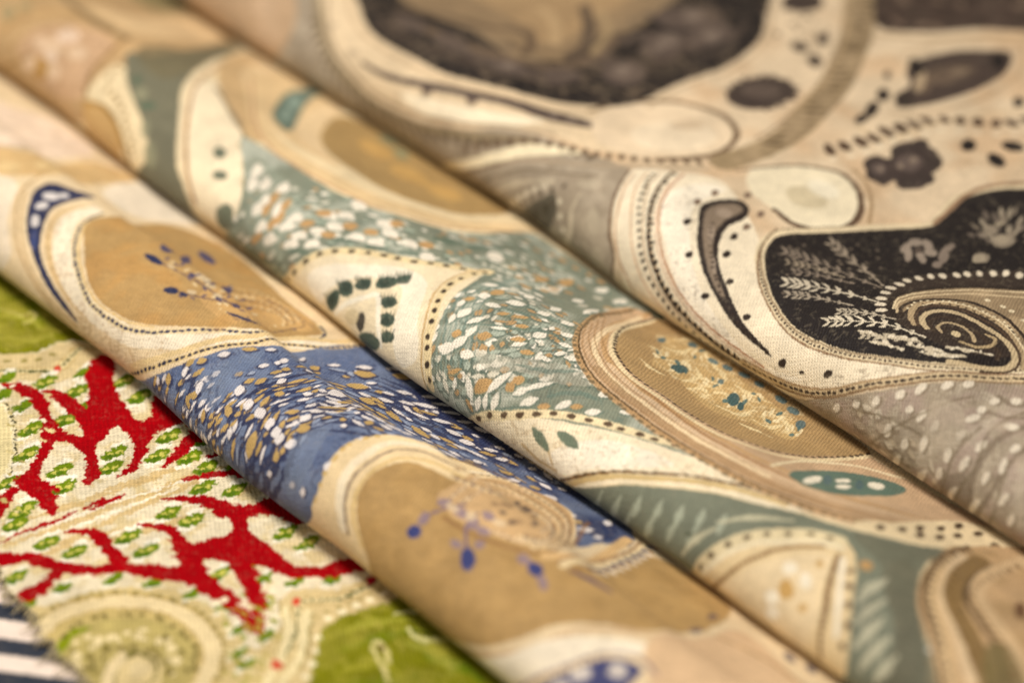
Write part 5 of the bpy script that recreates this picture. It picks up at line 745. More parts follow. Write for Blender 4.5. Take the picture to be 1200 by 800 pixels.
    for e in [(-47.1,7.8,1.35,0.82,-99),(-46.3,7.9,1.05,0.55,-121)]: cloth_c.dot(*e, 'e6dcc6')
    for e in [(-50.5,9.8,1.53,0.76,118),(-49.7,9.9,1.04,0.60,99)]: cloth_c.dot(*e, 'e6dcc6')
    for e in [(-44,6.9,1.43,0.78,-114),(-43.1,7,1.15,0.50,-130)]: cloth_c.dot(*e, 'e6dcc6')
    for e in [(-42.7,10.3,1.32,0.91,-106),(-41.9,10.4,1.02,0.60,-137)]: cloth_c.dot(*e, 'e6dcc6')
    for e in [(-43.1,12.4,1.31,0.99,-114),(-42.2,12.5,1.04,0.64,-149)]: cloth_c.dot(*e, 'e6dcc6')
    for e in [(-54.4,14.5,2.02,0.68,129),(-53.6,14.6,1.32,0.55,118)]: cloth_c.dot(*e, 'e6dcc6')
    for e in [(-56.1,13,2.00,0.67,134),(-55.2,13.1,1.32,0.53,123)]: cloth_c.dot(*e, 'e6dcc6')
    for e in [(-51.4,15.9,1.74,0.79,115),(-50.6,16,1.11,0.66,-80)]: cloth_c.dot(*e, 'e6dcc6')
    for e in [(-39.1,10.3,1.45,0.76,-145),(-38.3,10.3,1.14,0.50,-157)]: cloth_c.dot(*e, 'e6dcc6')
    for e in [(-39.2,16.5,1.33,1.01,-143),(-38.4,16.6,1.10,0.62,-166)]: cloth_c.dot(*e, 'e6dcc6')
    for e in [(-37.4,18.6,1.34,0.99,-146),(-36.6,18.8,1.14,0.62,-171)]: cloth_c.dot(*e, 'e6dcc6')
    for e in [(-31.6,16.6,1.35,0.87,-145),(-30.9,16.8,1.10,0.55,-165)]: cloth_c.dot(*e, 'e6dcc6')
    for e in [(-28.4,18.1,1.40,0.91,-151),(-27.6,18.2,1.17,0.58,-169)]: cloth_c.dot(*e, 'e6dcc6')
    for e in [(-29,21.5,1.36,1.01,-147),(-28.3,21.6,1.17,0.63,-173)]: cloth_c.dot(*e, 'e6dcc6')
    for e in [(-24.9,22.5,1.35,1.05,-141),(-24.2,22.7,1.15,0.67,-172)]: cloth_c.dot(*e, 'e6dcc6')
    for e in [(-35.8,10.4,1.34,0.76,-122),(-35.1,10.6,1.05,0.52,-141)]: cloth_c.dot(*e, 'e6dcc6')
    for e in [(-37.2,12.8,1.37,0.82,-143),(-36.5,13,1.11,0.53,-162)]: cloth_c.dot(*e, 'e6dcc6')
    for e in [(-36.1,15.5,1.32,0.90,-135),(-35.4,15.6,1.08,0.58,-162)]: cloth_c.dot(*e, 'e6dcc6')
    for e in [(-38.8,22.2,1.41,1.18,-170),(-38,22.3,1.29,0.68,176)]: cloth_c.dot(*e, 'e6dcc6')
    for e in [(-31.7,22.2,1.34,1.06,-142),(-31,22.4,1.10,0.65,-170)]: cloth_c.dot(*e, 'e6dcc6')
    for e in [(-20.4,22.8,1.36,1.12,-142),(-19.7,23,1.17,0.70,-173)]: cloth_c.dot(*e, 'e6dcc6')
    for e in [(-18.5,36,1.78,1.34,118),(-17.7,36.2,1.43,0.92,162)]: cloth_c.dot(*e, 'e6dcc6')
    for e in [(-39.3,8.3,1.38,0.76,-127),(-38.4,8.4,1.11,0.49,-142)]: cloth_c.dot(*e, 'e6dcc6')
    for e in [(-58.6,15.6,2.36,0.68,133),(-57.7,15.7,1.49,0.56,123)]: cloth_c.dot(*e, 'e6dcc6')
    for e in [(-45.5,9.7,1.49,0.77,116),(-44.7,9.8,1.04,0.60,99)]: cloth_c.dot(*e, 'e6dcc6')
    for e in [(-50,13.4,1.80,0.66,128)]: cloth_c.dot(*e, 'b9925e')
    for e in [(-45.3,11,1.59,0.70,123)]: cloth_c.dot(*e, 'b9925e')
    for e in [(-45.5,9.3,1.41,0.73,116)]: cloth_c.dot(*e, 'b9925e')
    for e in [(-35.1,13.5,1.32,0.77,-149)]: cloth_c.dot(*e, 'b9925e')
    for e in [(-40.1,16.3,1.28,0.97,-146)]: cloth_c.dot(*e, 'b9925e')
    for e in [(-31,19.1,1.27,0.86,-141)]: cloth_c.dot(*e, 'b9925e')
    for e in [(-40,12.8,1.27,0.90,-135)]: cloth_c.dot(*e, 'b9925e')
    for e in [(-48.9,10.8,1.59,0.70,123)]: cloth_c.dot(*e, 'b9925e')
    for e in [(-30.7,24.1,1.28,1.03,-111)]: cloth_c.dot(*e, 'b9925e')
    for e in [(-34.5,17.4,1.25,0.91,-135)]: cloth_c.dot(*e, 'b9925e')
    for e in [(-23.4,24.9,1.29,1.14,-111)]: cloth_c.dot(*e, 'b9925e')
    for e in [(-47,13.6,1.64,0.71,119)]: cloth_c.dot(*e, 'b9925e')
    for e in [(-46.8,5.7,1.63,0.67,-125)]: cloth_c.dot(*e, 'b9925e')
    for e in [(-32.5,14.2,2.03,0.57,-143)]: cloth_c.dot(*e, '566a58', op=0.7)
    for e in [(-36.6,8.1,2.09,0.42,-157)]: cloth_c.dot(*e, '566a58', op=0.7)
    for e in [(-27.3,17.3,2.06,0.64,-145)]: cloth_c.dot(*e, '566a58', op=0.7)
    for e in [(-22.6,20.9,1.99,0.75,-133)]: cloth_c.dot(*e, '566a58', op=0.7)
    for e in [(-23.3,30.3,2.39,0.98,-93)]: cloth_c.dot(*e, '566a58', op=0.7)
    for e in [(-21.8,34.8,2.34,1.10,-97)]: cloth_c.dot(*e, '566a58', op=0.7)
    for e in [(-24.7,29.5,2.38,0.88,-94)]: cloth_c.dot(*e, '566a58', op=0.7)
    for e in [(-21.5,40.3,2.33,1.14,-101)]: cloth_c.dot(*e, '566a58', op=0.7)
    cloth_c.stroke([(2.3,6.5),(-0.8,10.6),(-4.8,15.3),(-8.9,21.3),(-11.6,29.4)], [0.3, 0.4, 0.3], '8c9a8a', op=0.6, rough=0.6)
    cloth_c.stroke([(3,7.1),(-0.3,11.3),(-4.5,16.4),(-8.5,22.8),(-10.9,31.2)], [0.3, 0.4, 0.3], '5f7a70', op=0.6, rough=0.6)
    cloth_c.stroke([(3.7,7.7),(0.1,12.1),(-4.3,17.5),(-8.2,24.3),(-10.2,33)], [0.3, 0.4, 0.3], '8c9a8a', op=0.6, rough=0.6)
    cloth_c.stroke([(4.4,8.3),(0.5,12.8),(-4.2,18.7),(-8,26),(-9.6,34.9)], [0.3, 0.4, 0.3], '5f7a70', op=0.6, rough=0.6)
    cloth_c.stroke([(5,8.9),(0.9,13.6),(-4.2,19.9),(-8,27.9),(-9.1,36.9)], [0.3, 0.4, 0.3], '8c9a8a', op=0.6, rough=0.6)
    cloth_c.stroke([(5.6,9.5),(1.2,14.3),(-4.2,21.2),(-8.2,30),(-8.9,39.2)], [0.3, 0.4, 0.3], '5f7a70', op=0.6, rough=0.6)
    cloth_c.stroke([(6.1,10),(1.5,15.1),(-4.3,22.5),(-8.6,32.3),(-9,41.7)], [0.3, 0.4, 0.3], '8c9a8a', op=0.6, rough=0.6)
    cloth_c.stroke([(6.7,10.6),(1.8,15.9),(-4.6,24),(-9,34.6),(-8.9,44.1)], [0.3, 0.4, 0.3], '5f7a70', op=0.6, rough=0.6)
    cloth_c.stroke([(7.2,11.1),(1.9,16.8),(-4.9,25.6),(-9.5,37),(-8.6,46.2)], [0.3, 0.4, 0.3], '8c9a8a', op=0.6, rough=0.6)
    cloth_c.fill([(6.3,12.2),(12.1,14.9),(16.6,18.9),(21,20.4),(23.3,19.8),(20.1,15.5),(14,13.1),(10.7,11)], 'b3ae99', op=0.55)
    cloth_c.stroke([(-1.9,22.3),(3.5,24.1),(7.2,28.1),(11.4,27.5)], [0.3, 1.2, 0.3], '667a6c', op=0.7, rough=0.6)
    cloth_c.stroke([(1.9,17.1),(6.7,19.9),(10.6,23.9),(14.7,22.5)], [0.3, 1.2, 0.3], '667a6c', op=0.7, rough=0.6)
    cloth_c.stroke([(-7.7,28.2),(-4.1,33.2),(0.7,35.5)], [0.3, 1.2, 0.3], '667a6c', op=0.7, rough=0.6)
    cloth_c.stroke([(20.7,12.4),(23,15.9),(26.7,17.3)], [0.3, 1.2, 0.3], '667a6c', op=0.7, rough=0.6)
    cloth_c.stroke([(12.2,4.8),(18.6,8.2),(23.7,11.1)], [0.3, 1.2, 0.3], '667a6c', op=0.7, rough=0.6)
    cloth_c.stroke([(13.1,14),(17,16.1),(19.6,20.1)], [0.3, 1.2, 0.3], '667a6c', op=0.7, rough=0.6)
    for e in [(0.6,13.6,1.09,0.96,-170),(5,15.4,1.41,1.22,-155),(9.4,18.1,1.51,0.91,-124),(12.5,16.9,1.23,0.83,-142),(7.1,21,1.26,0.86,-127),(-4.1,25.5,1.80,1.27,-76),(4.6,22.8,1.55,0.81,-124),(-7.9,38.5,2.94,1.06,112),(-7.4,43.3,4.26,1.33,115),(5.3,8.4,1.48,0.61,-140),(11.4,8.5,2.20,1.39,-133),(15.5,10.4,1.13,0.88,158),(15.7,12.1,1.25,0.98,-114),(22,10.8,1.24,0.72,-139),(25.5,13.8,1.11,0.76,-133),(23.8,19.9,1.45,0.86,-132),(28.6,18.8,1.21,0.90,-131),(-5.1,20.7,1.10,0.83,-107),(2.5,21.4,1.31,0.80,-123),(15.8,25,1.04,0.73,-96)]: cloth_c.dot(*e, '6f7a62', op=0.7, leaf=True)
    for e in [(0.3,13.7,0.90,0.82,-164),(4.7,15.5,1.20,1.01,-149),(9.1,18.2,1.30,0.69,-128),(12.2,17,1.05,0.65,-141),(6.7,21.2,1.08,0.64,-128),(-4.6,25.8,1.53,1.03,-83),(4.2,23,1.35,0.61,-125),(-8.4,38.8,2.43,0.84,110),(-7.9,43.5,3.39,1.09,112),(5,8.5,1.27,0.47,-139),(11.1,8.6,1.92,1.19,-132),(15.2,10.5,0.95,0.74,158),(15.4,12.1,1.06,0.81,-117),(21.7,10.9,1.06,0.56,-138),(25.2,13.9,0.94,0.59,-134),(23.4,20.1,1.26,0.67,-130),(28.3,19,1.04,0.72,-129),(-5.5,20.9,0.95,0.61,-106),(2,21.5,1.12,0.57,-124),(15.5,25.1,0.86,0.57,-101)]: cloth_c.dot(*e, 'bd9762', leaf=True)
    for e in [(-5,19,1.27,0.76,117),(-2.3,17.5,1.74,1.19,-83),(-4.3,23.1,1.73,1.08,144),(-0.7,21.9,1.76,0.99,-160),(-7.2,26.6,1.71,1.06,-131),(0.9,17.3,1.82,0.84,-118),(2.4,15.1,1.70,0.81,98),(2.3,12.6,1.79,1.25,-104),(1.2,10.8,1.74,1.26,-169),(5.3,11.5,1.57,1.00,-173),(0.5,25.6,1.89,1.37,-124),(5.3,18.1,1.59,0.63,-149),(4.8,27.5,1.36,1.20,-94),(3.3,31.5,1.91,0.96,-76),(10.2,21.6,1.56,1.09,-89),(10.3,17.3,1.55,0.65,-113),(8,29.3,1.70,1.08,-81),(11.6,25.8,1.27,0.99,-114),(13.8,23.1,1.20,0.87,-141),(17,21.4,1.46,0.85,-126),(4,38.8,3.81,0.80,111),(-3.9,38,3.52,1.08,113),(-4.6,49.3,2.03,1.07,-77),(-0.4,49.6,2.20,1.08,-78),(9.5,7.2,2.32,0.81,135),(13.2,10.2,2.76,0.88,75),(12,5.9,1.39,0.87,98),(14.8,7.5,1.81,0.80,101),(13.2,6.8,1.57,0.63,110),(18.6,13,2.88,0.63,-117),(17.3,10.8,1.50,0.83,-122),(19.6,10.2,1.77,0.86,-122),(23.8,12.8,1.68,0.84,-100),(21.5,20.1,1.22,0.83,-121),(26.1,18.9,1.50,1.01,-91),(27.9,14.6,1.45,0.91,-130),(31.3,17.9,1.32,0.92,-129),(-2.8,15.6,1.47,0.69,119),(-1.3,29.9,1.57,0.98,-80),(0.1,39.7,2.38,0.87,111),(15.4,17.8,1.06,0.58,-140),(6.5,6.7,1.26,0.61,104)]: cloth_c.dot(*e, '667768', op=0.7, leaf=True)
    for e in [(-5.4,19.1,1.04,0.60,113),(-2.7,17.7,1.54,0.97,-83),(-4.8,23.3,1.38,0.92,143),(-1.1,22.1,1.51,0.76,-158),(-7.7,26.8,1.49,0.77,-125),(0.5,17.4,1.60,0.66,-116),(2.1,15.2,1.51,0.63,99),(2,12.7,1.56,1.03,-104),(0.9,10.9,1.49,1.07,-167),(5,11.6,1.34,0.83,-171),(0,25.8,1.64,1.06,-126),(5,18.2,1.38,0.45,-148),(4.3,27.7,1.14,0.98,-113),(2.8,31.8,1.55,0.75,-80),(9.8,21.7,1.31,0.88,-94),(10,17.4,1.34,0.48,-114),(7.6,29.6,1.34,0.86,-91),(11.2,25.9,1.10,0.76,-117),(13.5,23.2,1.04,0.68,-143),(16.7,21.6,1.26,0.65,-128),(3.5,39.1,3.13,0.63,109),(-4.4,38.3,2.98,0.87,111),(-5,49.5,1.69,0.86,-80),(-0.8,49.9,1.71,0.86,-86),(9.2,7.3,2.07,0.63,137),(13,10.3,2.44,0.72,77),(11.8,6,1.19,0.70,99),(14.5,7.6,1.58,0.64,101),(12.9,6.9,1.36,0.48,110),(18.3,13.1,2.43,0.49,-118),(17.1,10.9,1.29,0.67,-122),(19.3,10.3,1.53,0.71,-122),(23.6,12.9,1.45,0.68,-100),(21.2,20.2,1.04,0.63,-123),(25.8,19,1.28,0.83,-94),(27.6,14.7,1.25,0.73,-130),(31,18,1.13,0.73,-129),(-3.2,15.7,1.23,0.53,117),(-1.7,30.1,1.29,0.78,-86),(-0.4,40,1.88,0.67,107),(15.1,17.9,0.90,0.42,-140),(6.2,6.8,1.07,0.45,109)]: cloth_c.dot(*e, 'e9e1cc', leaf=True)
    for e in [(-5.3,29.2,0.86,0.75,-167)]: cloth_c.dot(*e, 'd8d0b8', op=0.7)
    for e in [(-14.2,35.2,0.91,0.74,-155)]: cloth_c.dot(*e, 'd8d0b8', op=0.7)
    for e in [(-4.5,29.2,0.85,0.78,-165)]: cloth_c.dot(*e, 'd8d0b8', op=0.7)
    for e in [(-9.8,38.6,1.05,0.73,-81)]: cloth_c.dot(*e, 'bd9a68', op=0.7)
    for e in [(-4.5,35.9,0.87,0.72,-102)]: cloth_c.dot(*e, 'd8d0b8', op=0.7)
    for e in [(1.3,45.2,1.00,0.68,-82)]: cloth_c.dot(*e, 'bd9a68', op=0.7)
    for e in [(-13.4,36,0.92,0.76,-160)]: cloth_c.dot(*e, 'bd9a68', op=0.7)
    for e in [(-3.5,37.1,0.96,0.72,-87)]: cloth_c.dot(*e, 'bd9a68', op=0.7)
    for e in [(1.4,39.4,1.20,0.67,-74)]: cloth_c.dot(*e, 'd8d0b8', op=0.7)
    for e in [(0.2,49.4,0.84,0.68,-111)]: cloth_c.dot(*e, '5f7468', op=0.7)
    for e in [(-2.3,46.3,0.96,0.71,-85)]: cloth_c.dot(*e, 'd8d0b8', op=0.7)
    for e in [(-5.2,32.7,0.86,0.79,-100)]: cloth_c.dot(*e, 'bd9a68', op=0.7)
    for e in [(2.3,44.4,1.01,0.66,-82)]: cloth_c.dot(*e, 'd8d0b8', op=0.7)
    for e in [(-5.9,41.3,1.18,0.74,110)]: cloth_c.dot(*e, 'd8d0b8', op=0.7)
    for e in [(-7.6,41.4,1.12,0.74,-74)]: cloth_c.dot(*e, '5f7468', op=0.7)
    for e in [(-6.2,28.9,0.90,0.74,-172)]: cloth_c.dot(*e, '5f7468', op=0.7)
    for e in [(-3.8,35.3,0.87,0.72,-102)]: cloth_c.dot(*e, 'bd9a68', op=0.7)
    for e in [(-9.3,34.4,0.86,0.77,-134)]: cloth_c.dot(*e, 'bd9a68', op=0.7)
    for e in [(-9.3,29.6,0.88,0.73,-159)]: cloth_c.dot(*e, 'd8d0b8', op=0.7)
    for e in [(-4.7,38.6,1.17,0.72,-72)]: cloth_c.dot(*e, 'bd9a68', op=0.7)
    for e in [(5.7,42.6,1.09,0.62,-79)]: cloth_c.dot(*e, '5f7468', op=0.7)
    for e in [(-3.6,40.7,1.19,0.70,-73)]: cloth_c.dot(*e, 'bd9a68', op=0.7)
    for e in [(-3,37,0.94,0.72,-89)]: cloth_c.dot(*e, 'd8d0b8', op=0.7)
    for e in [(4.2,39.4,1.20,0.62,-76)]: cloth_c.dot(*e, '5f7468', op=0.7)
    cloth_c.fill([(-43,-4.5),(-35.7,6),(-33.6,9.2),(-30.3,13.4),(-23.1,17.9),(-16.2,23.4),(-12.3,28.7),(-7.7,19.4),(-3.5,12.7),(-0.6,8.2),(1,4.6),(-11,-3.5),(-20,-3.5),(-31,-4)], 'ead8b2')
    cloth_c.fill([(-32.4,5.7),(-30.1,9.6),(-24.8,13.9),(-18.6,18.2),(-14.2,18.6),(-8.4,12.8),(-2.9,7),(-5.7,4.1),(-10.2,8.3),(-16.2,14.9),(-23.7,11.3),(-26.9,6.4),(-28.1,3.3)], 'f3e8cf', op=0.8)
    cloth_c.stroke([(-44,-4.5),(-36,4.4),(-35,6.1),(-33.8,8.5),(-32.4,10.7),(-30.4,13),(-28.2,14.9),(-25.6,16.5),(-22.7,18.3),(-20.2,20.1),(-18,22.1),(-16.2,24.1),(-14.2,26.9),(-12.1,29.7)], 1.5, 'e3cd9c')
    cloth_c.dash([(-44,-4.5),(-36,4.4),(-35,6.1),(-33.8,8.5),(-32.4,10.7),(-30.4,13),(-28.2,14.9),(-25.6,16.5),(-22.7,18.3),(-20.2,20.1),(-18,22.1),(-16.2,24.1),(-14.2,26.9),(-12.1,29.7)], 2.7, 1.25, 0.85, '3a3022', jit=0.12)
    cloth_c.stroke([(-13.6,29.9),(-13.2,24.9),(-12.3,21.2),(-11.5,19.2),(-10.4,17.4),(-8.6,15.2),(-6.8,13.2),(-4.9,10.9),(-2.8,8.5),(-1.1,6),(0.5,3.6)], 0.4, 'c8a874')
    cloth_c.stroke([(-12.7,30.6),(-12.2,25.5),(-11.3,21.7),(-10.5,19.7),(-9.3,17.8),(-7.4,15.6),(-5.6,13.6),(-3.8,11.2),(-1.6,8.8),(0.2,6.4),(1.8,4)], 1.5, 'e3cd9c')
    cloth_c.dash([(-12.7,30.6),(-12.2,25.5),(-11.3,21.7),(-10.5,19.7),(-9.3,17.8),(-7.4,15.6),(-5.6,13.6),(-3.8,11.2),(-1.6,8.8),(0.2,6.4),(1.8,4)], 2.4, 1.25, 0.9, '37291c', jit=0.12)
    for e in [(-25.1,5.6,1.96,1.37,79),(-23.9,8.6,1.73,1.36,173),(-21.8,11,1.52,1.18,-148),(-18.8,13.8,1.99,1.37,-134),(-17.4,16.3,1.24,0.75,-114),(-15.2,11.6,1.62,1.05,-157),(-12.9,9.3,1.68,1.16,-167),(-10.8,7.1,1.72,0.99,-155)]: cloth_c.dot(*e, '4c5a4a')
    cloth_c.stroke([(-24,5.5),(-24.5,6.2),(-25.2,7.1)], [0.7, 0.5, 0.15], '39463a', op=0.8)
    cloth_c.stroke([(-24.4,5.3),(-25.1,5.9),(-25.9,6.7)], [0.7, 0.5, 0.15], '4c5a4a', op=0.8)
    cloth_c.stroke([(-24.8,5.1),(-25.6,5.6),(-26.6,6.3)], [0.7, 0.5, 0.15], '39463a', op=0.8)
    cloth_c.stroke([(-25.3,4.8),(-26.1,5.3),(-27.2,5.9)], [0.7, 0.5, 0.15], '4c5a4a', op=0.8)
    cloth_c.stroke([(-25.7,4.6),(-26.6,5),(-27.7,5.6)], [0.7, 0.5, 0.15], '39463a', op=0.8)
    cloth_c.stroke([(-22.8,8.6),(-23.6,9.2),(-24.6,10.1)], [0.7, 0.5, 0.15], '39463a', op=0.8)
    cloth_c.stroke([(-23.1,8.3),(-24,8.9),(-25.2,9.7)], [0.7, 0.5, 0.15], '4c5a4a', op=0.8)
    cloth_c.stroke([(-23.5,8.1),(-24.5,8.6),(-25.7,9.3)], [0.7, 0.5, 0.15], '39463a', op=0.8)
    cloth_c.stroke([(-23.8,7.9),(-24.9,8.3),(-26.2,8.9)], [0.7, 0.5, 0.15], '4c5a4a', op=0.8)
    cloth_c.stroke([(-24.1,7.7),(-25.2,8.1),(-26.6,8.6)], [0.7, 0.5, 0.15], '39463a', op=0.8)
    cloth_c.stroke([(-20.7,11.1),(-21.4,11.8),(-22.2,12.8)], [0.7, 0.5, 0.15], '39463a', op=0.8)
    cloth_c.stroke([(-21,10.8),(-21.8,11.5),(-22.8,12.4)], [0.7, 0.5, 0.15], '4c5a4a', op=0.8)
    cloth_c.stroke([(-21.3,10.6),(-22.2,11.2),(-23.4,11.9)], [0.7, 0.5, 0.15], '39463a', op=0.8)
    cloth_c.stroke([(-21.5,10.4),(-22.6,10.9),(-24,11.5)], [0.7, 0.5, 0.15], '4c5a4a', op=0.8)
    cloth_c.stroke([(-21.8,10.2),(-23,10.6),(-24.5,11.2)], [0.7, 0.5, 0.15], '39463a', op=0.8)
    cloth_c.stroke([(-17.6,13.8),(-18.3,14.6),(-19.4,15.9)], [0.7, 0.5, 0.15], '39463a', op=0.8)
    cloth_c.stroke([(-17.9,13.6),(-18.7,14.3),(-19.9,15.4)], [0.7, 0.5, 0.15], '4c5a4a', op=0.8)
    cloth_c.stroke([(-18.2,13.3),(-19.1,14),(-20.4,15)], [0.7, 0.5, 0.15], '39463a', op=0.8)
    cloth_c.stroke([(-18.5,13.2),(-19.5,13.7),(-20.9,14.5)], [0.7, 0.5, 0.15], '4c5a4a', op=0.8)
    cloth_c.stroke([(-18.7,12.9),(-19.9,13.4),(-21.4,14)], [0.7, 0.5, 0.15], '39463a', op=0.8)
    cloth_c.stroke([(-16.1,16.1),(-16.9,17.1),(-18.1,18.4)], [0.7, 0.5, 0.15], '39463a', op=0.8)
    cloth_c.stroke([(-16.3,15.9),(-17.2,16.8),(-18.5,18)], [0.7, 0.5, 0.15], '4c5a4a', op=0.8)
    cloth_c.stroke([(-16.5,15.7),(-17.5,16.4),(-19,17.5)], [0.7, 0.5, 0.15], '39463a', op=0.8)
    cloth_c.stroke([(-16.8,15.5),(-17.9,16.1),(-19.4,17)], [0.7, 0.5, 0.15], '4c5a4a', op=0.8)
    cloth_c.stroke([(-17,15.2),(-18.2,15.8),(-19.9,16.5)], [0.7, 0.5, 0.15], '39463a', op=0.8)
    cloth_c.stroke([(-14.2,11.6),(-14.7,12.4),(-15.5,13.4)], [0.7, 0.5, 0.15], '39463a', op=0.8)
    cloth_c.stroke([(-14.4,11.4),(-15.1,12.1),(-16,13)], [0.7, 0.5, 0.15], '4c5a4a', op=0.8)
    cloth_c.stroke([(-14.8,11.2),(-15.5,11.8),(-16.6,12.6)], [0.7, 0.5, 0.15], '39463a', op=0.8)
    cloth_c.stroke([(-15,11),(-15.9,11.5),(-17.2,12.2)], [0.7, 0.5, 0.15], '4c5a4a', op=0.8)
    cloth_c.stroke([(-15.3,10.8),(-16.4,11.2),(-17.8,11.8)], [0.7, 0.5, 0.15], '39463a', op=0.8)
    cloth_c.stroke([(-11.8,9.2),(-12.2,10.1),(-12.9,11.2)], [0.7, 0.5, 0.15], '39463a', op=0.8)
    cloth_c.stroke([(-12.1,9.1),(-12.6,9.8),(-13.5,10.8)], [0.7, 0.5, 0.15], '4c5a4a', op=0.8)
    cloth_c.stroke([(-12.4,8.8),(-13.1,9.5),(-14.1,10.3)], [0.7, 0.5, 0.15], '39463a', op=0.8)
    cloth_c.stroke([(-12.7,8.7),(-13.6,9.2),(-14.7,9.9)], [0.7, 0.5, 0.15], '4c5a4a', op=0.8)
    cloth_c.stroke([(-13.1,8.5),(-14,8.9),(-15.4,9.5)], [0.7, 0.5, 0.15], '39463a', op=0.8)
    cloth_c.stroke([(-9.7,7),(-9.9,7.9),(-10.3,9)], [0.7, 0.5, 0.15], '39463a', op=0.8)
    cloth_c.stroke([(-10.1,6.8),(-10.4,7.6),(-11,8.6)], [0.7, 0.5, 0.15], '4c5a4a', op=0.8)
    cloth_c.stroke([(-10.5,6.7),(-11,7.3),(-11.8,8.2)], [0.7, 0.5, 0.15], '39463a', op=0.8)
    cloth_c.stroke([(-10.8,6.4),(-11.5,7),(-12.5,7.8)], [0.7, 0.5, 0.15], '4c5a4a', op=0.8)
    cloth_c.stroke([(-11.2,6.2),(-12.1,6.7),(-13.2,7.4)], [0.7, 0.5, 0.15], '39463a', op=0.8)
    cloth_c.stroke([(-13.3,4.2),(-13.4,5.1),(-13.7,6.3)], [0.7, 0.5, 0.15], '39463a', op=0.8)
    cloth_c.stroke([(-13.8,3.9),(-14.1,4.7),(-14.5,5.8)], [0.7, 0.5, 0.15], '4c5a4a', op=0.8)
    cloth_c.stroke([(-14.3,3.5),(-14.7,4.3),(-15.3,5.3)], [0.7, 0.5, 0.15], '39463a', op=0.8)
    cloth_c.stroke([(-15,3),(-15.4,3.9),(-16.2,4.8)], [0.7, 0.5, 0.15], '4c5a4a', op=0.8)
    cloth_c.stroke([(-16.4,1.6),(-16.1,3.4),(-17,4.3)], [0.7, 0.5, 0.15], '39463a', op=0.8)
    for e in [(-25.3,5.5,1.20,0.79,82),(-23.9,8.8,1.05,0.75,162),(-21.7,11.3,0.84,0.61,-169),(-19,13.4,1.10,0.69,-155),(-15.1,11.7,0.85,0.57,-167),(-12.9,9.1,0.93,0.69,-177)]: cloth_c.dot(*e, '2f3c30', op=0.8)
    cloth_c.stroke([(-23.8,3.8),(-22.1,6.6),(-19.9,9.3),(-18.2,11.2),(-14.9,8.9),(-11.3,5.2)], 0.9, 'f4ead0')
    for e in [(-17.5,6.1,1.67,1.03,112)]: cloth_c.dot(*e, '4a443a')
    for e in [(-14.3,4.2,2.92,1.53,-158)]: cloth_c.dot(*e, '4c5a4a')
    for e in [(-19.7,5.6,1.86,1.29,-132)]: cloth_c.dot(*e, 'd8c498', op=0.8)
    cloth_c.fill([(2.6,-2.2),(12.3,3.1),(18.7,6.8),(25.9,10.6),(33,13.7),(42.4,16.5),(50.9,19),(60.8,21.8),(68.7,26.1),(65.1,21.1),(60,17.6),(53.8,14.9),(47.1,10.7),(39.9,6.8),(32.8,2),(21,-4.5),(12,-4.5)], 'efdfbc')
    cloth_c.stroke([(6.1,-2.5),(13.6,4.7),(17.4,6.6),(21.4,9.1),(25.5,11.7),(29.5,13.6),(34.1,15.1),(38.7,16.6),(43.1,18.3),(49,19.8),(54.8,21.7)], 1.5, 'ead6a8')
    cloth_c.dash([(6.1,-2.5),(13.6,4.7),(17.4,6.6),(21.4,9.1),(25.5,11.7),(29.5,13.6),(34.1,15.1),(38.7,16.6),(43.1,18.3),(49,19.8),(54.8,21.7)], 2.55, 1.35, 1.0, '5a4630', jit=0.15)
    cloth_c.fill([(27.1,3.9),(32.1,11.2),(39.8,13.9),(45.1,14.1),(40.4,10),(34.7,6.6),(30.7,3.5)], 'f6ecd4', op=0.8)
    cloth_c.stipple([(11.2,1.3),(26.1,10.3),(42.8,16.2),(61.1,21.5),(53.5,15.1),(39.6,7.2),(26.3,1.1)], 'a88a5c', 0.78, op=0.4)
    cloth_c.filigree([(28.5,7.7),(43.6,15.5),(56.6,19),(44.3,9.9),(33.5,5.6)], 'c8ac7c', L=3, n=4, wd=0.12, op=0.5)
    cloth_c.fill([(22.5,7.3),(23.8,7.4),(25.6,6.9),(27.2,5.4),(25.5,5.4),(23.6,6.1)], '6a7660')
    cloth_c.fill([(26.4,8.7),(27.5,9.5),(29.4,9.4),(31.1,8.5),(29.8,7.8),(27.8,7.9)], '6a7660')
    cloth_c.stroke([(22,4.2),(25.7,3.2),(29.3,3.4)], 0.5, 'cbb080')
    cloth_c.stroke([(27.1,5.4),(28.5,3.9)], 0.4, 'cbb080')
    cloth_c.stroke([(24,-4.5),(32,2.4),(35.5,5.4),(39.2,7.7),(44,10.1),(48.4,12.9),(52.4,15.6),(56.8,18),(62.5,20.3)], 1.0, 'cdb27a')
    cloth_c.stroke([(23,-4.5),(32,3.5),(35.1,6),(38.6,8.3),(43.3,10.8),(47.6,13.6),(51.6,16.2),(55.9,18.7),(61.6,21.1)], 0.5, '7c5c34', rough=0.5)
    cloth_c.dash([(23,-4.5),(32,3.5),(35.1,6),(38.6,8.3),(43.3,10.8),(47.6,13.6),(51.6,16.2),(55.9,18.7),(61.6,21.1)], 1.6, 0.9, 0.6, '5e4628')
    cloth_c.fill([(1.3,50.5),(4.2,39.9),(9.4,29.8),(14.6,23.6),(20.3,20.1),(27.7,18.4),(36.9,17.4),(49.4,17.8),(60.9,20.1),(71.4,25),(78.2,32.3),(79.7,44.4),(79.1,50.8),(60.2,49.1),(51.5,48.2),(31.1,48.2),(11.7,51.2)], 'c6a680')
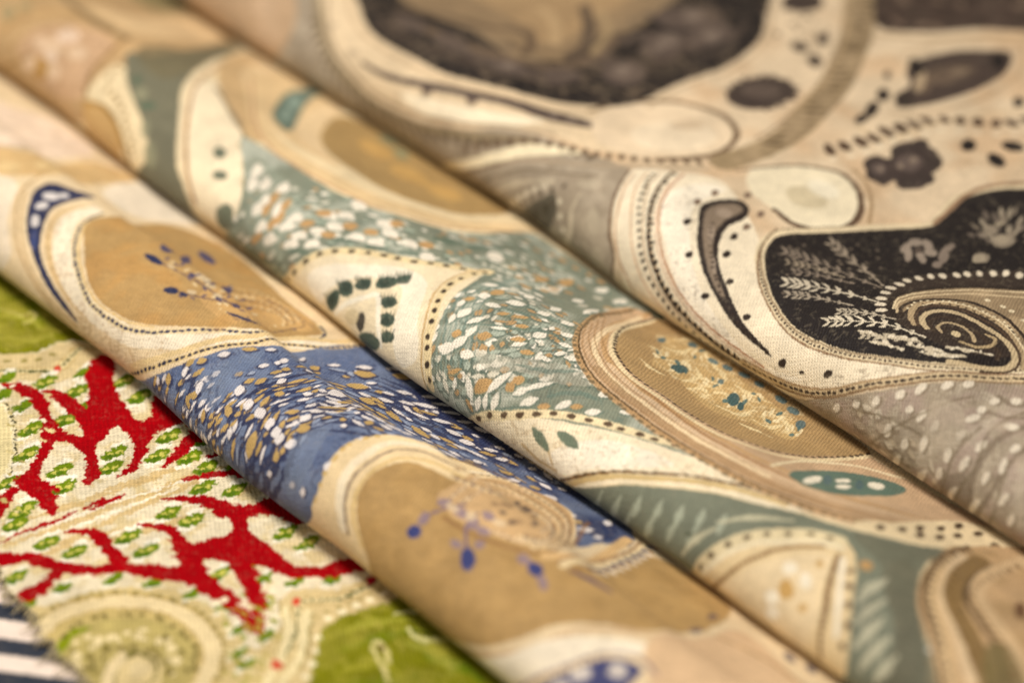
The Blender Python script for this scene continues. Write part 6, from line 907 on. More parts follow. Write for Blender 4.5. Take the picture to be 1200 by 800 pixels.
    cloth_c.stroke([(1.8,50.4),(4.5,40),(9.4,30.4),(14.8,24.1),(20.4,20.7),(27.9,18.9),(36.6,18.1),(49.2,18.5),(60.2,21),(70.2,26.3),(76.1,34.8),(77.7,44.9)], 0.9, 'b48c58', op=0.7)
    cloth_c.stroke([(1.8,51.2),(3.9,41.4),(9,31.5),(14.7,24.8),(20.4,21.3),(28,19.4),(36.8,18.7),(49.3,19),(60.4,21.5),(70.2,27),(75.9,35.9),(77.6,45.8)], 0.35, '5e4a2c')
    cloth_c.dash([(2.3,49.7),(5.2,39.1),(9.9,29.6),(15.1,23.6),(20.6,20.3),(28.1,18.5),(36.9,17.8),(49.4,18.1),(60.5,20.6),(70.5,25.8),(76.6,34),(78.2,44.1)], 1.6, 1.0, 0.7, '7c6a4a', jit=0.2)
    cloth_c.stroke([(4.1,51.6),(7.2,41.1),(12.8,32.3),(18.2,27.1),(24.3,24.7),(31,24.3),(40.8,24.7),(51.3,25.4),(58.8,29.2),(66.6,34.3),(73.2,42.4)], 1.0, 'c29a66', op=0.8)
    cloth_c.stroke([(23.1,26),(31.5,24.3),(43,23.5),(53.3,24.4),(60.8,28)], 0.6, 'a5784a', op=0.8)
    cloth_c.stroke([(4.7,49.1),(8.9,38.1),(13.9,28.9),(19.6,24.2),(26,22.1),(33.9,21.4),(45.3,21.4),(55.7,23.1)], 1.0, 'e6cda2')
    cloth_c.fill([(6,51.6),(8.1,42.7),(13.3,34.5),(17.7,30.1),(23.1,27.8),(29.4,27.5),(35.6,27.3),(41.5,28.1),(47,31.7),(49.7,36.6),(51.5,42.5),(52.8,48.8),(47.9,49.7),(33.5,49.4),(20.7,50.5),(10.9,52.1)], 'aa8b5c')
    cloth_c.stroke([(6,50.6),(8.5,41.6),(13.5,33.4),(18,28.8),(23.7,26.1),(30.1,25.6),(36.3,25.5),(42.6,26.1),(48.4,29.6),(50.8,34.9),(52.5,41.9),(53,48)], 1.0, 'e8d2a4')
    cloth_c.dash([(5.5,51.8),(7.5,43.3),(12.8,34.8),(17.2,30.3),(22.9,27.5),(29.1,27.1),(35.4,27),(41.6,27.7),(47.3,31.4),(50,36.3),(51.9,43),(52.6,49)], 1.15, 0.95, 0.62, '3a2a18', jit=0.1)
    cloth_c.fill([(11.5,47.7),(14.8,50.7),(23.1,47.9),(33.3,45.9),(41.9,43.5),(44.6,38.8),(38.1,37),(35.6,34),(30.1,34.2),(22.4,37.2),(19.9,35.3),(15.9,41.8)], 'cdae74', op=0.55)
    cloth_c.filigree([(9.8,49.6),(12.6,43.6),(19.1,37.1),(24.8,36.4),(34,35.7),(41.2,37.6),(43,42.4),(38.1,48.2),(25,49.5),(13,51.7)], 'e4cf9f', L=1.7, n=3, wd=0.34, op=0.75, seed=81)
    cloth_c.filigree([(7.5,50.4),(9.5,41.2),(15.7,32.9),(27.3,29.8),(39.5,29.9),(48.4,38),(51.5,48.2),(33.5,49.4),(10.9,52.1)], '8a6a3a', L=1.4, n=3, wd=0.16, op=0.4, seed=83)
    cloth_c.stroke([(14.1,43.9),(16.2,45.3),(15.9,48.9)], [0.3, 0.9, 0.4], 'e4cf9c', op=0.85, rough=0.9)
    cloth_c.stroke([(17.5,39.4),(19,41.2),(19,45)], [0.3, 0.9, 0.4], 'e4cf9c', op=0.85, rough=0.9)
    cloth_c.stroke([(22,36.8),(23.6,37.8),(23.8,41.8)], [0.3, 0.9, 0.4], 'e4cf9c', op=0.85, rough=0.9)
    cloth_c.stroke([(21,43.7),(24.5,41.5),(26.6,43)], [0.3, 0.9, 0.4], 'e4cf9c', op=0.85, rough=0.9)
    cloth_c.stroke([(28.8,35.8),(28.6,40.7),(31.6,40.2)], [0.3, 0.9, 0.4], 'e4cf9c', op=0.85, rough=0.9)
    cloth_c.stroke([(31.8,36.2),(35.3,37.2),(35.1,41.1)], [0.3, 0.9, 0.4], 'e4cf9c', op=0.85, rough=0.9)
    cloth_c.stroke([(37,38.2),(40.1,38.8),(40.7,41.9)], [0.3, 0.9, 0.4], 'e4cf9c', op=0.85, rough=0.9)
    cloth_c.stroke([(27.3,45),(30.9,44.7),(34.4,45.6)], [0.3, 0.9, 0.4], 'e4cf9c', op=0.85, rough=0.9)
    cloth_c.stroke([(12.6,48.4),(13.5,50.8),(15.9,50.3)], [0.3, 0.9, 0.4], 'e4cf9c', op=0.85, rough=0.9)
    cloth_c.stroke([(19.4,48.2),(22.6,46.9),(25.8,44.8)], [0.3, 0.9, 0.4], 'e4cf9c', op=0.85, rough=0.9)
    cloth_c.stroke([(36.3,42.7),(38.7,43),(42.7,41.7)], [0.3, 0.9, 0.4], 'e4cf9c', op=0.85, rough=0.9)
    cloth_c.stroke([(26.1,36),(26.6,38.6),(29.4,38)], [0.3, 0.9, 0.4], 'e4cf9c', op=0.85, rough=0.9)
    cloth_c.stroke([(38,34.8),(41.2,35.7),(43.1,36.5)], [0.3, 0.9, 0.4], 'e4cf9c', op=0.85, rough=0.9)
    cloth_c.stroke([(14.1,41),(15.4,41.4),(18,40)], [0.3, 0.9, 0.4], 'e4cf9c', op=0.85, rough=0.9)
    cloth_c.stroke([(18.1,34.5),(20.8,34.3),(22.4,35.3)], [0.3, 0.9, 0.4], 'e4cf9c', op=0.85, rough=0.9)
    for e in [(19.6,42.9,0.98,0.46,146)]: cloth_c.dot(*e, 'e8d5a6', leaf=True)
    for e in [(20.7,42.6,1.41,0.31,137)]: cloth_c.dot(*e, 'e8d5a6', leaf=True)
    for e in [(21.5,41,1.32,0.26,126)]: cloth_c.dot(*e, '5b7168', leaf=True)
    for e in [(21.6,39.2,1.34,0.27,117)]: cloth_c.dot(*e, 'd9c28e', leaf=True)
    for e in [(20.9,38.6,1.31,0.33,107)]: cloth_c.dot(*e, 'e8d5a6', leaf=True)
    for e in [(19.8,39.7,0.87,0.53,103)]: cloth_c.dot(*e, 'e8d5a6', leaf=True)
    for e in [(19.2,41.7,1.10,0.43,144)]: cloth_c.dot(*e, '5b7168', leaf=True)
    for e in [(32.9,39.9,1.54,0.31,124)]: cloth_c.dot(*e, 'e8d5a6', leaf=True)
    for e in [(32.3,38.7,1.49,0.37,113)]: cloth_c.dot(*e, 'e8d5a6', leaf=True)
    for e in [(31,39.1,1.00,0.54,-79)]: cloth_c.dot(*e, '5b7168', leaf=True)
    for e in [(30.1,40.7,0.95,0.56,155)]: cloth_c.dot(*e, 'd9c28e', leaf=True)
    for e in [(30.2,42.3,1.45,0.38,143)]: cloth_c.dot(*e, 'e8d5a6', leaf=True)
    for e in [(31.3,42.8,1.54,0.31,132)]: cloth_c.dot(*e, 'e8d5a6', leaf=True)
    for e in [(32.5,41.7,1.55,0.31,122)]: cloth_c.dot(*e, '5b7168', leaf=True)
    for e in [(25.4,43.7,1.11,0.22,132)]: cloth_c.dot(*e, 'e8d5a6', leaf=True)
    for e in [(26.3,43,1.09,0.22,122)]: cloth_c.dot(*e, 'e8d5a6', leaf=True)
    for e in [(26.6,41.7,1.02,0.26,111)]: cloth_c.dot(*e, '5b7168', leaf=True)
    for e in [(26.3,40.7,0.69,0.39,-82)]: cloth_c.dot(*e, 'd9c28e', leaf=True)
    for e in [(25.4,40.9,0.68,0.40,153)]: cloth_c.dot(*e, 'e8d5a6', leaf=True)
    for e in [(24.7,42,1.03,0.27,141)]: cloth_c.dot(*e, 'e8d5a6', leaf=True)
    for e in [(24.7,43.2,1.09,0.22,130)]: cloth_c.dot(*e, '5b7168', leaf=True)
    for e in [(17.4,47.1,1.07,0.21,125)]: cloth_c.dot(*e, 'e8d5a6', leaf=True)
    for e in [(16.8,48.4,1.15,0.25,115)]: cloth_c.dot(*e, 'e8d5a6', leaf=True)
    for e in [(17.1,49.5,0.73,0.38,-78)]: cloth_c.dot(*e, '5b7168', leaf=True)
    for e in [(17.9,49.6,0.65,0.42,156)]: cloth_c.dot(*e, 'd9c28e', leaf=True)
    for e in [(18.7,48.6,1.00,0.28,144)]: cloth_c.dot(*e, 'e8d5a6', leaf=True)
    for e in [(18.9,47.3,1.11,0.22,132)]: cloth_c.dot(*e, 'e8d5a6', leaf=True)
    for e in [(18.3,46.6,1.08,0.22,123)]: cloth_c.dot(*e, '5b7168', leaf=True)
    for e in [(38.6,43.2,1.22,0.36,110)]: cloth_c.dot(*e, 'e8d5a6', leaf=True)
    for e in [(39.1,41.6,0.79,0.56,-83)]: cloth_c.dot(*e, 'e8d5a6', leaf=True)
    for e in [(38.6,40.4,0.92,0.47,157)]: cloth_c.dot(*e, '5b7168', leaf=True)
    for e in [(37.5,40.5,1.29,0.33,143)]: cloth_c.dot(*e, 'd9c28e', leaf=True)
    for e in [(36.6,41.7,1.40,0.28,131)]: cloth_c.dot(*e, 'e8d5a6', leaf=True)
    for e in [(36.6,43.3,1.47,0.29,120)]: cloth_c.dot(*e, 'e8d5a6', leaf=True)
    for e in [(37.5,44,1.12,0.38,107)]: cloth_c.dot(*e, '5b7168', leaf=True)
    for e in [(17.5,39.1,0.80,0.31,-75)]: cloth_c.dot(*e, 'e8d5a6', leaf=True)
    for e in [(16.8,39.4,0.68,0.38,138)]: cloth_c.dot(*e, 'e8d5a6', leaf=True)
    for e in [(16,40.8,1.14,0.24,136)]: cloth_c.dot(*e, '5b7168', leaf=True)
    for e in [(15.7,42.2,0.95,0.19,129)]: cloth_c.dot(*e, 'd9c28e', leaf=True)
    for e in [(16.3,42.6,0.95,0.19,121)]: cloth_c.dot(*e, 'e8d5a6', leaf=True)
    for e in [(17.1,41.7,1.08,0.24,112)]: cloth_c.dot(*e, 'e8d5a6', leaf=True)
    for e in [(17.7,40.2,0.72,0.35,-74)]: cloth_c.dot(*e, '5b7168', leaf=True)
    for e in [(31.4,45.9,0.51,0.40,97)]: cloth_c.dot(*e, 'e8d5a6', leaf=True)
    for e in [(32.2,45.6,0.66,0.31,155)]: cloth_c.dot(*e, 'e8d5a6', leaf=True)
    for e in [(32.7,44.6,0.97,0.22,140)]: cloth_c.dot(*e, '5b7168', leaf=True)
    for e in [(32.6,43.6,0.96,0.19,130)]: cloth_c.dot(*e, 'd9c28e', leaf=True)
    for e in [(31.9,43.4,1.03,0.21,119)]: cloth_c.dot(*e, 'e8d5a6', leaf=True)
    for e in [(31.1,44.2,0.79,0.27,107)]: cloth_c.dot(*e, 'e8d5a6', leaf=True)
    for e in [(30.9,45.3,0.49,0.43,113)]: cloth_c.dot(*e, '5b7168', leaf=True)
    for e in [(43.2,42.8,1.15,0.23,126)]: cloth_c.dot(*e, 'e8d5a6', leaf=True)
    for e in [(43.8,41.5,1.07,0.27,115)]: cloth_c.dot(*e, 'e8d5a6', leaf=True)
    for e in [(43.5,40.5,0.75,0.39,-79)]: cloth_c.dot(*e, '5b7168', leaf=True)
    for e in [(42.6,40.3,0.63,0.45,163)]: cloth_c.dot(*e, 'd9c28e', leaf=True)
    for e in [(41.9,41.2,0.95,0.29,148)]: cloth_c.dot(*e, 'e8d5a6', leaf=True)
    for e in [(41.7,42.5,1.18,0.24,135)]: cloth_c.dot(*e, 'e8d5a6', leaf=True)
    for e in [(42.4,43.2,1.16,0.23,124)]: cloth_c.dot(*e, '5b7168', leaf=True)
    for e in [(20.9,40.4,1.76,0.90,114),(31.1,40.7,2.59,0.87,127),(20.3,39.6,1.14,0.44,-63),(33.3,39.9,1.63,0.50,130)]: cloth_c.dot(*e, '3f5a58')
    for e in [(15,49.8,1.05,0.69,145),(20.4,48.2,1.16,0.70,156),(23,48.4,1.13,0.68,159),(25.9,48.8,1.12,0.74,174),(34.2,47.7,1.40,0.79,157),(37.7,46.8,1.33,0.89,157),(41.5,44.5,1.54,0.76,126),(29.1,48.5,1.10,0.65,165),(25.9,43.7,1.00,0.48,121),(12.2,46,1.38,0.56,-63)]: cloth_c.dot(*e, '48676a', op=0.9)
    cloth_c.fill([(56.2,27),(54.8,35.7),(57.8,42.3),(60.9,46.4),(62.8,46.7),(64.4,40.8),(63.4,34),(61.1,27.7),(59,26.4)], '5c7262')
    for e in [(57.8,30.6,3.30,0.81,110),(58.7,36.7,1.57,0.71,-91),(60.5,34.8,1.61,0.70,-89),(61.2,41.6,1.82,1.05,-79)]: cloth_c.dot(*e, 'ece2c8')
    for e in [(57.9,34,2.34,0.65,130),(60.6,38.4,2.32,0.65,129)]: cloth_c.dot(*e, '46606a', op=0.6)
    cloth_c.stroke([(53.5,26),(51.7,34.6),(54.8,43.1),(60.2,49.1)], 0.6, 'e8d6ac')
    cloth_c.fill([(24,-4.5),(40.1,6.6),(47.5,10.4),(54,14.6),(60.1,17.5),(65.4,20.8),(72.3,24),(78.1,28.3),(81,35.7),(83.9,26.2),(87.3,20.8),(92.4,16),(99.9,9.9),(103.7,5.4),(87,-3.5),(78.5,-3.5),(71.1,-2),(56.5,-4),(40,-4.5)], '747864')
    cloth_c.fill([(81.8,20),(81.6,24.7),(87.6,21.3),(93.9,15.3),(104,5.6),(91,-4),(92.3,10.7)], '5f5c48', op=0.8)
    cloth_c.fill([(73,23.3),(78.7,27.6),(81.2,34.8),(83.6,26.7),(86.7,20),(84.7,17.9),(80.2,20.9)], '656450', op=0.7)
    cloth_c.fill([(54,-4),(59.8,4.9),(61.4,8.7),(63.4,12.8),(67.8,18.5),(72.7,21.2),(75.9,20.4),(82.4,13.8),(88.1,4),(78.5,-3.5),(71.1,-2)], 'ddc596')
    cloth_c.stroke([(59.4,2.8),(60.2,5.5),(61.3,8),(62.5,10.5),(64.2,12.9),(66.7,15.6),(69.3,18.8),(73.1,20.8)], 2.0, 'dccba0')
    cloth_c.dash([(59.4,2.8),(60.2,5.5),(61.3,8),(62.5,10.5),(64.2,12.9),(66.7,15.6),(69.3,18.8),(73.1,20.8)], 2.7, 1.2, 0.9, '4e3c26', jit=0.1)
    cloth_c.stroke([(57.8,-1.4),(61.2,4.9),(62.4,7.4),(63.8,9.9),(65.6,12.3),(68,14.9),(70.8,18),(74.6,19.9)], 0.7, 'e6d8b4')
    cloth_c.stroke([(58.4,-4),(64.5,5.6),(66.5,9.8),(68.9,14.3),(72.4,18.2)], 0.6, '8a6436')
    cloth_c.stroke([(75.1,18.4),(78.3,13.3),(80.8,9.8),(83.7,4)], [0.7, 0.9, 0.6], '7a5a34')
    cloth_c.fill([(61.7,-1.4),(65.8,6.4),(68.3,10.7),(71.3,15.2),(74.2,17.6),(77.8,12.4),(80.7,7.9),(79.7,-3.2),(71.1,-2)], 'e2cba0')
    for e in [(73.8,9.5,1.61,1.12,135)]: cloth_c.dot(*e, 'c29a58')
    for e in [(71.9,12.3,1.09,0.97,-159),(75,12.2,1.41,0.82,138),(72.8,7.3,1.12,1.07,152),(73.9,5.4,1.24,0.96,-136)]: cloth_c.dot(*e, 'f0e4c8')
    for e in [(77.6,8.7,0.80,0.74,166),(74.4,15.5,0.81,0.57,140)]: cloth_c.dot(*e, 'c29a58', op=0.8)
    cloth_c.dash([(77.6,18.2),(80.9,14.6),(83.2,11.9),(85.2,9.3),(86.7,6)], 2.6, 1.2, 1.0, '5c4228', jit=0.1)
    cloth_c.stroke([(76.2,18.2),(79.9,13.8),(82.1,11.2),(84.4,8.1)], 0.8, 'ece0c4')
    for e in [(79.3,19.4,1.10,0.91,131)]: cloth_c.dot(*e, 'c09458', op=0.8)
    cloth_c.stroke([(83.3,13.7),(83,16.4),(83.2,19.4)], [0.6, 2.0, 0.4], 'b4b094')
    cloth_c.stroke([(85.5,11),(85.6,13.4),(86,16.2)], [0.6, 2.0, 0.4], 'b4b094')
    cloth_c.stroke([(87.7,8.3),(87.9,10.7),(88,13.9)], [0.6, 2.0, 0.4], 'b4b094')
    cloth_c.stroke([(90.2,6),(90.4,8.8),(90.9,12.1)], [0.6, 2.0, 0.4], 'b4b094')
    cloth_c.stroke([(93,5.6),(93.2,7.8),(93.7,10.4)], [0.6, 2.0, 0.4], 'b4b094')
    cloth_c.stroke([(32,-4.5),(38,2.5),(38.6,4.9)], [0.3, 1.4, 0.3], 'a9ae96', op=0.85)
    cloth_c.stroke([(40.5,1),(41.9,3.9),(42.1,5.9)], [0.3, 1.4, 0.3], 'a9ae96', op=0.85)
    cloth_c.stroke([(45.3,4),(45.5,5.5),(45.2,7.3)], [0.3, 1.4, 0.3], 'a9ae96', op=0.85)
    cloth_c.stroke([(49.2,5.6),(49.1,6.9),(48.6,8.6)], [0.3, 1.4, 0.3], 'a9ae96', op=0.85)
    cloth_c.stroke([(53,6.9),(52.6,8.2),(51.9,10)], [0.3, 1.4, 0.3], 'a9ae96', op=0.85)
    cloth_c.stroke([(56.3,8.4),(55.8,9.7),(55,11.5)], [0.3, 1.4, 0.3], 'a9ae96', op=0.85)
    cloth_c.stroke([(59.7,9.7),(59,11),(58.1,12.9)], [0.3, 1.4, 0.3], 'a9ae96', op=0.85)
    cloth_c.stroke([(48,2.1),(48.8,4.2),(48.9,6.1)], [0.3, 1.4, 0.3], 'a9ae96', op=0.85)
    cloth_c.stroke([(52.7,4),(52.8,5.5),(52.7,7.3)], [0.3, 1.4, 0.3], 'a9ae96', op=0.85)
    cloth_c.stroke([(38,-4.5),(44.4,2.8),(44.9,5)], [0.3, 1.4, 0.3], 'a9ae96', op=0.85)
    cloth_c.stroke([(56.5,5.1),(56.5,6.5),(56.1,8.3)], [0.3, 1.4, 0.3], 'a9ae96', op=0.85)
    cloth_c.stroke([(56.1,4.1),(57.2,7.2),(58.8,10.4)], [0.4, 1.1, 0.4], 'c9c2a0', op=0.8)
    cloth_c.stroke([(58.1,11.1),(61.3,14.8),(65.8,18.8)], [0.4, 1.1, 0.4], 'c9c2a0', op=0.8)
    for e in [(55.8,7.2,0.89,0.48,-151)]: cloth_c.dot(*e, '4e5440', op=0.7)
    cloth_c.stroke([(20.2,22.9),(27.9,20.9),(36.6,20.1),(49.2,20.4),(60.2,23),(69.5,29.3),(74.7,39),(77.1,47.9)], 1.6, '9c7a4e', op=0.55)
    cloth_c.stroke([(19.8,25.8),(27.8,23.4),(36.5,22.6),(49.3,22.7),(60,25.6),(68.4,33.4),(73.3,43.5),(77,50.7)], 1.2, 'dcc09a', op=0.7)
    cloth_c.stroke([(8.2,33.2),(14.3,25.9),(20.2,22.2),(27.9,20.2),(36.6,19.5),(49.2,19.8),(60.2,22.4),(69.7,28.2),(75.2,37.6),(77.2,47)], 0.3, '9a7448', op=0.6)
    cloth_c.stroke([(7.4,35.4),(13.8,27.8),(20,23.6),(27.8,21.5),(36.5,20.8),(49.1,21),(60.1,23.6),(69,30.4),(74.1,40.4),(76.9,48.7)], 0.3, '9a7448', op=0.6)
    cloth_c.stroke([(6.5,37.7),(12.9,30),(19.7,25.2),(27.6,22.9),(36.3,22.1),(49,22.3),(59.8,25.1),(68.3,32.7),(73.3,42.7),(76.8,50.2)], 0.3, '9a7448', op=0.6)
    cloth_c.stroke([(5,40.9),(11.9,32.7),(19.1,27.2),(27.1,24.7),(35.9,23.9),(48.8,23.9),(59.2,27.1),(67.6,35),(72.6,45.2),(76.7,51.7)], 0.3, '9a7448', op=0.6)
    cloth_c.fill([(71.4,25),(72.4,33.4),(72.5,47.1),(77.6,51.6),(85.5,52.6),(93.3,43.1),(84.3,42.6),(81,36.7),(77.9,28.6)], 'e8d2a6')
    for e in [(73.5,28.5,1.29,0.60,114),(74.5,32.3,1.55,0.60,-65),(74.4,36.6,1.72,0.59,-64),(76.4,34.2,1.58,0.59,-65),(74.2,41.8,1.59,0.58,-65),(77.1,37.9,1.89,0.56,115),(73.9,46.2,1.30,0.59,-68),(76.4,43,1.52,0.58,-66),(76.5,47.6,1.12,0.60,110),(79.9,47.1,1.20,0.59,111),(81.7,42.1,1.54,0.56,-67),(82.9,45.1,1.32,0.56,-70),(82.3,48,1.05,0.59,109),(85,46.7,1.15,0.57,-71)]: cloth_c.dot(*e, '4a3620')
    cloth_c.fill([(79.6,39.5),(83,29.2),(86.4,22.2),(90.1,18),(95.3,14.5),(100.6,10.5),(104.8,6.1),(119.6,15.3),(89,53.9),(80.8,48.9)], 'c2a074')
    cloth_c.cloud([(79.6,39.5),(86.4,22.2),(95.3,14.5),(104.8,6.1),(119.6,15.3),(89,53.9)], 'a98a5c', L=4, op=0.6)
    cloth_c.stroke([(79.5,41.7),(83.2,29.9),(86.8,22.9),(90.2,19.2),(95.4,15.7),(101.3,11),(104.8,7.5)], 0.9, '5e4626')
    cloth_c.stroke([(83.2,33.5),(86.7,25.8),(89.8,21.3),(95.4,16.9),(102.2,11.6)], 2.0, 'cdae80')
    cloth_c.stroke([(82.2,36.8),(87.1,27.5),(90.6,22.7),(96.7,18.5),(104.4,13.2)], 1.6, 'dcc096')
    cloth_c.stroke([(83.2,40),(88.1,27.7),(91.9,23),(98.3,19.3),(106.2,14.4)], 2.6, '84683c')
    cloth_c.stroke([(84.7,41.1),(88.3,31.1),(91.9,25.4),(96.2,23),(101,20.8),(108,15.7)], 0.8, '4e3a20')
    cloth_c.stroke([(84.3,48.4),(86.9,37.3),(91.5,28.4),(96.3,25.3),(102.7,22.3),(109.6,17)], 2.2, 'cfb084')
    cloth_c.fill([(101.4,18.8),(101.7,21.8),(108.4,18.4),(114.5,13.2),(110.8,11)], '6f6238', op=0.8)
    for e in [(96,32.7,3.55,0.82,123)]: cloth_c.dot(*e, '6c4a2c')
    cloth_c.dash([(80.8,41.1),(84.1,30),(87.4,23.2),(90.6,19.8),(95.8,16.1),(101.9,11.4)], 1.6, 0.8, 0.7, '3f2e1a', jit=0.15)
    cloth_c.dash([(85.3,46.2),(88.1,34.8),(91.7,27.1),(96.3,24.2),(102.4,21.4),(109,16.5)], 1.8, 0.9, 0.8, '7a5a34', jit=0.15)
    cloth_c.dash([(84.2,33.4),(89.5,25),(95.6,20),(102.1,16)], 2.2, 0.9, 0.8, '6b5028', jit=0.2)

def print_black(cloth_d):
    cloth_d.cloud([(-111.9,30.9),(-25.5,139.6),(46.1,61.6),(13.8,24.6),(-21.2,18.6),(-55.1,8.5)], 'c2a078', L=9, op=0.6)
    cloth_d.fill([(-145.9,2.3),(-107.4,26.8),(-95.6,17.2),(-88,12.2),(-78.8,8.6),(-68.6,6.5),(-57,7.4),(-46.4,10.6),(-38.9,14.9),(-26.1,18.8),(-18.8,20.4),(-14.2,20.4),(-10.9,14.4),(-7.8,9.6),(-4.2,5.3),(-6.5,-5),(0,-5),(-13,-4.5),(-36,-4.5),(-59,-5.5),(-88,-5),(-116,-4.5)], '9c8d76')
    cloth_d.cloud([(-116,-4.5),(-91.7,13.9),(-78.5,8.2),(-68.5,6.2),(-56.9,7.1),(-46.2,10.4),(-38.6,14.7),(-25.8,18.5),(-14.5,19.7),(-11,13.7),(-8.1,9.4),(-4.6,5.1),(-4.4,-2.6),(0,-5),(-13,-4.5),(-36,-4.5),(-59,-5.5),(-88,-5)], 'b3a48c', L=4, op=0.7)
    cloth_d.filigree([(-116,-4.5),(-91.7,13.9),(-78.5,8.2),(-68.5,6.2),(-56.9,7.1),(-46.2,10.4),(-38.6,14.7),(-25.8,18.5),(-14.5,19.7),(-11,13.7),(-8.1,9.4),(-4.6,5.1),(-4.4,-2.6),(0,-5),(-13,-4.5),(-36,-4.5),(-59,-5.5),(-88,-5)], '6f614c', L=3, n=6, wd=0.18, op=0.5)
    cloth_d.fill([(-125.5,1.2),(-122.1,10.6),(-109,18.8),(-96.6,11),(-96.1,5.4),(-110,-4),(-117,-4.5)], 'b99b78')
    for e in [(-100.6,7,3.46,2.57,-167),(-104.7,10.7,2.97,2.16,164)]: cloth_d.dot(*e, 'c4a684', op=0.8)
    cloth_d.stroke([(-103.1,21.9),(-94.2,15.1),(-88.1,11.4),(-79.1,7.8),(-68.4,5.6),(-56.7,6.4),(-44.9,10.1),(-34.8,14.9)], 1.6, '8b7a5c')
    cloth_d.dash([(-95.2,14.3),(-87.1,9.6),(-79.5,6.6),(-69.3,4.3),(-57,5.1),(-44.4,9.4),(-34.2,14.4),(-22,19.2)], 2.6, 1.2, 1.8, '665640', slant=25)
    cloth_d.dash([(-93.2,13.1),(-85.2,8.8),(-78.3,6),(-68.4,4),(-56.1,4.9)], 2.6, 1.0, 1.4, 'b5a487', slant=25, phase=0.5)
    cloth_d.fill([(-59,-5.5),(-47.3,4.1),(-41.5,8),(-36.5,12.6),(-31.5,15.9),(-24.4,19.2),(-29.8,14.3),(-35,10.9),(-40.9,6.4),(-52.4,-4)], 'ecdcb6')
    cloth_d.stroke([(-59,-5.5),(-45.4,2.8),(-36,9.5),(-29,13.6)], 0.6, '7c6850')
    cloth_d.dash([(-45.5,7.3),(-39.7,11.5),(-34.8,14.9),(-29,17.5),(-22.3,20.4),(-15.5,25.2),(-10.7,32.6),(-8.1,39.9)], 2.2, 1.2, 2.0, '6b5740', slant=15)
    cloth_d.stroke([(-34.8,10.6),(-26,14.9),(-19.1,18.8),(-13.6,23.6),(-8.4,32.5)], 1.0, 'a8957a', op=0.8)
    cloth_d.fill([(-107.4,26.8),(-89,12.9),(-80.1,9.2),(-69.2,7.1),(-57.6,7.9),(-47.5,10.7),(-38.9,14.9),(-32,18.2),(-24.1,20.9),(-16.9,26.3),(-12.1,35.7),(-13.2,42.8),(-18.3,46.8),(-26.3,45.7),(-33.1,40.2),(-35.5,34.6),(-43.3,26.5),(-53.2,20.2),(-69.2,17.7),(-85.2,19.3),(-104.5,31.5)], 'd8c19c')
    cloth_d.fill([(-63,10),(-53.5,12.6),(-44,15.9),(-36.2,20),(-39.4,15.4),(-48.1,11.4),(-57.7,9)], 'f0e2c2', op=0.8)
    cloth_d.stroke([(-104.7,25.2),(-89,13.4),(-79.6,9.8),(-68.7,7.6),(-57.4,8.4),(-47.5,11.2),(-39.2,15.3),(-32.4,18.5)], 0.6, '8c765a', op=0.8)
    for e in [(-90.2,14.8,1.19,0.81,178),(-79.9,12.2,1.43,0.85,173),(-58,11.9,0.94,0.65,-172),(-48.9,14.9,0.84,0.68,173)]: cloth_d.dot(*e, 'a8957a', op=0.8)
    cloth_d.stroke([(-75.9,11.3),(-67.8,11.3),(-59.2,13.7),(-50.9,16.4),(-43.9,19.6),(-36.6,22.2),(-29,26.8)], [0.6, 1.2, 1.6, 1.7, 2.4, 3.6, 2.4], '53453c')
    for e in [(-58.4,12.9,1.14,0.82,179),(-49.6,15.8,1.12,0.95,177)]: cloth_d.dot(*e, '5a4b40')
    cloth_d.dash([(-37.8,21.5),(-34.5,23.2),(-30.5,26.2)], 2.4, 1.3, 1.2, '88786a')
    cloth_d.fill([(-32.5,27.1),(-35,34.2),(-31.4,41.5),(-25.9,45.3),(-20.3,46.5),(-15.4,43.9),(-12.4,38.8),(-13.7,31.3),(-19.1,24.3),(-26.4,22.8)], 'dcc6a4')
    for e in [(-20.3,34.8,7.56,6.10,-110)]: cloth_d.dot(*e, 'e6d4b4', op=0.7)
    for e in [(-22.6,39.6,3.02,1.97,-118)]: cloth_d.dot(*e, 'c4a884', op=0.5)
    cloth_d.stroke([(-35.5,28.8),(-35.3,35.4),(-31.9,41.9),(-26.5,45.5),(-20.9,47),(-15.4,44.9),(-11.8,39.7),(-11.8,33.9),(-14.7,26.4)], [0.7, 1.0, 1.2, 1.0], '6e5840')
    cloth_d.fill([(-104.5,31.3),(-92.2,22.5),(-84.7,18.9),(-74.5,17.1),(-63.9,17),(-55.7,18.2),(-47.1,22.1),(-41.1,26.2),(-36.8,31),(-34.5,35.2),(-33.9,40.1),(-34.5,45.7),(-35,52.2),(-34.5,58.3),(-35.5,64.8),(-37.8,71),(-42.7,77.3),(-58,91.8)], '1c1512')
    cloth_d.fill([(-99.6,39.8),(-87.1,34.1),(-76.5,30.6),(-66.5,31),(-55.6,29.9),(-51.8,34.2),(-51.8,42.1),(-54.1,48.1),(-52.2,53.3),(-54.2,61.2),(-58.1,72),(-65.6,80.8)], '8a7456')
    cloth_d.fill([(-95.8,46.9),(-78.9,40.1),(-65.6,38),(-59.3,40.7),(-64.5,50),(-66.7,58.8),(-75.9,70.4)], 'a58a66')
    cloth_d.stroke([(-68.9,40.6),(-60.3,38.6),(-56.2,34.6),(-58.4,32.2)], 1.2, '6b5640')
    cloth_d.stroke([(-61.7,51),(-54.7,45.6),(-52,40.6)], 2.0, '54443a')
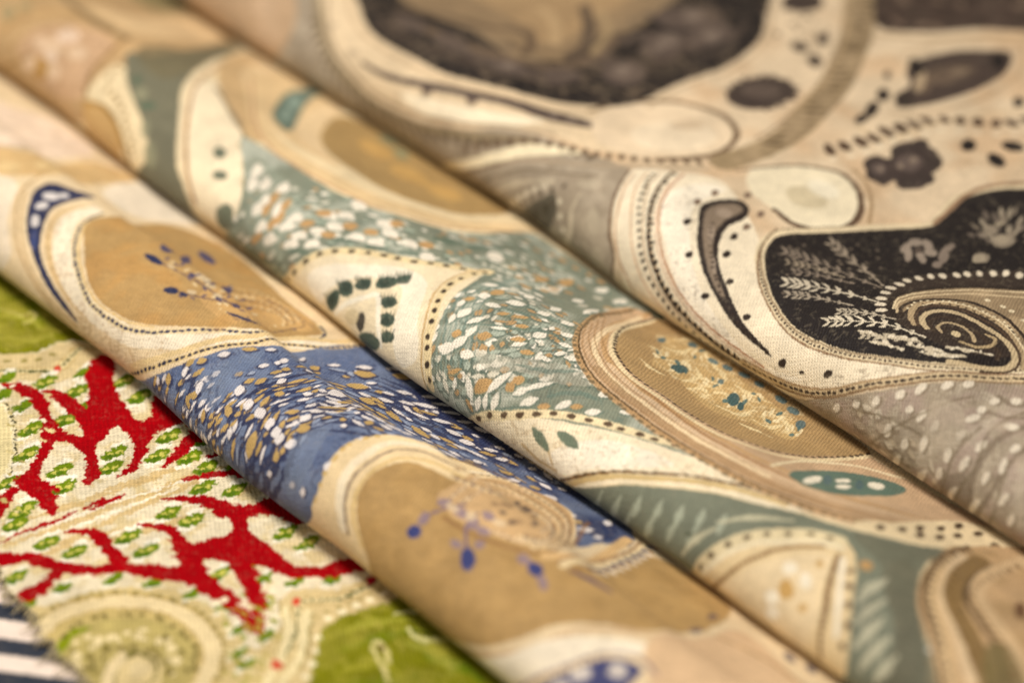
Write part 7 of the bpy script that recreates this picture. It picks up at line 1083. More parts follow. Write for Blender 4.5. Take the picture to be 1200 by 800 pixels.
    for e in [(-42,43.7,4.48,2.78,-66),(-47.7,30.6,3.63,2.60,-135),(-44.8,59.4,4.09,3.35,-92),(-59.2,25.2,4.04,1.99,175),(-49.4,68,3.97,3.52,-100),(-48,42.5,2.96,2.40,-109),(-69.1,25.2,3.85,1.70,163),(-43.6,53.1,3.25,2.58,-84),(-42.6,67.4,2.34,1.96,111),(-81.3,24.2,4.08,1.71,153)]: cloth_d.dot(*e, '54463c', op=0.8)
    for e in [(-42.4,44.1,1.99,1.59,106),(-46,57.5,2.00,1.58,-81),(-44.8,64.4,1.75,1.42,118),(-52.4,27.1,1.51,1.08,-105),(-45.7,52.2,1.97,1.48,-88),(-49.8,45.2,1.50,1.15,127),(-62.1,24.7,1.51,1.45,-164)]: cloth_d.dot(*e, '6d5e50', op=0.8)
    cloth_d.filigree([(-104.5,31.3),(-92.2,22.5),(-84.7,18.9),(-74.5,17.1),(-63.9,17),(-55.7,18.2),(-47.1,22.1),(-41.1,26.2),(-36.8,31),(-34.5,35.2),(-33.9,40.1),(-34.5,45.7),(-35,52.2),(-34.5,58.3),(-35.5,64.8),(-37.8,71),(-42.7,77.3),(-58,91.8)], '75644f', L=4.5, n=4, wd=0.22, op=0.8)
    cloth_d.filigree([(-104.5,31.3),(-92.2,22.5),(-84.7,18.9),(-74.5,17.1),(-63.9,17),(-55.7,18.2),(-47.1,22.1),(-41.1,26.2),(-36.8,31),(-34.5,35.2),(-33.9,40.1),(-34.5,45.7),(-35,52.2),(-34.5,58.3),(-35.5,64.8),(-37.8,71),(-42.7,77.3),(-58,91.8)], '4a3d32', L=3, n=5, wd=0.25, op=0.7, seed=52)
    cloth_d.fill([(-98,34.2),(-85.4,29.7),(-73.9,30.4),(-64.6,32.9),(-56.5,33.4),(-51.2,35.7),(-50.7,42.2),(-54.2,48.9),(-56.1,54.2),(-57.3,62.6),(-65.7,73.7)], '8a7354')
    cloth_d.fill([(-92.6,44),(-78.2,41.4),(-66,39.3),(-57.5,37.6),(-56,43.4),(-59.8,52),(-60.9,60.2),(-67.4,71.4)], 'a0845e')
    cloth_d.stroke([(-86.6,27.9),(-78.6,31.1),(-68.2,34),(-62.6,37.5),(-58.1,36.4),(-55.4,32.4)], 1.6, '5c4a38', op=0.85)
    cloth_d.stroke([(-76.7,25.4),(-66,26.2),(-55.9,28.4),(-49.6,34.3),(-49,42.4),(-51.6,50.2)], 2.2, '6b5844', op=0.85)
    cloth_d.stroke([(-64.3,54),(-57.6,49.2),(-52.7,44),(-51.1,39)], 2.4, '4d3f32', op=0.85)
    cloth_d.stroke([(-61.3,55.2),(-54.5,51),(-50,43.4)], 1.4, '9a835f', op=0.85)
    cloth_d.stroke([(-49.9,50.4),(-50,55.8),(-46.1,57.6),(-42.5,55.9)], 1.6, '5c4e42', op=0.85)
    cloth_d.stroke([(-85,21.6),(-71.9,20.3),(-61.8,21.3),(-52.9,23.4)], 1.4, '4a3d32', op=0.85)
    cloth_d.stroke([(-67,38.3),(-61.5,39.2),(-55.8,34.9)], 0.9, '6b5640', op=0.85)
    cloth_d.stroke([(-69.9,47.7),(-62,45),(-56.3,40.1)], 2.2, 'b0946c', op=0.85)
    cloth_d.stroke([(-54.9,61.3),(-49.9,64),(-48,68.6)], 2.2, '5c4e42', op=0.85)
    cloth_d.stroke([(-39.5,58.4),(-39.6,64.9),(-43.1,73)], 1.4, '4a3e34', op=0.85)
    for e in [(-42.2,43.1,4.46,3.51,113),(-66.8,25.1,5.03,2.42,171),(-52.9,26.8,3.60,2.24,-158),(-46.7,56.4,4.27,3.19,106),(-44.2,64.9,5.22,2.85,-75),(-78.4,24.9,4.77,1.81,171),(-50.9,64.9,4.34,3.77,-99),(-47,33.6,3.21,2.35,-113)]: cloth_d.dot(*e, '5a4c42', op=0.85)
    for e in [(-42.8,43.3,1.94,1.48,113),(-46.7,57.8,2.25,1.66,115),(-43.4,65,1.99,1.43,125),(-50.6,67.5,1.90,1.72,100),(-53.2,27.1,1.38,1.10,-97),(-45.6,54.5,1.32,1.01,-86)]: cloth_d.dot(*e, '77685a', op=0.8)
    cloth_d.stroke([(-100.5,26.1),(-89.4,18.8),(-83.5,16.9),(-72.5,15.3),(-62.1,15.6),(-53.8,17),(-45.3,20.9),(-39.2,24.6),(-33.8,29.2)], 0.6, 'b89a74', op=0.7)
    cloth_d.stroke([(-43.3,107.7),(-32.6,94.7),(-22.7,82),(-14,68.7),(-8.2,55.6),(-5.9,44.7)], 0.7, '6c5840', op=0.8)
    cloth_d.stroke([(-47,102.7),(-32.7,86.2),(-21.1,70.1),(-13.7,55.7),(-11.7,46.1)], 0.6, '6c5840', op=0.7)
    cloth_d.stroke([(-45,81.3),(-38.9,74.6),(-34.7,66.7),(-32.7,57.6),(-33.4,50.2),(-32.9,43.9),(-31.6,38.8)], 0.5, '9a8260', op=0.7)
    cloth_d.rows([(-27.3,62.7),(-21.6,75),(-31.2,83),(-39.9,94.2),(-47,83.4),(-38,73.1)], [(-44.5,80.8),(-36.8,80.2),(-35.9,87.8)], -8, 8, 2.2, 3.0, 1.5, 1.0, ['8a745a', '5c4c3c'], skip=0.6)
    cloth_d.stroke([(-45.2,105.2),(-35.7,94.1),(-26.2,82.7),(-17.9,70.2),(-10.6,55.8),(-8.1,45.6),(-8.6,36.5)], 5.2, '96815f')
    cloth_d.dash([(-38.1,96.7),(-26.2,82.7),(-17.9,70.2),(-10.6,55.8),(-8.1,45.6)], 2.4, 1.3, 5.0, '66533a', slant=25)
    cloth_d.cloud([(-43.7,107.2),(-33,94.3),(-23.1,81.5),(-14.4,68.2),(-8.6,55.1),(-6,40),(-9.6,37.4),(-11.6,49.7),(-16.4,63),(-24.4,76),(-37.7,91.5),(-47.3,102.2)], 'b49c78', L=2.5, op=0.6)
    cloth_d.stroke([(-47.8,101.6),(-34.9,89.3),(-25.9,78.9),(-19.9,68.6),(-13.3,55.3)], 0.7, 'a88e68', op=0.7)
    cloth_d.fill([(-46.1,109.8),(-36.7,98.6),(-28.2,90.7),(-22.6,96.1),(-16.4,105.4),(-7.3,116.1),(-22.7,131.9)], '41332a')
    cloth_d.scatter([(-43.7,107.2),(-28.7,91.2),(-21.6,99.5),(-9.7,114.1),(-22.7,127.3)], 50, 2.6, 1.5, ['5c4c40', '2a2019', '6d5a4a'], ang=30, spread=60)
    cloth_d.fill([(-15.5,87.6),(-14.3,95.1),(-11.3,100.4),(-7.6,104.1),(-3.8,99.5),(-1.9,91.2),(-2.6,83.5),(-3.6,77.7),(-5.2,73.9),(-9,76.6),(-9.9,81),(-13.5,83.6)], '453830')
    for e in [(-8.7,88.7,3.88,2.55,-78),(-8.7,83.8,3.35,1.23,128)]: cloth_d.dot(*e, '6c5a48', op=0.9)
    for e in [(-6.8,100.2,2.65,1.37,130)]: cloth_d.dot(*e, '1c1512')
    for e in [(-10,83.6,3.93,0.92,129)]: cloth_d.dot(*e, 'b9a280', op=0.8)
    cloth_d.fill([(-16.7,87.9),(-14.8,88.7),(-11.4,85),(-13.3,84.3)], '1c1512')
    for e in [(-10.1,74.7,2.49,1.20,132),(-6.7,76.6,2.63,1.48,131),(-7.3,69.3,3.26,1.09,126),(-5.7,65.3,1.91,1.03,-71),(-14.8,80.1,1.38,0.61,135)]: cloth_d.dot(*e, '2c221c')
    cloth_d.stroke([(-18.7,88.1),(-17,97.2),(-12.4,103.7),(-7.9,107),(-1.5,99.5),(0.5,89.9),(-0.2,81.4),(-1.4,74.7),(-3.9,70.7)], 0.7, 'a58660', op=0.7)
    cloth_d.stroke([(-26.4,89),(-19.8,95.6),(-14.6,103.6),(-6.4,112.9)], 1.2, 'a58a64', op=0.7)
    for e in [(-8.3,90.9,4.69,2.53,-94)]: cloth_d.dot(*e, '5c4c3e', op=0.8)
    for e in [(-8.1,91.7,2.17,1.13,-94)]: cloth_d.dot(*e, '86735c', op=0.7)
    cloth_d.stroke([(-4,62.7),(2,63.8),(2.6,71.3),(3.7,82.7),(8,90.6)], 0.8, 'c8ae84', op=0.6)
    for e in [(-23.3,57.6,6.98,5.54,-82),(-43.5,87.3,4.72,3.46,109)]: cloth_d.dot(*e, '3e322b')
    for e in [(-23.9,58.1,3.51,3.20,98)]: cloth_d.dot(*e, '5a4c42', op=0.8)
    for e in [(-31.3,79.9,2.33,1.19,132),(-31.6,74.4,1.98,1.53,155),(-26.4,73.1,2.24,1.38,150)]: cloth_d.dot(*e, '4c4034')
    cloth_d.dash([(-2.8,53.1),(-1.7,55.5),(-1,58),(-0.2,61),(0.1,64.2),(0.2,67.6),(1.2,70.4),(1.5,74),(2.5,77.2),(4.4,78.7),(6.1,80.6),(7.8,82.3),(9.7,83.9),(10.6,86.5),(11.3,89.4)], 2.75, 1.9, 3.6, '452f1e', jit=0.1)
    cloth_d.dash([(-0.2,51.4),(1,53.6),(1.8,56.1),(2.4,59.2),(2.5,62.6),(2.7,65.9),(3.8,68.5),(4.5,71.7),(5.6,74.6),(7.4,76.2),(9.1,78),(10.9,79.6),(12.7,81.2),(13.7,83.7),(14.4,86.6)], 3.0, 1.6, 1.0, 'ecdfc0', op=0.6)
    cloth_d.dash([(-27.6,52.4),(-29.2,58.9),(-25.7,63.8),(-20.1,63.5),(-17.4,56.4),(-21.2,51.8),(-26.4,51.8)], 1.9, 1.3, 1.3, '4a3c32', jit=0.3)
    cloth_d.fill([(4.2,55.9),(3.9,58.9),(6,60),(3.7,63.2),(4.3,66.5),(6.7,67.9),(9.7,67.7),(13.3,63.3),(13.1,60),(15.1,58.9),(13.6,55.6),(11,55.9),(10.9,53.5),(8.1,53.5)], '40342e')
    for e in [(6.2,66.4,2.66,1.51,-76),(11.2,65.1,2.57,1.34,128),(13.5,60.5,1.96,1.42,145),(12.7,56.9,1.73,1.46,-96),(5.3,62.8,2.18,1.24,129),(8.1,54.7,1.96,1.61,137),(5.5,56.7,1.87,1.23,127)]: cloth_d.dot(*e, '3b302a')
    for e in [(8.8,61.7,2.78,2.13,117),(7.2,56.4,1.81,1.08,129)]: cloth_d.dot(*e, '5c4e46')
    for e in [(8.8,62.7,1.12,0.68,126),(8.8,59.6,0.78,0.54,125),(7.4,56.6,0.78,0.41,130)]: cloth_d.dot(*e, '80705f')
    for e in [(10.9,73.5,2.12,1.22,127),(17.2,73.2,2.43,1.33,152),(15.9,78.6,2.06,1.67,179),(5.4,92.1,1.70,0.99,128)]: cloth_d.dot(*e, '201814')
    cloth_d.fill([(-4.1,38.2),(-1.5,45.5),(3.9,50.4),(8.6,49.6),(13,46),(15.9,40.2),(14.2,35.9),(10.8,33.3),(6.1,33.3),(0.9,33.6)], 'e6d8b6')
    for e in [(6.2,40.9,3.58,3.10,-174)]: cloth_d.dot(*e, 'cdbd98', op=0.8)
    for e in [(5.9,45,2.88,2.03,-175)]: cloth_d.dot(*e, 'eee4c8', op=0.7)
    cloth_d.stroke([(-5.6,36.1),(-3,42.1),(0.1,47.9),(4.2,50.4),(8.7,49.7),(13.1,46.1),(16.1,40.2),(14.7,35.8),(11.2,33.3),(6.4,33.4)], [0.4, 0.6, 1.0, 1.4, 1.0], '5c4632')
    cloth_d.stroke([(5,52.8),(8.8,51.8),(13,48.6),(17.4,43.4)], 0.7, 'a58a66')
    cloth_d.fill([(-14.6,20.8),(-9.9,26.2),(-4.8,31.3),(7.1,27.6),(15.6,22),(22.7,15.9),(31,12.7),(40.6,13),(49.8,16.3),(57.7,20.9),(64.1,30.3),(66.3,35.2),(68.5,32.5),(59,19.5),(52.5,13.4),(46.4,7.9),(39.2,4.2),(27.6,-4.3),(16,-5),(7,-5),(-3,-5),(-1.9,5),(-7.2,9.9),(-11.1,14.6)], 'e9dabb')
    cloth_d.fill([(-5,20.2),(-5,27.6),(-1.5,30.2),(-0.4,22.6),(5.6,15.8),(12.4,10.7),(21.3,6.9),(29.8,4.8),(38.7,6.5),(31.8,3.4),(20.3,3),(11.7,7.2),(3.9,12.2)], 'f3e8d0', op=0.8)
    cloth_d.stroke([(-14.8,20.6),(-13,17.3),(-10.4,13.1),(-7.8,9.6),(-4.5,5.7),(-7.4,-5),(-1,-5),(6,-5)], 0.55, '6a5038')
    cloth_d.stroke([(-13.3,20.4),(-11.9,17.5),(-9.2,13.5),(-6.7,10.1),(-3.3,6.6),(0.3,3.2),(-1,-5),(7,-5)], 0.35, 'c09a74')
    cloth_d.stroke([(-12.2,22.3),(-10.2,18.3),(-6.9,14.4),(-3.9,11.4),(-0.6,8.5),(3.4,5.5),(8,3.1),(10.7,-2.6),(14.7,-5)], 0.35, 'd0ae88')
    cloth_d.dash([(-11.4,23.3),(-9.2,19.2),(-5.8,15.2),(-2.6,12.1),(0.9,9.1),(5,6.2),(9.9,4.1),(15.2,2.1),(20.9,-0.1)], 1.45, 0.8, 0.75, '2a1e16', jit=0.15)
    cloth_d.stroke([(-11,23.9),(-8.8,19.7),(-5.2,15.7),(-2,12.5),(1.6,9.4),(5.8,6.6),(10.8,4.6),(16.5,3),(22.8,1.8)], 0.25, 'a58a68')
    cloth_d.stroke([(-10,25.9),(-7.2,20.2),(-3.8,15.7),(0.3,11.7),(4.1,8.7),(9.3,5.9),(14.1,4.5),(20,3.3),(26.9,2.6),(34.5,3)], [0.5, 0.6, 0.8, 1.0, 1.0], '4a3828')
    cloth_d.dash([(-9.9,26.2),(-7,20.4),(-3.6,15.9),(0.5,11.9),(4.4,8.8),(9.6,6.1),(14.5,4.6),(20.4,3.5),(27.4,3),(34.9,3.3)], 1.25, 0.8, 1.0, '1e1610', jit=0.2)
    cloth_d.dash([(-9.9,26.2),(-7,20.4),(-3.6,15.9),(0.5,11.9),(4.4,8.8),(9.6,6.1),(14.5,4.6),(20.4,3.5),(27.4,3),(34.9,3.3)], 1.25, 0.4, 0.5, 'c8b08a', phase=0.5)
    cloth_d.stroke([(-8.7,27.4),(-6.4,22.3),(-3.2,17.5),(0.6,13.8),(5.2,10.3),(10.6,7.7),(16.4,6),(23,5),(30.8,4.5)], 0.4, 'b88c6c')
    cloth_d.stroke([(-8.7,26.7),(-6.5,21.6),(-3.4,17),(0.2,13.4),(4.7,9.9),(10,7.3),(15.8,5.5),(22.4,4.5),(30.1,4)], 0.35, 'd9bea0')
    cloth_d.fill([(26.4,-5),(41.1,4.2),(48.8,8.7),(55.3,14.3),(60.1,18.7),(66.6,27.4),(70.9,33.4),(91,-5),(79,-5),(62,-5),(46,-5)], '9f9079')
    cloth_d.stroke([(25.8,2.3),(31.7,3.1),(36.5,4.1),(40.9,5.3),(44.9,7.2),(48.2,9.5),(52.3,13.1),(56,16.4),(59.2,19.7),(62.3,23.1),(68.3,32.8)], 1.5, 'cbb48c')
    cloth_d.stroke([(24.6,-0.2),(31.1,1.4),(36.5,3.2),(41.1,4.7),(45.1,6.6),(48.6,9),(52.7,12.6),(56.5,15.8),(59.8,19),(63,22.3),(69,31.9)], 0.45, '8a7050')
    cloth_d.stroke([(26.1,3.5),(31.8,4),(36.4,4.8),(40.7,6),(44.6,7.7),(47.9,10),(51.8,13.6),(55.4,17),(58.5,20.4),(61.6,23.8),(67.5,33.7)], 0.35, 'a88c68')
    cloth_d.dash([(25.8,2.3),(31.7,3.1),(36.5,4.1),(40.9,5.3),(44.9,7.2),(48.2,9.5),(52.3,13.1),(56,16.4),(59.2,19.7),(62.3,23.1),(68.3,32.8)], 1.15, 0.95, 0.55, '33251a', jit=0.12)
    cloth_d.cloud([(27,-5),(41.1,3.9),(48.9,8.3),(55.6,14),(60.5,18.3),(67,26.9),(71.3,32.8),(91,-5),(79,-5),(62,-5),(46,-5)], 'b9ab94', L=5, op=0.8)
    cloth_d.filigree([(27,-5),(41.1,3.9),(48.9,8.3),(55.6,14),(60.5,18.3),(67,26.9),(71.3,32.8),(91,-5),(79,-5),(62,-5),(46,-5)], '6f614c', L=3.6, n=6, wd=0.16, op=0.55)
    cloth_d.filigree([(27,-5),(41.1,3.9),(48.9,8.3),(55.6,14),(60.5,18.3),(67,26.9),(71.3,32.8),(91,-5),(79,-5),(62,-5),(46,-5)], 'd9ccb2', L=2.6, n=5, wd=0.14, op=0.5, seed=71)
    cloth_d.cloud([(27,-5),(41.1,3.9),(48.9,8.3),(55.6,14),(60.5,18.3),(67,26.9),(71.3,32.8),(91,-5),(79,-5),(62,-5),(46,-5)], 'a58f80', L=3.2, op=0.6, seed=64)
    cloth_d.rows([(27,-5),(41.1,3.9),(48.9,8.3),(55.6,14),(60.5,18.3),(67,26.9),(71.3,32.8),(91,-5),(79,-5),(62,-5),(46,-5)], [(49.4,7.3),(56.4,7.7),(64,5.5),(68.3,-2.1),(74,-5)], 1, -26, 2.0, 3.2, 2.2, 1.2, ['d2c5ac', 'c2b296', 'b8a890'], under='84745e', skip=0.35, jit=0.35, seed=44, op=0.85)
    cloth_d.stroke([(74.1,21.1),(72.5,14.1),(72.8,8.3),(73.8,2.3),(72,-5)], 1.0, '7a6a55', op=0.75)
    cloth_d.stroke([(77.2,17.4),(76.3,12.2),(76.4,7.3),(72,-5)], 0.7, '7a6a55', op=0.75)
    cloth_d.stroke([(66.8,21.7),(69.6,22),(71.5,27)], 0.8, '7a6a55', op=0.75)
    cloth_d.stroke([(67.1,17.8),(71.1,19.3),(74.2,23.7)], 0.6, '7a6a55', op=0.75)
    cloth_d.fill([(68.2,5.6),(71.2,8.2),(74,5.3),(66,-5),(63,-5)], '7d6e5a', op=0.7)
    for e in [(58.2,15.3,1.26,0.64,-95)]: cloth_d.dot(*e, '85765f', op=0.8)
    for e in [(57.7,15.3,1.14,0.64,-94)]: cloth_d.dot(*e, 'ddd0b8')
    for e in [(60.9,18,1.15,0.69,-101)]: cloth_d.dot(*e, '85765f', op=0.8)
    for e in [(60.4,18,1.04,0.70,-99)]: cloth_d.dot(*e, 'ddd0b8')
    for e in [(62.8,20.4,1.08,0.70,-94)]: cloth_d.dot(*e, '85765f', op=0.8)
    for e in [(62.3,20.4,0.99,0.70,-88)]: cloth_d.dot(*e, 'ddd0b8')
    for e in [(53.2,10,1.01,0.60,-97)]: cloth_d.dot(*e, '85765f', op=0.8)
    for e in [(52.7,9.9,0.92,0.60,-99)]: cloth_d.dot(*e, 'ddd0b8')
    for e in [(47,5.4,0.94,0.56,-127)]: cloth_d.dot(*e, '85765f', op=0.8)
    for e in [(46.4,5.5,0.88,0.55,-132)]: cloth_d.dot(*e, 'ddd0b8')
    for e in [(50.3,7.7,0.85,0.55,-128)]: cloth_d.dot(*e, '85765f', op=0.8)
    for e in [(49.8,7.7,0.78,0.54,-134)]: cloth_d.dot(*e, 'ddd0b8')
    for e in [(56.1,12.9,0.97,0.63,-106)]: cloth_d.dot(*e, '85765f', op=0.8)
    for e in [(55.6,12.9,0.88,0.63,-106)]: cloth_d.dot(*e, 'ddd0b8')
    for e in [(61.2,11.9,1.22,0.60,-96)]: cloth_d.dot(*e, '85765f', op=0.8)
    for e in [(60.7,11.9,1.11,0.60,-96)]: cloth_d.dot(*e, 'ddd0b8')
    for e in [(67.8,15.8,1.33,0.60,-121)]: cloth_d.dot(*e, '85765f', op=0.8)
    for e in [(67.3,15.8,1.22,0.61,-118)]: cloth_d.dot(*e, 'ddd0b8')
    for e in [(67.6,17.8,0.82,0.65,-102)]: cloth_d.dot(*e, '85765f', op=0.8)
    for e in [(67.1,17.8,0.79,0.63,-88)]: cloth_d.dot(*e, 'ddd0b8')
    for e in [(57.2,7.2,1.21,0.64,87)]: cloth_d.dot(*e, '85765f', op=0.8)
    for e in [(56.6,7.2,1.10,0.64,85)]: cloth_d.dot(*e, 'ddd0b8')
    for e in [(63.7,8.5,1.35,0.61,98)]: cloth_d.dot(*e, '85765f', op=0.8)
    for e in [(63.2,8.5,1.23,0.61,97)]: cloth_d.dot(*e, 'ddd0b8')
    for e in [(67.9,9.2,1.35,0.59,107)]: cloth_d.dot(*e, '85765f', op=0.8)
    for e in [(67.5,9.2,1.22,0.59,106)]: cloth_d.dot(*e, 'ddd0b8')
    for e in [(71.6,13,1.16,0.59,-101)]: cloth_d.dot(*e, '85765f', op=0.8)
    for e in [(71.1,13,1.07,0.58,-101)]: cloth_d.dot(*e, 'ddd0b8')
    for e in [(72.9,17.9,1.13,0.76,-150)]: cloth_d.dot(*e, '85765f', op=0.8)
    for e in [(72.4,18,1.04,0.76,-152)]: cloth_d.dot(*e, 'ddd0b8')
    for e in [(71,9.5,1.40,0.56,-91)]: cloth_d.dot(*e, '85765f', op=0.8)
    for e in [(70.5,9.5,1.27,0.56,-92)]: cloth_d.dot(*e, 'ddd0b8')
    for e in [(76.2,11.9,1.37,0.53,111)]: cloth_d.dot(*e, '85765f', op=0.8)
    for e in [(75.8,11.9,1.25,0.53,111)]: cloth_d.dot(*e, 'ddd0b8')
    for e in [(60.7,6.9,1.04,0.62,84)]: cloth_d.dot(*e, '85765f', op=0.8)
    for e in [(60.2,6.9,0.95,0.62,81)]: cloth_d.dot(*e, 'ddd0b8')
    for e in [(64,11.5,1.08,0.58,94)]: cloth_d.dot(*e, '85765f', op=0.8)
    for e in [(63.5,11.5,0.98,0.58,94)]: cloth_d.dot(*e, 'ddd0b8')
    for e in [(67.5,20.5,0.92,0.67,-85)]: cloth_d.dot(*e, '85765f', op=0.8)
    for e in [(67.1,20.5,0.90,0.63,-77)]: cloth_d.dot(*e, 'ddd0b8')
    for e in [(68,12.6,0.96,0.55,-92)]: cloth_d.dot(*e, '85765f', op=0.8)
    for e in [(67.6,12.6,0.87,0.55,-92)]: cloth_d.dot(*e, 'ddd0b8')
    for e in [(79,7.7,1.47,0.55,-108)]: cloth_d.dot(*e, '85765f', op=0.8)
    for e in [(78.6,7.7,1.34,0.55,-108)]: cloth_d.dot(*e, 'ddd0b8')
    for e in [(64,2.3,2.91,0.58,-116)]: cloth_d.dot(*e, '85765f', op=0.8)
    for e in [(63.7,2.8,2.82,0.56,-119)]: cloth_d.dot(*e, 'ddd0b8')
    for e in [(70.6,3.6,2.81,0.56,-113)]: cloth_d.dot(*e, '85765f', op=0.8)
    for e in [(70,3.5,2.24,0.57,-111)]: cloth_d.dot(*e, 'ddd0b8')
    for e in [(74.6,3.6,2.15,0.54,-112)]: cloth_d.dot(*e, '85765f', op=0.8)
    for e in [(74.1,3.7,2.50,0.53,-114)]: cloth_d.dot(*e, 'ddd0b8')
    for e in [(75.2,-3.4,2.56,0.51,-118)]: cloth_d.dot(*e, '85765f', op=0.8)
    for e in [(71,-5,2.54,0.51,-119)]: cloth_d.dot(*e, 'ddd0b8')
    for e in [(81.5,5.3,1.27,0.58,-97)]: cloth_d.dot(*e, '85765f', op=0.8)
    for e in [(81,5.4,1.17,0.57,-99)]: cloth_d.dot(*e, 'ddd0b8')
    for e in [(77.7,-5,2.52,0.50,-118)]: cloth_d.dot(*e, '85765f', op=0.8)
    for e in [(77.2,-5,2.52,0.50,-118)]: cloth_d.dot(*e, 'ddd0b8')
    for e in [(58.9,11.6,0.69,0.61,-102)]: cloth_d.dot(*e, '85765f', op=0.8)
    for e in [(58.4,11.7,0.63,0.61,-117)]: cloth_d.dot(*e, 'ddd0b8')
    for e in [(69.4,22.8,1.04,0.81,-87)]: cloth_d.dot(*e, '85765f', op=0.8)
    for e in [(68.9,22.9,1.01,0.77,103)]: cloth_d.dot(*e, 'ddd0b8')
    for e in [(75.1,9.2,1.09,0.57,-92)]: cloth_d.dot(*e, '85765f', op=0.8)
    for e in [(74.6,9.2,0.99,0.57,-92)]: cloth_d.dot(*e, 'ddd0b8')
    for e in [(76,15,0.93,0.61,-98)]: cloth_d.dot(*e, '85765f', op=0.8)
    for e in [(75.5,15,0.85,0.61,-94)]: cloth_d.dot(*e, 'ddd0b8')
    for e in [(59.3,2.9,2.77,0.55,-119)]: cloth_d.dot(*e, '85765f', op=0.8)
    for e in [(58.8,2.8,2.31,0.55,-119)]: cloth_d.dot(*e, 'ddd0b8')
    for e in [(67.8,5.9,1.12,0.60,82)]: cloth_d.dot(*e, '85765f', op=0.8)
    for e in [(67.3,5.9,1.02,0.60,-100)]: cloth_d.dot(*e, 'ddd0b8')
    cloth_d.stroke([(69.2,15.4),(68.5,10.2),(68.4,4.2),(64,-5)], 0.45, '77684f', op=0.7)
    cloth_d.stroke([(71.7,23.1),(70.6,15.6),(72.2,9.4),(67,-5)], 0.45, '77684f', op=0.7)
    cloth_d.stroke([(76.8,17.1),(76.7,11.7),(78,5.2),(73,-5)], 0.45, '77684f', op=0.7)
    cloth_d.stroke([(49.6,6.8),(55.8,8.9),(62.4,9.5)], 0.45, '77684f', op=0.7)
    cloth_d.stroke([(53.6,3),(57.8,8.5),(61.3,13.3),(64.6,18.8)], 0.45, '77684f', op=0.7)
    cloth_d.fill([(60.9,14.7),(64.5,16.2),(68.1,12.9),(66.7,9.1),(63,9.8)], 'b3a48c', op=0.6)
    for e in [(71,16.8,1.62,1.00,-123),(77.9,13.9,1.43,1.12,-164)]: cloth_d.dot(*e, 'b5a48c', op=0.4)
    cloth_d.stipple([(-5,20.2),(-5.4,27),(12.4,10.7),(21.3,6.9),(38.7,6.5),(50.9,15.2),(58.2,20.3),(52.2,13.7),(39.1,5.1),(19.5,0.9),(9.5,7.5)], '6f5a44', 0.8, op=0.4)
    cloth_d.fill([(3.5,19.6),(0.5,22.9),(0,26.1),(2.1,30.2),(4.6,29.7),(6.1,27.1),(6.4,23.5),(8.3,19.8),(11.3,16.4),(15.1,13.6),(19.1,11.5),(24.1,9.1),(31.8,6.9),(26.9,7.2),(22.4,8.2),(18.4,9.7),(14.5,11.3),(10.8,13.2),(7,15.9)], '2a201a')
    cloth_d.fill([(3.9,20.3),(1.5,23.3),(1.3,26.1),(2.7,28.9),(4.3,28.5),(4.9,24.2),(6.6,20.3),(10.8,15.8),(14.5,13.1),(18.2,11),(17.4,10.9),(13.2,12.7),(9.2,15.4)], '84735f')
    for e in [(3.4,25.2,1.36,1.19,-114),(6.7,19.3,2.60,0.52,133),(12.2,14.5,1.96,0.39,141)]: cloth_d.dot(*e, 'a3917c', op=0.7)
    cloth_d.dash([(4.3,21.9),(9.1,16.8),(14.2,12.9),(18.7,10.4),(23.1,8.6)], 1.2, 0.5, 0.5, '3a2c22', jit=0.3)
    for e in [(-0.9,23.5,0.99,0.58,-62),(-1.5,27.8,1.03,0.58,118),(1.4,32.4,1.12,0.58,119),(6.3,30.5,1.02,0.55,114),(7.8,25.9,0.99,0.54,-66)]: cloth_d.dot(*e, '7a6450')
    for e in [(8.8,22.2,1.11,0.56,115),(11.7,17.8,0.99,0.59,-64),(16.6,13.6,0.67,0.64,-91),(23.6,10.3,0.72,0.64,-153),(2.1,18.5,0.95,0.61,-64),(8,13.3,0.73,0.62,-87),(15,9.6,0.73,0.57,-133)]: cloth_d.dot(*e, '281c14')
    for e in [(34.1,7,0.86,0.65,53),(42.9,9.2,0.88,0.54,-141),(30.6,7,0.43,0.40,-153),(38.2,7.5,0.50,0.32,-158)]: cloth_d.dot(*e, '30241a')
    cloth_d.fill([(12.2,28.4),(14.2,33.6),(17.6,39.6),(20.9,45.9),(24.1,51.2),(22.9,55.5),(21.5,60.2),(22.4,64.4),(26.2,70),(31.9,76.3),(66.7,38.5),(63,29.7),(60.5,25),(56.1,20.7),(50.7,17.2),(44.5,14),(38.9,12.8),(31.9,12.8),(25.1,15.1),(19.1,18.8),(14.1,23.9)], 'd9c6a0', grow=1.5)
    cloth_d.fill([(12.2,28.4),(14.2,33.6),(17.6,39.6),(20.9,45.9),(24.1,51.2),(22.9,55.5),(21.5,60.2),(22.4,64.4),(26.2,70),(31.9,76.3),(66.7,38.5),(63,29.7),(60.5,25),(56.1,20.7),(50.7,17.2),(44.5,14),(38.9,12.8),(31.9,12.8),(25.1,15.1),(19.1,18.8),(14.1,23.9)], '1c1512', grow=0.0)
    cloth_d.dash([(16.5,40.7),(13.2,34.7),(10.9,29.1),(13.2,23.7),(18.9,17.9),(25,14.3),(31.9,12.1),(39,12),(45,13.5),(51.3,16.7),(56.8,20),(61.2,24.3),(64.3,30)], 0.85, 0.6, 0.42, '3c2b1e')
    cloth_d.stroke([(13.8,22.5),(19.2,17.1),(25.2,13.6),(31.9,11.4),(39,11.4),(45,12.8),(51.4,16),(57.1,19.2),(61.6,23.4),(64.7,29)], 0.3, '8a6c4e')
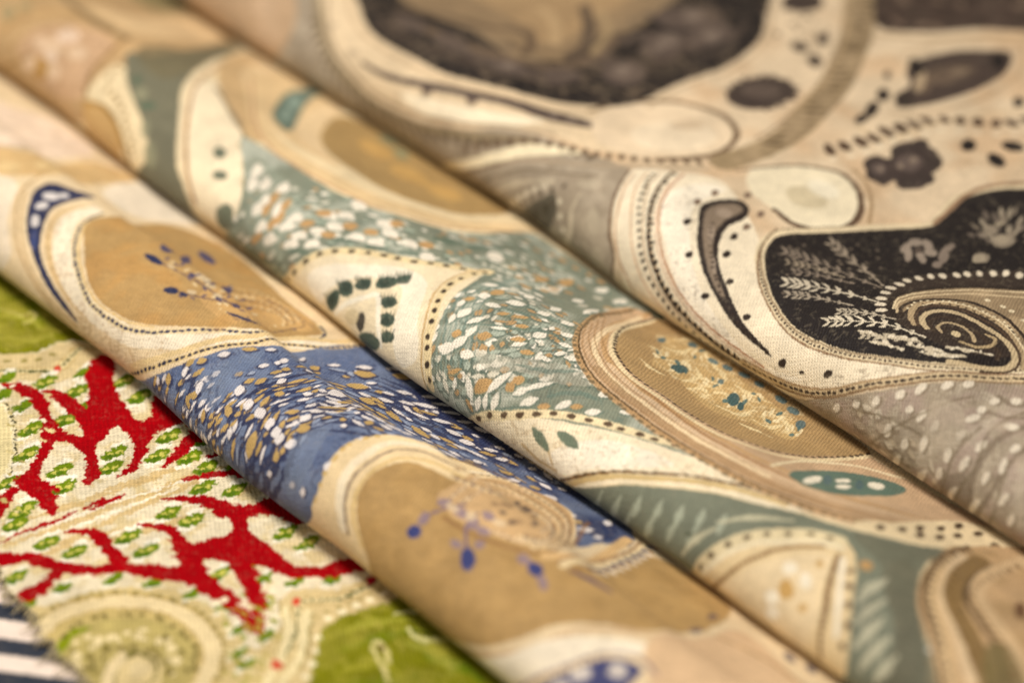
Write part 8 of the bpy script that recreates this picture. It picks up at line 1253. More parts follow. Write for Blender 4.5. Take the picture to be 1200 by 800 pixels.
    cloth_d.stroke([(10.5,29.9),(12.8,24.5),(18.6,18.6),(24.8,14.8),(31.8,12.5),(39,12.5),(44.9,13.9),(51.1,17.2),(56.6,20.6),(60.9,25),(64,30.7)], 0.3, '7c6448', op=0.8)
    cloth_d.stroke([(23.7,51.8),(22.3,56.5),(21.1,61.4),(21.7,65.7),(25.1,71.2)], 1.0, '96785a')
    cloth_d.fill([(39.6,23.6),(36.5,27.1),(34.4,31.9),(34.4,36.8),(36.3,40.8),(38.5,46),(41.5,49.7),(48.7,57),(66.2,37.2),(61.6,33.1),(60.6,29.5),(58.7,27),(55.5,24.6),(50,23.5),(43.6,23.3)], '332820')
    cloth_d.fill([(39.8,26.8),(38.3,30),(39.2,35),(43,41.6),(48.4,47.6),(53.3,52),(65.2,38.4),(61.6,33.1),(56.2,36.8),(49.5,36.8),(44.5,33.5),(41.8,29.6),(42.5,26.1)], '8f7a5c')
    cloth_d.cloud([(43.8,40.8),(48.7,47.2),(53.3,52),(64.2,39.5),(61.3,34),(56.2,36.8),(49.9,37.6)], 'b29a76', L=3, op=0.8)
    cloth_d.dash([(41.2,23.5),(38.5,25.1),(36.7,27.6),(35.1,31.9),(35,36.8),(36.9,40.9),(39,45.6),(41.6,48.8),(44.7,51.4),(50,55.6)], 2.1, 1.15, 1.9, 'd9cbb0', jit=0.1)
    cloth_d.stroke([(42.4,24.4),(40.2,25.8),(38.2,28.4),(38.5,33.3),(41,39.4),(44.4,44.4),(52.2,53.3)], 1.0, '2a2018')
    cloth_d.stroke([(42.1,25.6),(40.2,27.3),(40,30.7),(42.8,37.5),(47.7,43.5),(54.9,50.3)], 0.5, 'c4ae88')
    cloth_d.stroke([(43.5,25.4),(41.5,27),(41.1,30),(43,34.4),(47.2,37.9),(52.2,38.7),(57.3,37.4),(62.4,34.6)], 0.7, '33271c')
    cloth_d.stroke([(46.5,25.1),(44.2,26.5),(42.5,28.9),(42.9,32.1),(46,35),(50.8,36.6),(56.2,35.9),(61.6,33.1),(64,30.4)], 1.0, 'ab9470')
    cloth_d.stroke([(47.2,25.3),(45,26.8),(43.5,29.2),(44.1,32.1),(47.2,34.4),(52.1,35.3),(57.3,34.4),(61.8,31.9),(63.4,28.2),(61.5,24)], 0.6, '4a3828')
    cloth_d.stroke([(48.6,25.7),(46.2,27),(45.1,29.1),(46,31.7),(49.1,33.6),(54.2,33.6),(58.6,33),(61.7,31),(62.7,28.1),(60.8,24.8),(57,22)], 1.0, 'c2ad86')
    cloth_d.stroke([(49.8,25.9),(47.6,27.3),(47.1,29.8),(49.4,31.5),(52.9,31.4),(56.7,30.3),(59.5,29.9),(60.5,28.5)], 0.7, '3a2c20')
    cloth_d.stroke([(50.8,26.6),(49.3,27.4),(49,29.3),(50.9,30.6),(53.9,30.1),(55.7,28.7)], 0.6, 'b59f7a')
    cloth_d.stroke([(51.3,27.3),(50.2,28.1),(50.9,29.1),(53.3,29.3),(54.8,28),(54.2,26.6),(52.3,26.3)], 0.5, '33271c')
    cloth_d.stroke([(54.5,26.9),(56.9,27.8),(57.8,30.3),(56.7,32.1),(55.2,31.9)], 0.6, 'a8926c')
    for e in [(52.5,28.1,0.95,0.73,152)]: cloth_d.dot(*e, 'c9b58c')
    cloth_d.dash([(46.5,39.9),(50.1,40.9),(54.8,40.8),(60.1,38.4)], 2.2, 1.0, 0.9, 'd9c8a4', jit=0.2)
    cloth_d.dash([(42.3,30.3),(44.4,33.6),(48,35.9),(53.3,36.4)], 1.3, 0.5, 0.5, '4a3826', jit=0.2)
    cloth_d.dash([(48.1,29.4),(50.6,31),(54.9,30.5)], 1.2, 0.6, 0.5, '2c2118', jit=0.2)
    cloth_d.stroke([(45.1,16.9),(47.4,18.1),(50.3,19.2)], [0.3, 0.9, 0.3], 'c2b498', rough=0.9)
    cloth_d.dash([(45.1,16.9),(47.4,18.1),(50.3,19.2)], 1.2, 0.8, 0.7, 'd8cbb0', jit=0.5)
    cloth_d.stroke([(49.7,20.3),(52.7,21.9),(56.2,23.4)], [0.3, 0.9, 0.3], 'c2b498', rough=0.9)
    cloth_d.dash([(49.7,20.3),(52.7,21.9),(56.2,23.4)], 1.2, 0.8, 0.7, 'd8cbb0', jit=0.5)
    cloth_d.stroke([(52.5,20.5),(55.1,22.2),(57.6,24.7)], [0.3, 0.9, 0.3], 'c2b498', rough=0.9)
    cloth_d.dash([(52.5,20.5),(55.1,22.2),(57.6,24.7)], 1.2, 0.8, 0.7, 'd8cbb0', jit=0.5)
    cloth_d.stroke([(54.3,24.2),(57.2,26.4),(59.5,28.5)], [0.3, 0.9, 0.3], 'c2b498', rough=0.9)
    cloth_d.dash([(54.3,24.2),(57.2,26.4),(59.5,28.5)], 1.2, 0.8, 0.7, 'd8cbb0', jit=0.5)
    cloth_d.stroke([(45.6,19.8),(48,20.9),(50.7,22.2)], [0.3, 0.9, 0.3], 'c2b498', rough=0.9)
    cloth_d.dash([(45.6,19.8),(48,20.9),(50.7,22.2)], 1.2, 0.8, 0.7, 'd8cbb0', jit=0.5)
    cloth_d.stroke([(42.1,17.4),(44.1,18.3),(47.3,18.8)], [0.3, 0.9, 0.3], 'c2b498', rough=0.9)
    cloth_d.dash([(42.1,17.4),(44.1,18.3),(47.3,18.8)], 1.2, 0.8, 0.7, 'd8cbb0', jit=0.5)
    for e in [(30.4,59.9,1.06,0.62,-65),(34.6,56.5,1.47,1.25,127),(36.2,49.5,1.35,1.00,-76)]: cloth_d.dot(*e, 'b0a286', op=0.8)
    cloth_d.stroke([(33,58.2),(35.3,58),(37.9,56),(39.7,53.3)], 0.9, '1c1512')
    cloth_d.stroke([(40.8,25.9),(39.1,28.4),(39.5,33),(42.3,39.2),(46.5,44.7),(53.3,52)], 0.35, 'd8c49c')
    cloth_d.stroke([(42.8,30.4),(43.7,33.7),(47.5,36.4),(52.7,37.1),(57.8,35.7),(62.4,33.1)], 0.3, 'e0cca4')
    cloth_d.dash([(42.3,27.4),(41.5,30.5),(43.4,34),(47.8,36.8),(53.4,37.5),(58.5,35.7)], 1.1, 0.5, 0.45, 'e0d0aa', jit=0.15)
    for e in [(22.9,31.1,0.41,0.33,145)]: cloth_d.dot(*e, '6f6252', op=0.7)
    for e in [(25.2,37.5,0.39,0.30,169)]: cloth_d.dot(*e, '6f6252', op=0.7)
    for e in [(16.1,30.2,0.34,0.31,176)]: cloth_d.dot(*e, '6f6252', op=0.7)
    for e in [(19.8,27.3,0.45,0.30,154)]: cloth_d.dot(*e, '6f6252', op=0.7)
    for e in [(25.1,32.8,0.42,0.33,148)]: cloth_d.dot(*e, '6f6252', op=0.7)
    for e in [(20.9,35.7,0.34,0.31,-176)]: cloth_d.dot(*e, '6f6252', op=0.7)
    for e in [(34,29.4,0.45,0.30,160)]: cloth_d.dot(*e, '6f6252', op=0.7)
    for e in [(25.1,16.9,0.38,0.21,-172)]: cloth_d.dot(*e, '6f6252', op=0.7)
    for e in [(16.6,28.4,0.37,0.31,161)]: cloth_d.dot(*e, '6f6252', op=0.7)
    for e in [(25.3,34.7,0.41,0.32,156)]: cloth_d.dot(*e, '6f6252', op=0.7)
    for e in [(28.6,32.4,0.51,0.31,152)]: cloth_d.dot(*e, '6f6252', op=0.7)
    for e in [(23.4,39.2,0.35,0.28,-166)]: cloth_d.dot(*e, '6f6252', op=0.7)
    for e in [(23.9,30.5,0.42,0.33,143)]: cloth_d.dot(*e, '6f6252', op=0.7)
    for e in [(15.4,27.7,0.34,0.31,173)]: cloth_d.dot(*e, '6f6252', op=0.7)
    for e in [(20.6,37.5,0.34,0.29,-162)]: cloth_d.dot(*e, '6f6252', op=0.7)
    for e in [(29.9,27,0.44,0.29,164)]: cloth_d.dot(*e, '6f6252', op=0.7)
    for e in [(20.2,33.3,0.37,0.31,166)]: cloth_d.dot(*e, '6f6252', op=0.7)
    for e in [(28.3,35.1,0.50,0.30,155)]: cloth_d.dot(*e, '6f6252', op=0.7)
    for e in [(23,21.7,0.39,0.27,174)]: cloth_d.dot(*e, '6f6252', op=0.7)
    for e in [(26.6,19.3,0.36,0.23,-169)]: cloth_d.dot(*e, '6f6252', op=0.7)
    for e in [(25.5,23.7,0.36,0.29,180)]: cloth_d.dot(*e, '6f6252', op=0.7)
    for e in [(18.6,25.4,0.43,0.31,154)]: cloth_d.dot(*e, '6f6252', op=0.7)
    for e in [(21.4,27.3,0.46,0.31,153)]: cloth_d.dot(*e, '6f6252', op=0.7)
    for e in [(25.8,30.6,0.45,0.33,147)]: cloth_d.dot(*e, '6f6252', op=0.7)
    for e in [(22.1,20.5,0.39,0.26,177)]: cloth_d.dot(*e, '6f6252', op=0.7)
    for e in [(33.7,28.5,0.44,0.30,163)]: cloth_d.dot(*e, '6f6252', op=0.7)
    cloth_d.stroke([(19.4,23.6),(23.1,25.5),(27.9,27.4)], [0.15, 0.35, 0.35], 'a09078', op=0.8, rough=0.4)
    cloth_d.stroke([(19.4,23.6),(18.5,24.1),(17.9,24.1)], [0.2, 0.48, 0.15], 'a09078', op=0.8, rough=0.5)
    cloth_d.stroke([(19.4,23.6),(19.6,22.8),(19.4,22.4)], [0.2, 0.48, 0.15], 'a09078', op=0.8, rough=0.5)
    cloth_d.stroke([(20.6,24.3),(19.5,24.8),(18.8,24.9)], [0.2, 0.48, 0.15], 'a09078', op=0.8, rough=0.5)
    cloth_d.stroke([(20.6,24.3),(20.8,23.4),(20.6,22.8)], [0.2, 0.48, 0.15], 'a09078', op=0.8, rough=0.5)
    cloth_d.stroke([(21.5,24.8),(20.3,25.3),(19.6,25.4)], [0.2, 0.48, 0.15], 'a09078', op=0.8, rough=0.5)
    cloth_d.stroke([(21.5,24.8),(21.7,23.8),(21.5,23.3)], [0.2, 0.48, 0.15], 'a09078', op=0.8, rough=0.5)
    cloth_d.stroke([(22.4,25.2),(21.3,25.8),(20.6,25.9)], [0.2, 0.48, 0.15], 'a09078', op=0.8, rough=0.5)
    cloth_d.stroke([(22.4,25.2),(22.6,24.3),(22.4,23.8)], [0.2, 0.48, 0.15], 'a09078', op=0.8, rough=0.5)
    cloth_d.stroke([(23.9,25.9),(22.9,26.4),(22.3,26.5)], [0.2, 0.48, 0.15], 'a09078', op=0.8, rough=0.5)
    cloth_d.stroke([(23.9,25.9),(24,25.1),(23.7,24.7)], [0.2, 0.48, 0.15], 'a09078', op=0.8, rough=0.5)
    cloth_d.stroke([(25,26.4),(24.3,26.8),(23.9,26.8)], [0.2, 0.48, 0.15], 'a09078', op=0.8, rough=0.5)
    cloth_d.stroke([(25,26.4),(25.1,25.7),(24.9,25.4)], [0.2, 0.48, 0.15], 'a09078', op=0.8, rough=0.5)
    cloth_d.stroke([(26.2,26.8),(25.8,27.1),(25.6,27.1)], [0.2, 0.48, 0.15], 'a09078', op=0.8, rough=0.5)
    cloth_d.stroke([(26.2,26.8),(26.4,26.4),(26.2,26.3)], [0.2, 0.48, 0.15], 'a09078', op=0.8, rough=0.5)
    cloth_d.stroke([(26.1,17.3),(29.4,19.6),(36,21.7)], [0.15, 0.35, 0.35], 'a89a84', op=0.9, rough=0.4)
    cloth_d.stroke([(26.1,17.3),(25.3,17.4),(24.8,17.3)], [0.2, 0.48, 0.15], 'a89a84', op=0.9, rough=0.5)
    cloth_d.stroke([(26.1,17.3),(26.1,16.7),(25.8,16.3)], [0.2, 0.48, 0.15], 'a89a84', op=0.9, rough=0.5)
    cloth_d.stroke([(27.1,18),(26.3,18.2),(25.8,18.1)], [0.2, 0.48, 0.15], 'a89a84', op=0.9, rough=0.5)
    cloth_d.stroke([(27.1,18),(27.2,17.3),(26.9,16.9)], [0.2, 0.48, 0.15], 'a89a84', op=0.9, rough=0.5)
    cloth_d.stroke([(27.9,18.6),(27.1,18.8),(26.5,18.7)], [0.2, 0.48, 0.15], 'a89a84', op=0.9, rough=0.5)
    cloth_d.stroke([(27.9,18.6),(27.9,17.9),(27.7,17.4)], [0.2, 0.48, 0.15], 'a89a84', op=0.9, rough=0.5)
    cloth_d.stroke([(28.8,19.2),(27.9,19.4),(27.4,19.3)], [0.2, 0.48, 0.15], 'a89a84', op=0.9, rough=0.5)
    cloth_d.stroke([(28.8,19.2),(28.8,18.5),(28.5,18.1)], [0.2, 0.48, 0.15], 'a89a84', op=0.9, rough=0.5)
    cloth_d.stroke([(30.3,20),(29.5,20.3),(29,20.3)], [0.2, 0.48, 0.15], 'a89a84', op=0.9, rough=0.5)
    cloth_d.stroke([(30.3,20),(30.3,19.4),(30,19.1)], [0.2, 0.48, 0.15], 'a89a84', op=0.9, rough=0.5)
    cloth_d.stroke([(31.9,20.6),(31.2,20.9),(30.8,20.9)], [0.2, 0.48, 0.15], 'a89a84', op=0.9, rough=0.5)
    cloth_d.stroke([(31.9,20.6),(31.9,20.1),(31.6,19.9)], [0.2, 0.48, 0.15], 'a89a84', op=0.9, rough=0.5)
    cloth_d.stroke([(33.7,21.1),(33.2,21.3),(33,21.3)], [0.2, 0.48, 0.15], 'a89a84', op=0.9, rough=0.5)
    cloth_d.stroke([(33.7,21.1),(33.8,20.7),(33.6,20.7)], [0.2, 0.48, 0.15], 'a89a84', op=0.9, rough=0.5)
    cloth_d.stroke([(35.9,19.2),(38.7,21.1),(43.7,23.8)], [0.15, 0.35, 0.35], 'b5a890', op=0.9, rough=0.4)
    cloth_d.stroke([(35.9,19.2),(35,19.4),(34.4,19.4)], [0.2, 0.512, 0.15], 'b5a890', op=0.9, rough=0.5)
    cloth_d.stroke([(35.9,19.2),(36,18.5),(35.8,18.1)], [0.2, 0.512, 0.15], 'b5a890', op=0.9, rough=0.5)
    cloth_d.stroke([(36.8,19.8),(35.8,20),(35.2,19.9)], [0.2, 0.512, 0.15], 'b5a890', op=0.9, rough=0.5)
    cloth_d.stroke([(36.8,19.8),(37,19),(36.8,18.5)], [0.2, 0.512, 0.15], 'b5a890', op=0.9, rough=0.5)
    cloth_d.stroke([(37.5,20.3),(36.5,20.5),(35.8,20.5)], [0.2, 0.512, 0.15], 'b5a890', op=0.9, rough=0.5)
    cloth_d.stroke([(37.5,20.3),(37.6,19.5),(37.4,18.9)], [0.2, 0.512, 0.15], 'b5a890', op=0.9, rough=0.5)
    cloth_d.stroke([(38.2,20.8),(37.2,21),(36.5,21)], [0.2, 0.512, 0.15], 'b5a890', op=0.9, rough=0.5)
    cloth_d.stroke([(38.2,20.8),(38.3,20),(38.1,19.5)], [0.2, 0.512, 0.15], 'b5a890', op=0.9, rough=0.5)
    cloth_d.stroke([(39.5,21.5),(38.6,21.8),(38,21.8)], [0.2, 0.512, 0.15], 'b5a890', op=0.9, rough=0.5)
    cloth_d.stroke([(39.5,21.5),(39.6,20.8),(39.3,20.4)], [0.2, 0.512, 0.15], 'b5a890', op=0.9, rough=0.5)
    cloth_d.stroke([(40.8,22.1),(40.1,22.4),(39.6,22.4)], [0.2, 0.512, 0.15], 'b5a890', op=0.9, rough=0.5)
    cloth_d.stroke([(40.8,22.1),(40.8,21.6),(40.6,21.3)], [0.2, 0.512, 0.15], 'b5a890', op=0.9, rough=0.5)
    cloth_d.stroke([(42,22.8),(41.6,23.1),(41.5,22.9)], [0.2, 0.512, 0.15], 'b5a890', op=0.9, rough=0.5)
    cloth_d.stroke([(42,22.8),(42.2,22.4),(42,22.3)], [0.2, 0.512, 0.15], 'b5a890', op=0.9, rough=0.5)
    cloth_d.stroke([(16.2,25.9),(20.1,27.2),(25.9,28.4),(33.9,29.3)], [0.15, 0.35, 0.35], '8d7e6c', op=0.9, rough=0.4)
    cloth_d.stroke([(16.5,26.1),(15.4,26.6),(14.6,26.7)], [0.2, 0.512, 0.15], '8d7e6c', op=0.9, rough=0.5)
    cloth_d.stroke([(16.5,26.1),(16.5,25.1),(16.3,24.4)], [0.2, 0.512, 0.15], '8d7e6c', op=0.9, rough=0.5)
    cloth_d.stroke([(17.7,26.6),(16.5,27.1),(15.6,27.3)], [0.2, 0.512, 0.15], '8d7e6c', op=0.9, rough=0.5)
    cloth_d.stroke([(17.7,26.6),(17.7,25.5),(17.4,24.7)], [0.2, 0.512, 0.15], '8d7e6c', op=0.9, rough=0.5)
    cloth_d.stroke([(18.6,26.9),(17.3,27.5),(16.3,27.8)], [0.2, 0.512, 0.15], '8d7e6c', op=0.9, rough=0.5)
    cloth_d.stroke([(18.6,26.9),(18.6,25.7),(18.4,25)], [0.2, 0.512, 0.15], '8d7e6c', op=0.9, rough=0.5)
    cloth_d.stroke([(20.1,27.2),(18.6,28),(17.5,28.4)], [0.2, 0.512, 0.15], '8d7e6c', op=0.9, rough=0.5)
    cloth_d.stroke([(20.1,27.2),(20.1,26.1),(19.7,25.4)], [0.2, 0.512, 0.15], '8d7e6c', op=0.9, rough=0.5)
    cloth_d.stroke([(22.1,27.5),(20.5,28.4),(19.4,28.8)], [0.2, 0.512, 0.15], '8d7e6c', op=0.9, rough=0.5)
    cloth_d.stroke([(22.1,27.5),(22,26.4),(21.6,25.8)], [0.2, 0.512, 0.15], '8d7e6c', op=0.9, rough=0.5)
    cloth_d.stroke([(24,27.9),(22.7,28.6),(21.6,29)], [0.2, 0.512, 0.15], '8d7e6c', op=0.9, rough=0.5)
    cloth_d.stroke([(24,27.9),(24,26.8),(23.7,26.2)], [0.2, 0.512, 0.15], '8d7e6c', op=0.9, rough=0.5)
    cloth_d.stroke([(25.9,28.4),(24.8,29),(24,29.3)], [0.2, 0.512, 0.15], '8d7e6c', op=0.9, rough=0.5)
    cloth_d.stroke([(25.9,28.4),(26,27.5),(25.7,27)], [0.2, 0.512, 0.15], '8d7e6c', op=0.9, rough=0.5)
    cloth_d.stroke([(28.4,28.8),(27.4,29.4),(26.8,29.6)], [0.2, 0.512, 0.15], '8d7e6c', op=0.9, rough=0.5)
    cloth_d.stroke([(28.4,28.8),(28.4,28.1),(28.1,27.9)], [0.2, 0.512, 0.15], '8d7e6c', op=0.9, rough=0.5)
    cloth_d.stroke([(31.1,29),(30.5,29.4),(30.2,29.5)], [0.2, 0.512, 0.15], '8d7e6c', op=0.9, rough=0.5)
    cloth_d.stroke([(31.1,29),(31.2,28.6),(30.9,28.5)], [0.2, 0.512, 0.15], '8d7e6c', op=0.9, rough=0.5)
    cloth_d.stroke([(23.6,19),(26.8,21.1),(31.2,23.4),(37.9,25.5)], [0.15, 0.35, 0.35], 'c9bca2', op=1.0, rough=0.4)
    cloth_d.stroke([(23.9,19.1),(22.8,19.4),(22,19.4)], [0.2, 0.576, 0.15], 'c9bca2', op=1.0, rough=0.5)
    cloth_d.stroke([(23.9,19.1),(23.8,18.3),(23.5,17.7)], [0.2, 0.576, 0.15], 'c9bca2', op=1.0, rough=0.5)
    cloth_d.stroke([(25,19.8),(23.8,20),(22.9,20.1)], [0.2, 0.576, 0.15], 'c9bca2', op=1.0, rough=0.5)
    cloth_d.stroke([(25,19.8),(24.9,18.9),(24.6,18.2)], [0.2, 0.576, 0.15], 'c9bca2', op=1.0, rough=0.5)
    cloth_d.stroke([(25.8,20.3),(24.5,20.6),(23.5,20.6)], [0.2, 0.576, 0.15], 'c9bca2', op=1.0, rough=0.5)
    cloth_d.stroke([(25.8,20.3),(25.7,19.3),(25.4,18.6)], [0.2, 0.576, 0.15], 'c9bca2', op=1.0, rough=0.5)
    cloth_d.stroke([(26.8,21.1),(25.6,21.3),(24.6,21.3)], [0.2, 0.576, 0.15], 'c9bca2', op=1.0, rough=0.5)
    cloth_d.stroke([(26.8,21.1),(26.8,20),(26.4,19.2)], [0.2, 0.576, 0.15], 'c9bca2', op=1.0, rough=0.5)
    cloth_d.stroke([(28.1,21.9),(26.9,22.2),(25.9,22.2)], [0.2, 0.576, 0.15], 'c9bca2', op=1.0, rough=0.5)
    cloth_d.stroke([(28.1,21.9),(28.1,20.9),(27.7,20.1)], [0.2, 0.576, 0.15], 'c9bca2', op=1.0, rough=0.5)
    cloth_d.stroke([(29.5,22.8),(28.3,23.1),(27.4,23.1)], [0.2, 0.576, 0.15], 'c9bca2', op=1.0, rough=0.5)
    cloth_d.stroke([(29.5,22.8),(29.5,21.8),(29.2,21.1)], [0.2, 0.576, 0.15], 'c9bca2', op=1.0, rough=0.5)
    cloth_d.stroke([(31.2,23.4),(30.1,23.9),(29.2,24)], [0.2, 0.576, 0.15], 'c9bca2', op=1.0, rough=0.5)
    cloth_d.stroke([(31.2,23.4),(31.1,22.6),(30.8,22.1)], [0.2, 0.576, 0.15], 'c9bca2', op=1.0, rough=0.5)
    cloth_d.stroke([(33.4,24.1),(32.4,24.5),(31.8,24.6)], [0.2, 0.576, 0.15], 'c9bca2', op=1.0, rough=0.5)
    cloth_d.stroke([(33.4,24.1),(33.4,23.4),(33.1,23.1)], [0.2, 0.576, 0.15], 'c9bca2', op=1.0, rough=0.5)
    cloth_d.stroke([(35.6,24.8),(35.1,25.1),(34.8,25.1)], [0.2, 0.576, 0.15], 'c9bca2', op=1.0, rough=0.5)
    cloth_d.stroke([(35.6,24.8),(35.7,24.3),(35.5,24.2)], [0.2, 0.576, 0.15], 'c9bca2', op=1.0, rough=0.5)
    cloth_d.stroke([(22,22),(25.2,24.4),(30.4,27)], [0.15, 0.35, 0.35], '8d7e6c', op=0.8, rough=0.4)
    cloth_d.stroke([(22.3,22.1),(21.5,22.4),(21,22.4)], [0.2, 0.48, 0.15], '8d7e6c', op=0.8, rough=0.5)
    cloth_d.stroke([(22.3,22.1),(22.4,21.4),(22.3,21.1)], [0.2, 0.48, 0.15], '8d7e6c', op=0.8, rough=0.5)
    cloth_d.stroke([(23.1,22.7),(22.2,23),(21.6,23)], [0.2, 0.48, 0.15], '8d7e6c', op=0.8, rough=0.5)
    cloth_d.stroke([(23.1,22.7),(23.3,21.9),(23.1,21.5)], [0.2, 0.48, 0.15], '8d7e6c', op=0.8, rough=0.5)
    cloth_d.stroke([(24.1,23.6),(23.2,23.9),(22.6,23.9)], [0.2, 0.48, 0.15], '8d7e6c', op=0.8, rough=0.5)
    cloth_d.stroke([(24.1,23.6),(24.3,22.7),(24.1,22.2)], [0.2, 0.48, 0.15], '8d7e6c', op=0.8, rough=0.5)
    cloth_d.stroke([(25.2,24.4),(24.4,24.7),(23.9,24.7)], [0.2, 0.48, 0.15], '8d7e6c', op=0.8, rough=0.5)
    cloth_d.stroke([(25.2,24.4),(25.3,23.6),(25.1,23.2)], [0.2, 0.48, 0.15], '8d7e6c', op=0.8, rough=0.5)
    cloth_d.stroke([(26.7,25.4),(26,25.7),(25.6,25.7)], [0.2, 0.48, 0.15], '8d7e6c', op=0.8, rough=0.5)
    cloth_d.stroke([(26.7,25.4),(26.8,24.8),(26.6,24.5)], [0.2, 0.48, 0.15], '8d7e6c', op=0.8, rough=0.5)
    cloth_d.stroke([(28.4,26.3),(28,26.6),(27.8,26.5)], [0.2, 0.48, 0.15], '8d7e6c', op=0.8, rough=0.5)
    cloth_d.stroke([(28.4,26.3),(28.6,25.8),(28.4,25.8)], [0.2, 0.48, 0.15], '8d7e6c', op=0.8, rough=0.5)
    cloth_d.stroke([(36.2,16.1),(39.6,18.5),(44,21.7),(50.5,23.6)], [0.15, 0.35, 0.35], 'd2c5aa', op=1.0, rough=0.4)
    cloth_d.stroke([(36.5,16.3),(35.4,16.5),(34.6,16.4)], [0.2, 0.6400000000000001, 0.15], 'd2c5aa', op=1.0, rough=0.5)
    cloth_d.stroke([(36.5,16.3),(36.5,15.5),(36.2,15)], [0.2, 0.6400000000000001, 0.15], 'd2c5aa', op=1.0, rough=0.5)
    cloth_d.stroke([(37.6,17.1),(36.4,17.2),(35.4,17.1)], [0.2, 0.6400000000000001, 0.15], 'd2c5aa', op=1.0, rough=0.5)
    cloth_d.stroke([(37.6,17.1),(37.7,16.1),(37.4,15.5)], [0.2, 0.6400000000000001, 0.15], 'd2c5aa', op=1.0, rough=0.5)
    cloth_d.stroke([(38.5,17.7),(37.1,17.9),(36.1,17.8)], [0.2, 0.6400000000000001, 0.15], 'd2c5aa', op=1.0, rough=0.5)
    cloth_d.stroke([(38.5,17.7),(38.5,16.7),(38.2,16)], [0.2, 0.6400000000000001, 0.15], 'd2c5aa', op=1.0, rough=0.5)
    cloth_d.stroke([(39.6,18.5),(38.2,18.7),(37.2,18.7)], [0.2, 0.6400000000000001, 0.15], 'd2c5aa', op=1.0, rough=0.5)
    cloth_d.stroke([(39.6,18.5),(39.6,17.5),(39.3,16.7)], [0.2, 0.6400000000000001, 0.15], 'd2c5aa', op=1.0, rough=0.5)
    cloth_d.stroke([(41,19.6),(39.7,19.8),(38.7,19.7)], [0.2, 0.6400000000000001, 0.15], 'd2c5aa', op=1.0, rough=0.5)
    cloth_d.stroke([(41,19.6),(41,18.5),(40.8,17.8)], [0.2, 0.6400000000000001, 0.15], 'd2c5aa', op=1.0, rough=0.5)
    cloth_d.stroke([(42.5,20.6),(41.3,20.9),(40.4,20.9)], [0.2, 0.6400000000000001, 0.15], 'd2c5aa', op=1.0, rough=0.5)
    cloth_d.stroke([(42.5,20.6),(42.5,19.7),(42.2,19)], [0.2, 0.6400000000000001, 0.15], 'd2c5aa', op=1.0, rough=0.5)
    cloth_d.stroke([(44,21.7),(43,22),(42.3,22)], [0.2, 0.6400000000000001, 0.15], 'd2c5aa', op=1.0, rough=0.5)
    cloth_d.stroke([(44,21.7),(44,20.9),(43.7,20.3)], [0.2, 0.6400000000000001, 0.15], 'd2c5aa', op=1.0, rough=0.5)
    cloth_d.stroke([(46,22.5),(45.2,22.9),(44.6,22.9)], [0.2, 0.6400000000000001, 0.15], 'd2c5aa', op=1.0, rough=0.5)
    cloth_d.stroke([(46,22.5),(45.9,21.9),(45.6,21.6)], [0.2, 0.6400000000000001, 0.15], 'd2c5aa', op=1.0, rough=0.5)
    cloth_d.stroke([(48.3,23.1),(47.8,23.4),(47.5,23.3)], [0.2, 0.6400000000000001, 0.15], 'd2c5aa', op=1.0, rough=0.5)
    cloth_d.stroke([(48.3,23.1),(48.3,22.7),(48,22.6)], [0.2, 0.6400000000000001, 0.15], 'd2c5aa', op=1.0, rough=0.5)
    cloth_d.stroke([(43.3,17),(46.5,19.4),(51.2,22.1)], [0.15, 0.35, 0.35], 'b9ab90', op=1.0, rough=0.4)
    cloth_d.stroke([(43.5,17.2),(42.9,17.3),(42.5,17.2)], [0.2, 0.48, 0.15], 'b9ab90', op=1.0, rough=0.5)
    cloth_d.stroke([(43.5,17.2),(43.5,16.6),(43.3,16.3)], [0.2, 0.48, 0.15], 'b9ab90', op=1.0, rough=0.5)
    cloth_d.stroke([(44.3,17.8),(43.6,17.9),(43.1,17.7)], [0.2, 0.48, 0.15], 'b9ab90', op=1.0, rough=0.5)
    cloth_d.stroke([(44.3,17.8),(44.4,17.1),(44.1,16.8)], [0.2, 0.48, 0.15], 'b9ab90', op=1.0, rough=0.5)
    cloth_d.stroke([(45.4,18.6),(44.6,18.7),(44.1,18.6)], [0.2, 0.48, 0.15], 'b9ab90', op=1.0, rough=0.5)
    cloth_d.stroke([(45.4,18.6),(45.4,17.9),(45.2,17.5)], [0.2, 0.48, 0.15], 'b9ab90', op=1.0, rough=0.5)
    cloth_d.stroke([(46.5,19.4),(45.8,19.6),(45.3,19.5)], [0.2, 0.48, 0.15], 'b9ab90', op=1.0, rough=0.5)
    cloth_d.stroke([(46.5,19.4),(46.5,18.8),(46.2,18.5)], [0.2, 0.48, 0.15], 'b9ab90', op=1.0, rough=0.5)
    cloth_d.stroke([(48,20.3),(47.4,20.5),(47,20.4)], [0.2, 0.48, 0.15], 'b9ab90', op=1.0, rough=0.5)
    cloth_d.stroke([(48,20.3),(48,19.8),(47.7,19.6)], [0.2, 0.48, 0.15], 'b9ab90', op=1.0, rough=0.5)
    cloth_d.stroke([(49.6,21.2),(49.2,21.4),(49,21.3)], [0.2, 0.48, 0.15], 'b9ab90', op=1.0, rough=0.5)
    cloth_d.stroke([(49.6,21.2),(49.6,20.9),(49.5,20.8)], [0.2, 0.48, 0.15], 'b9ab90', op=1.0, rough=0.5)
    cloth_d.stroke([(18.3,34.4),(21.6,33.6),(27.2,32.4),(34,30.1)], [0.15, 0.35, 0.35], '9c8d78', op=0.9, rough=0.4)
    cloth_d.stroke([(18.6,34.3),(17.5,35.1),(16.6,35.6)], [0.2, 0.7200000000000001, 0.15], '9c8d78', op=0.9, rough=0.5)
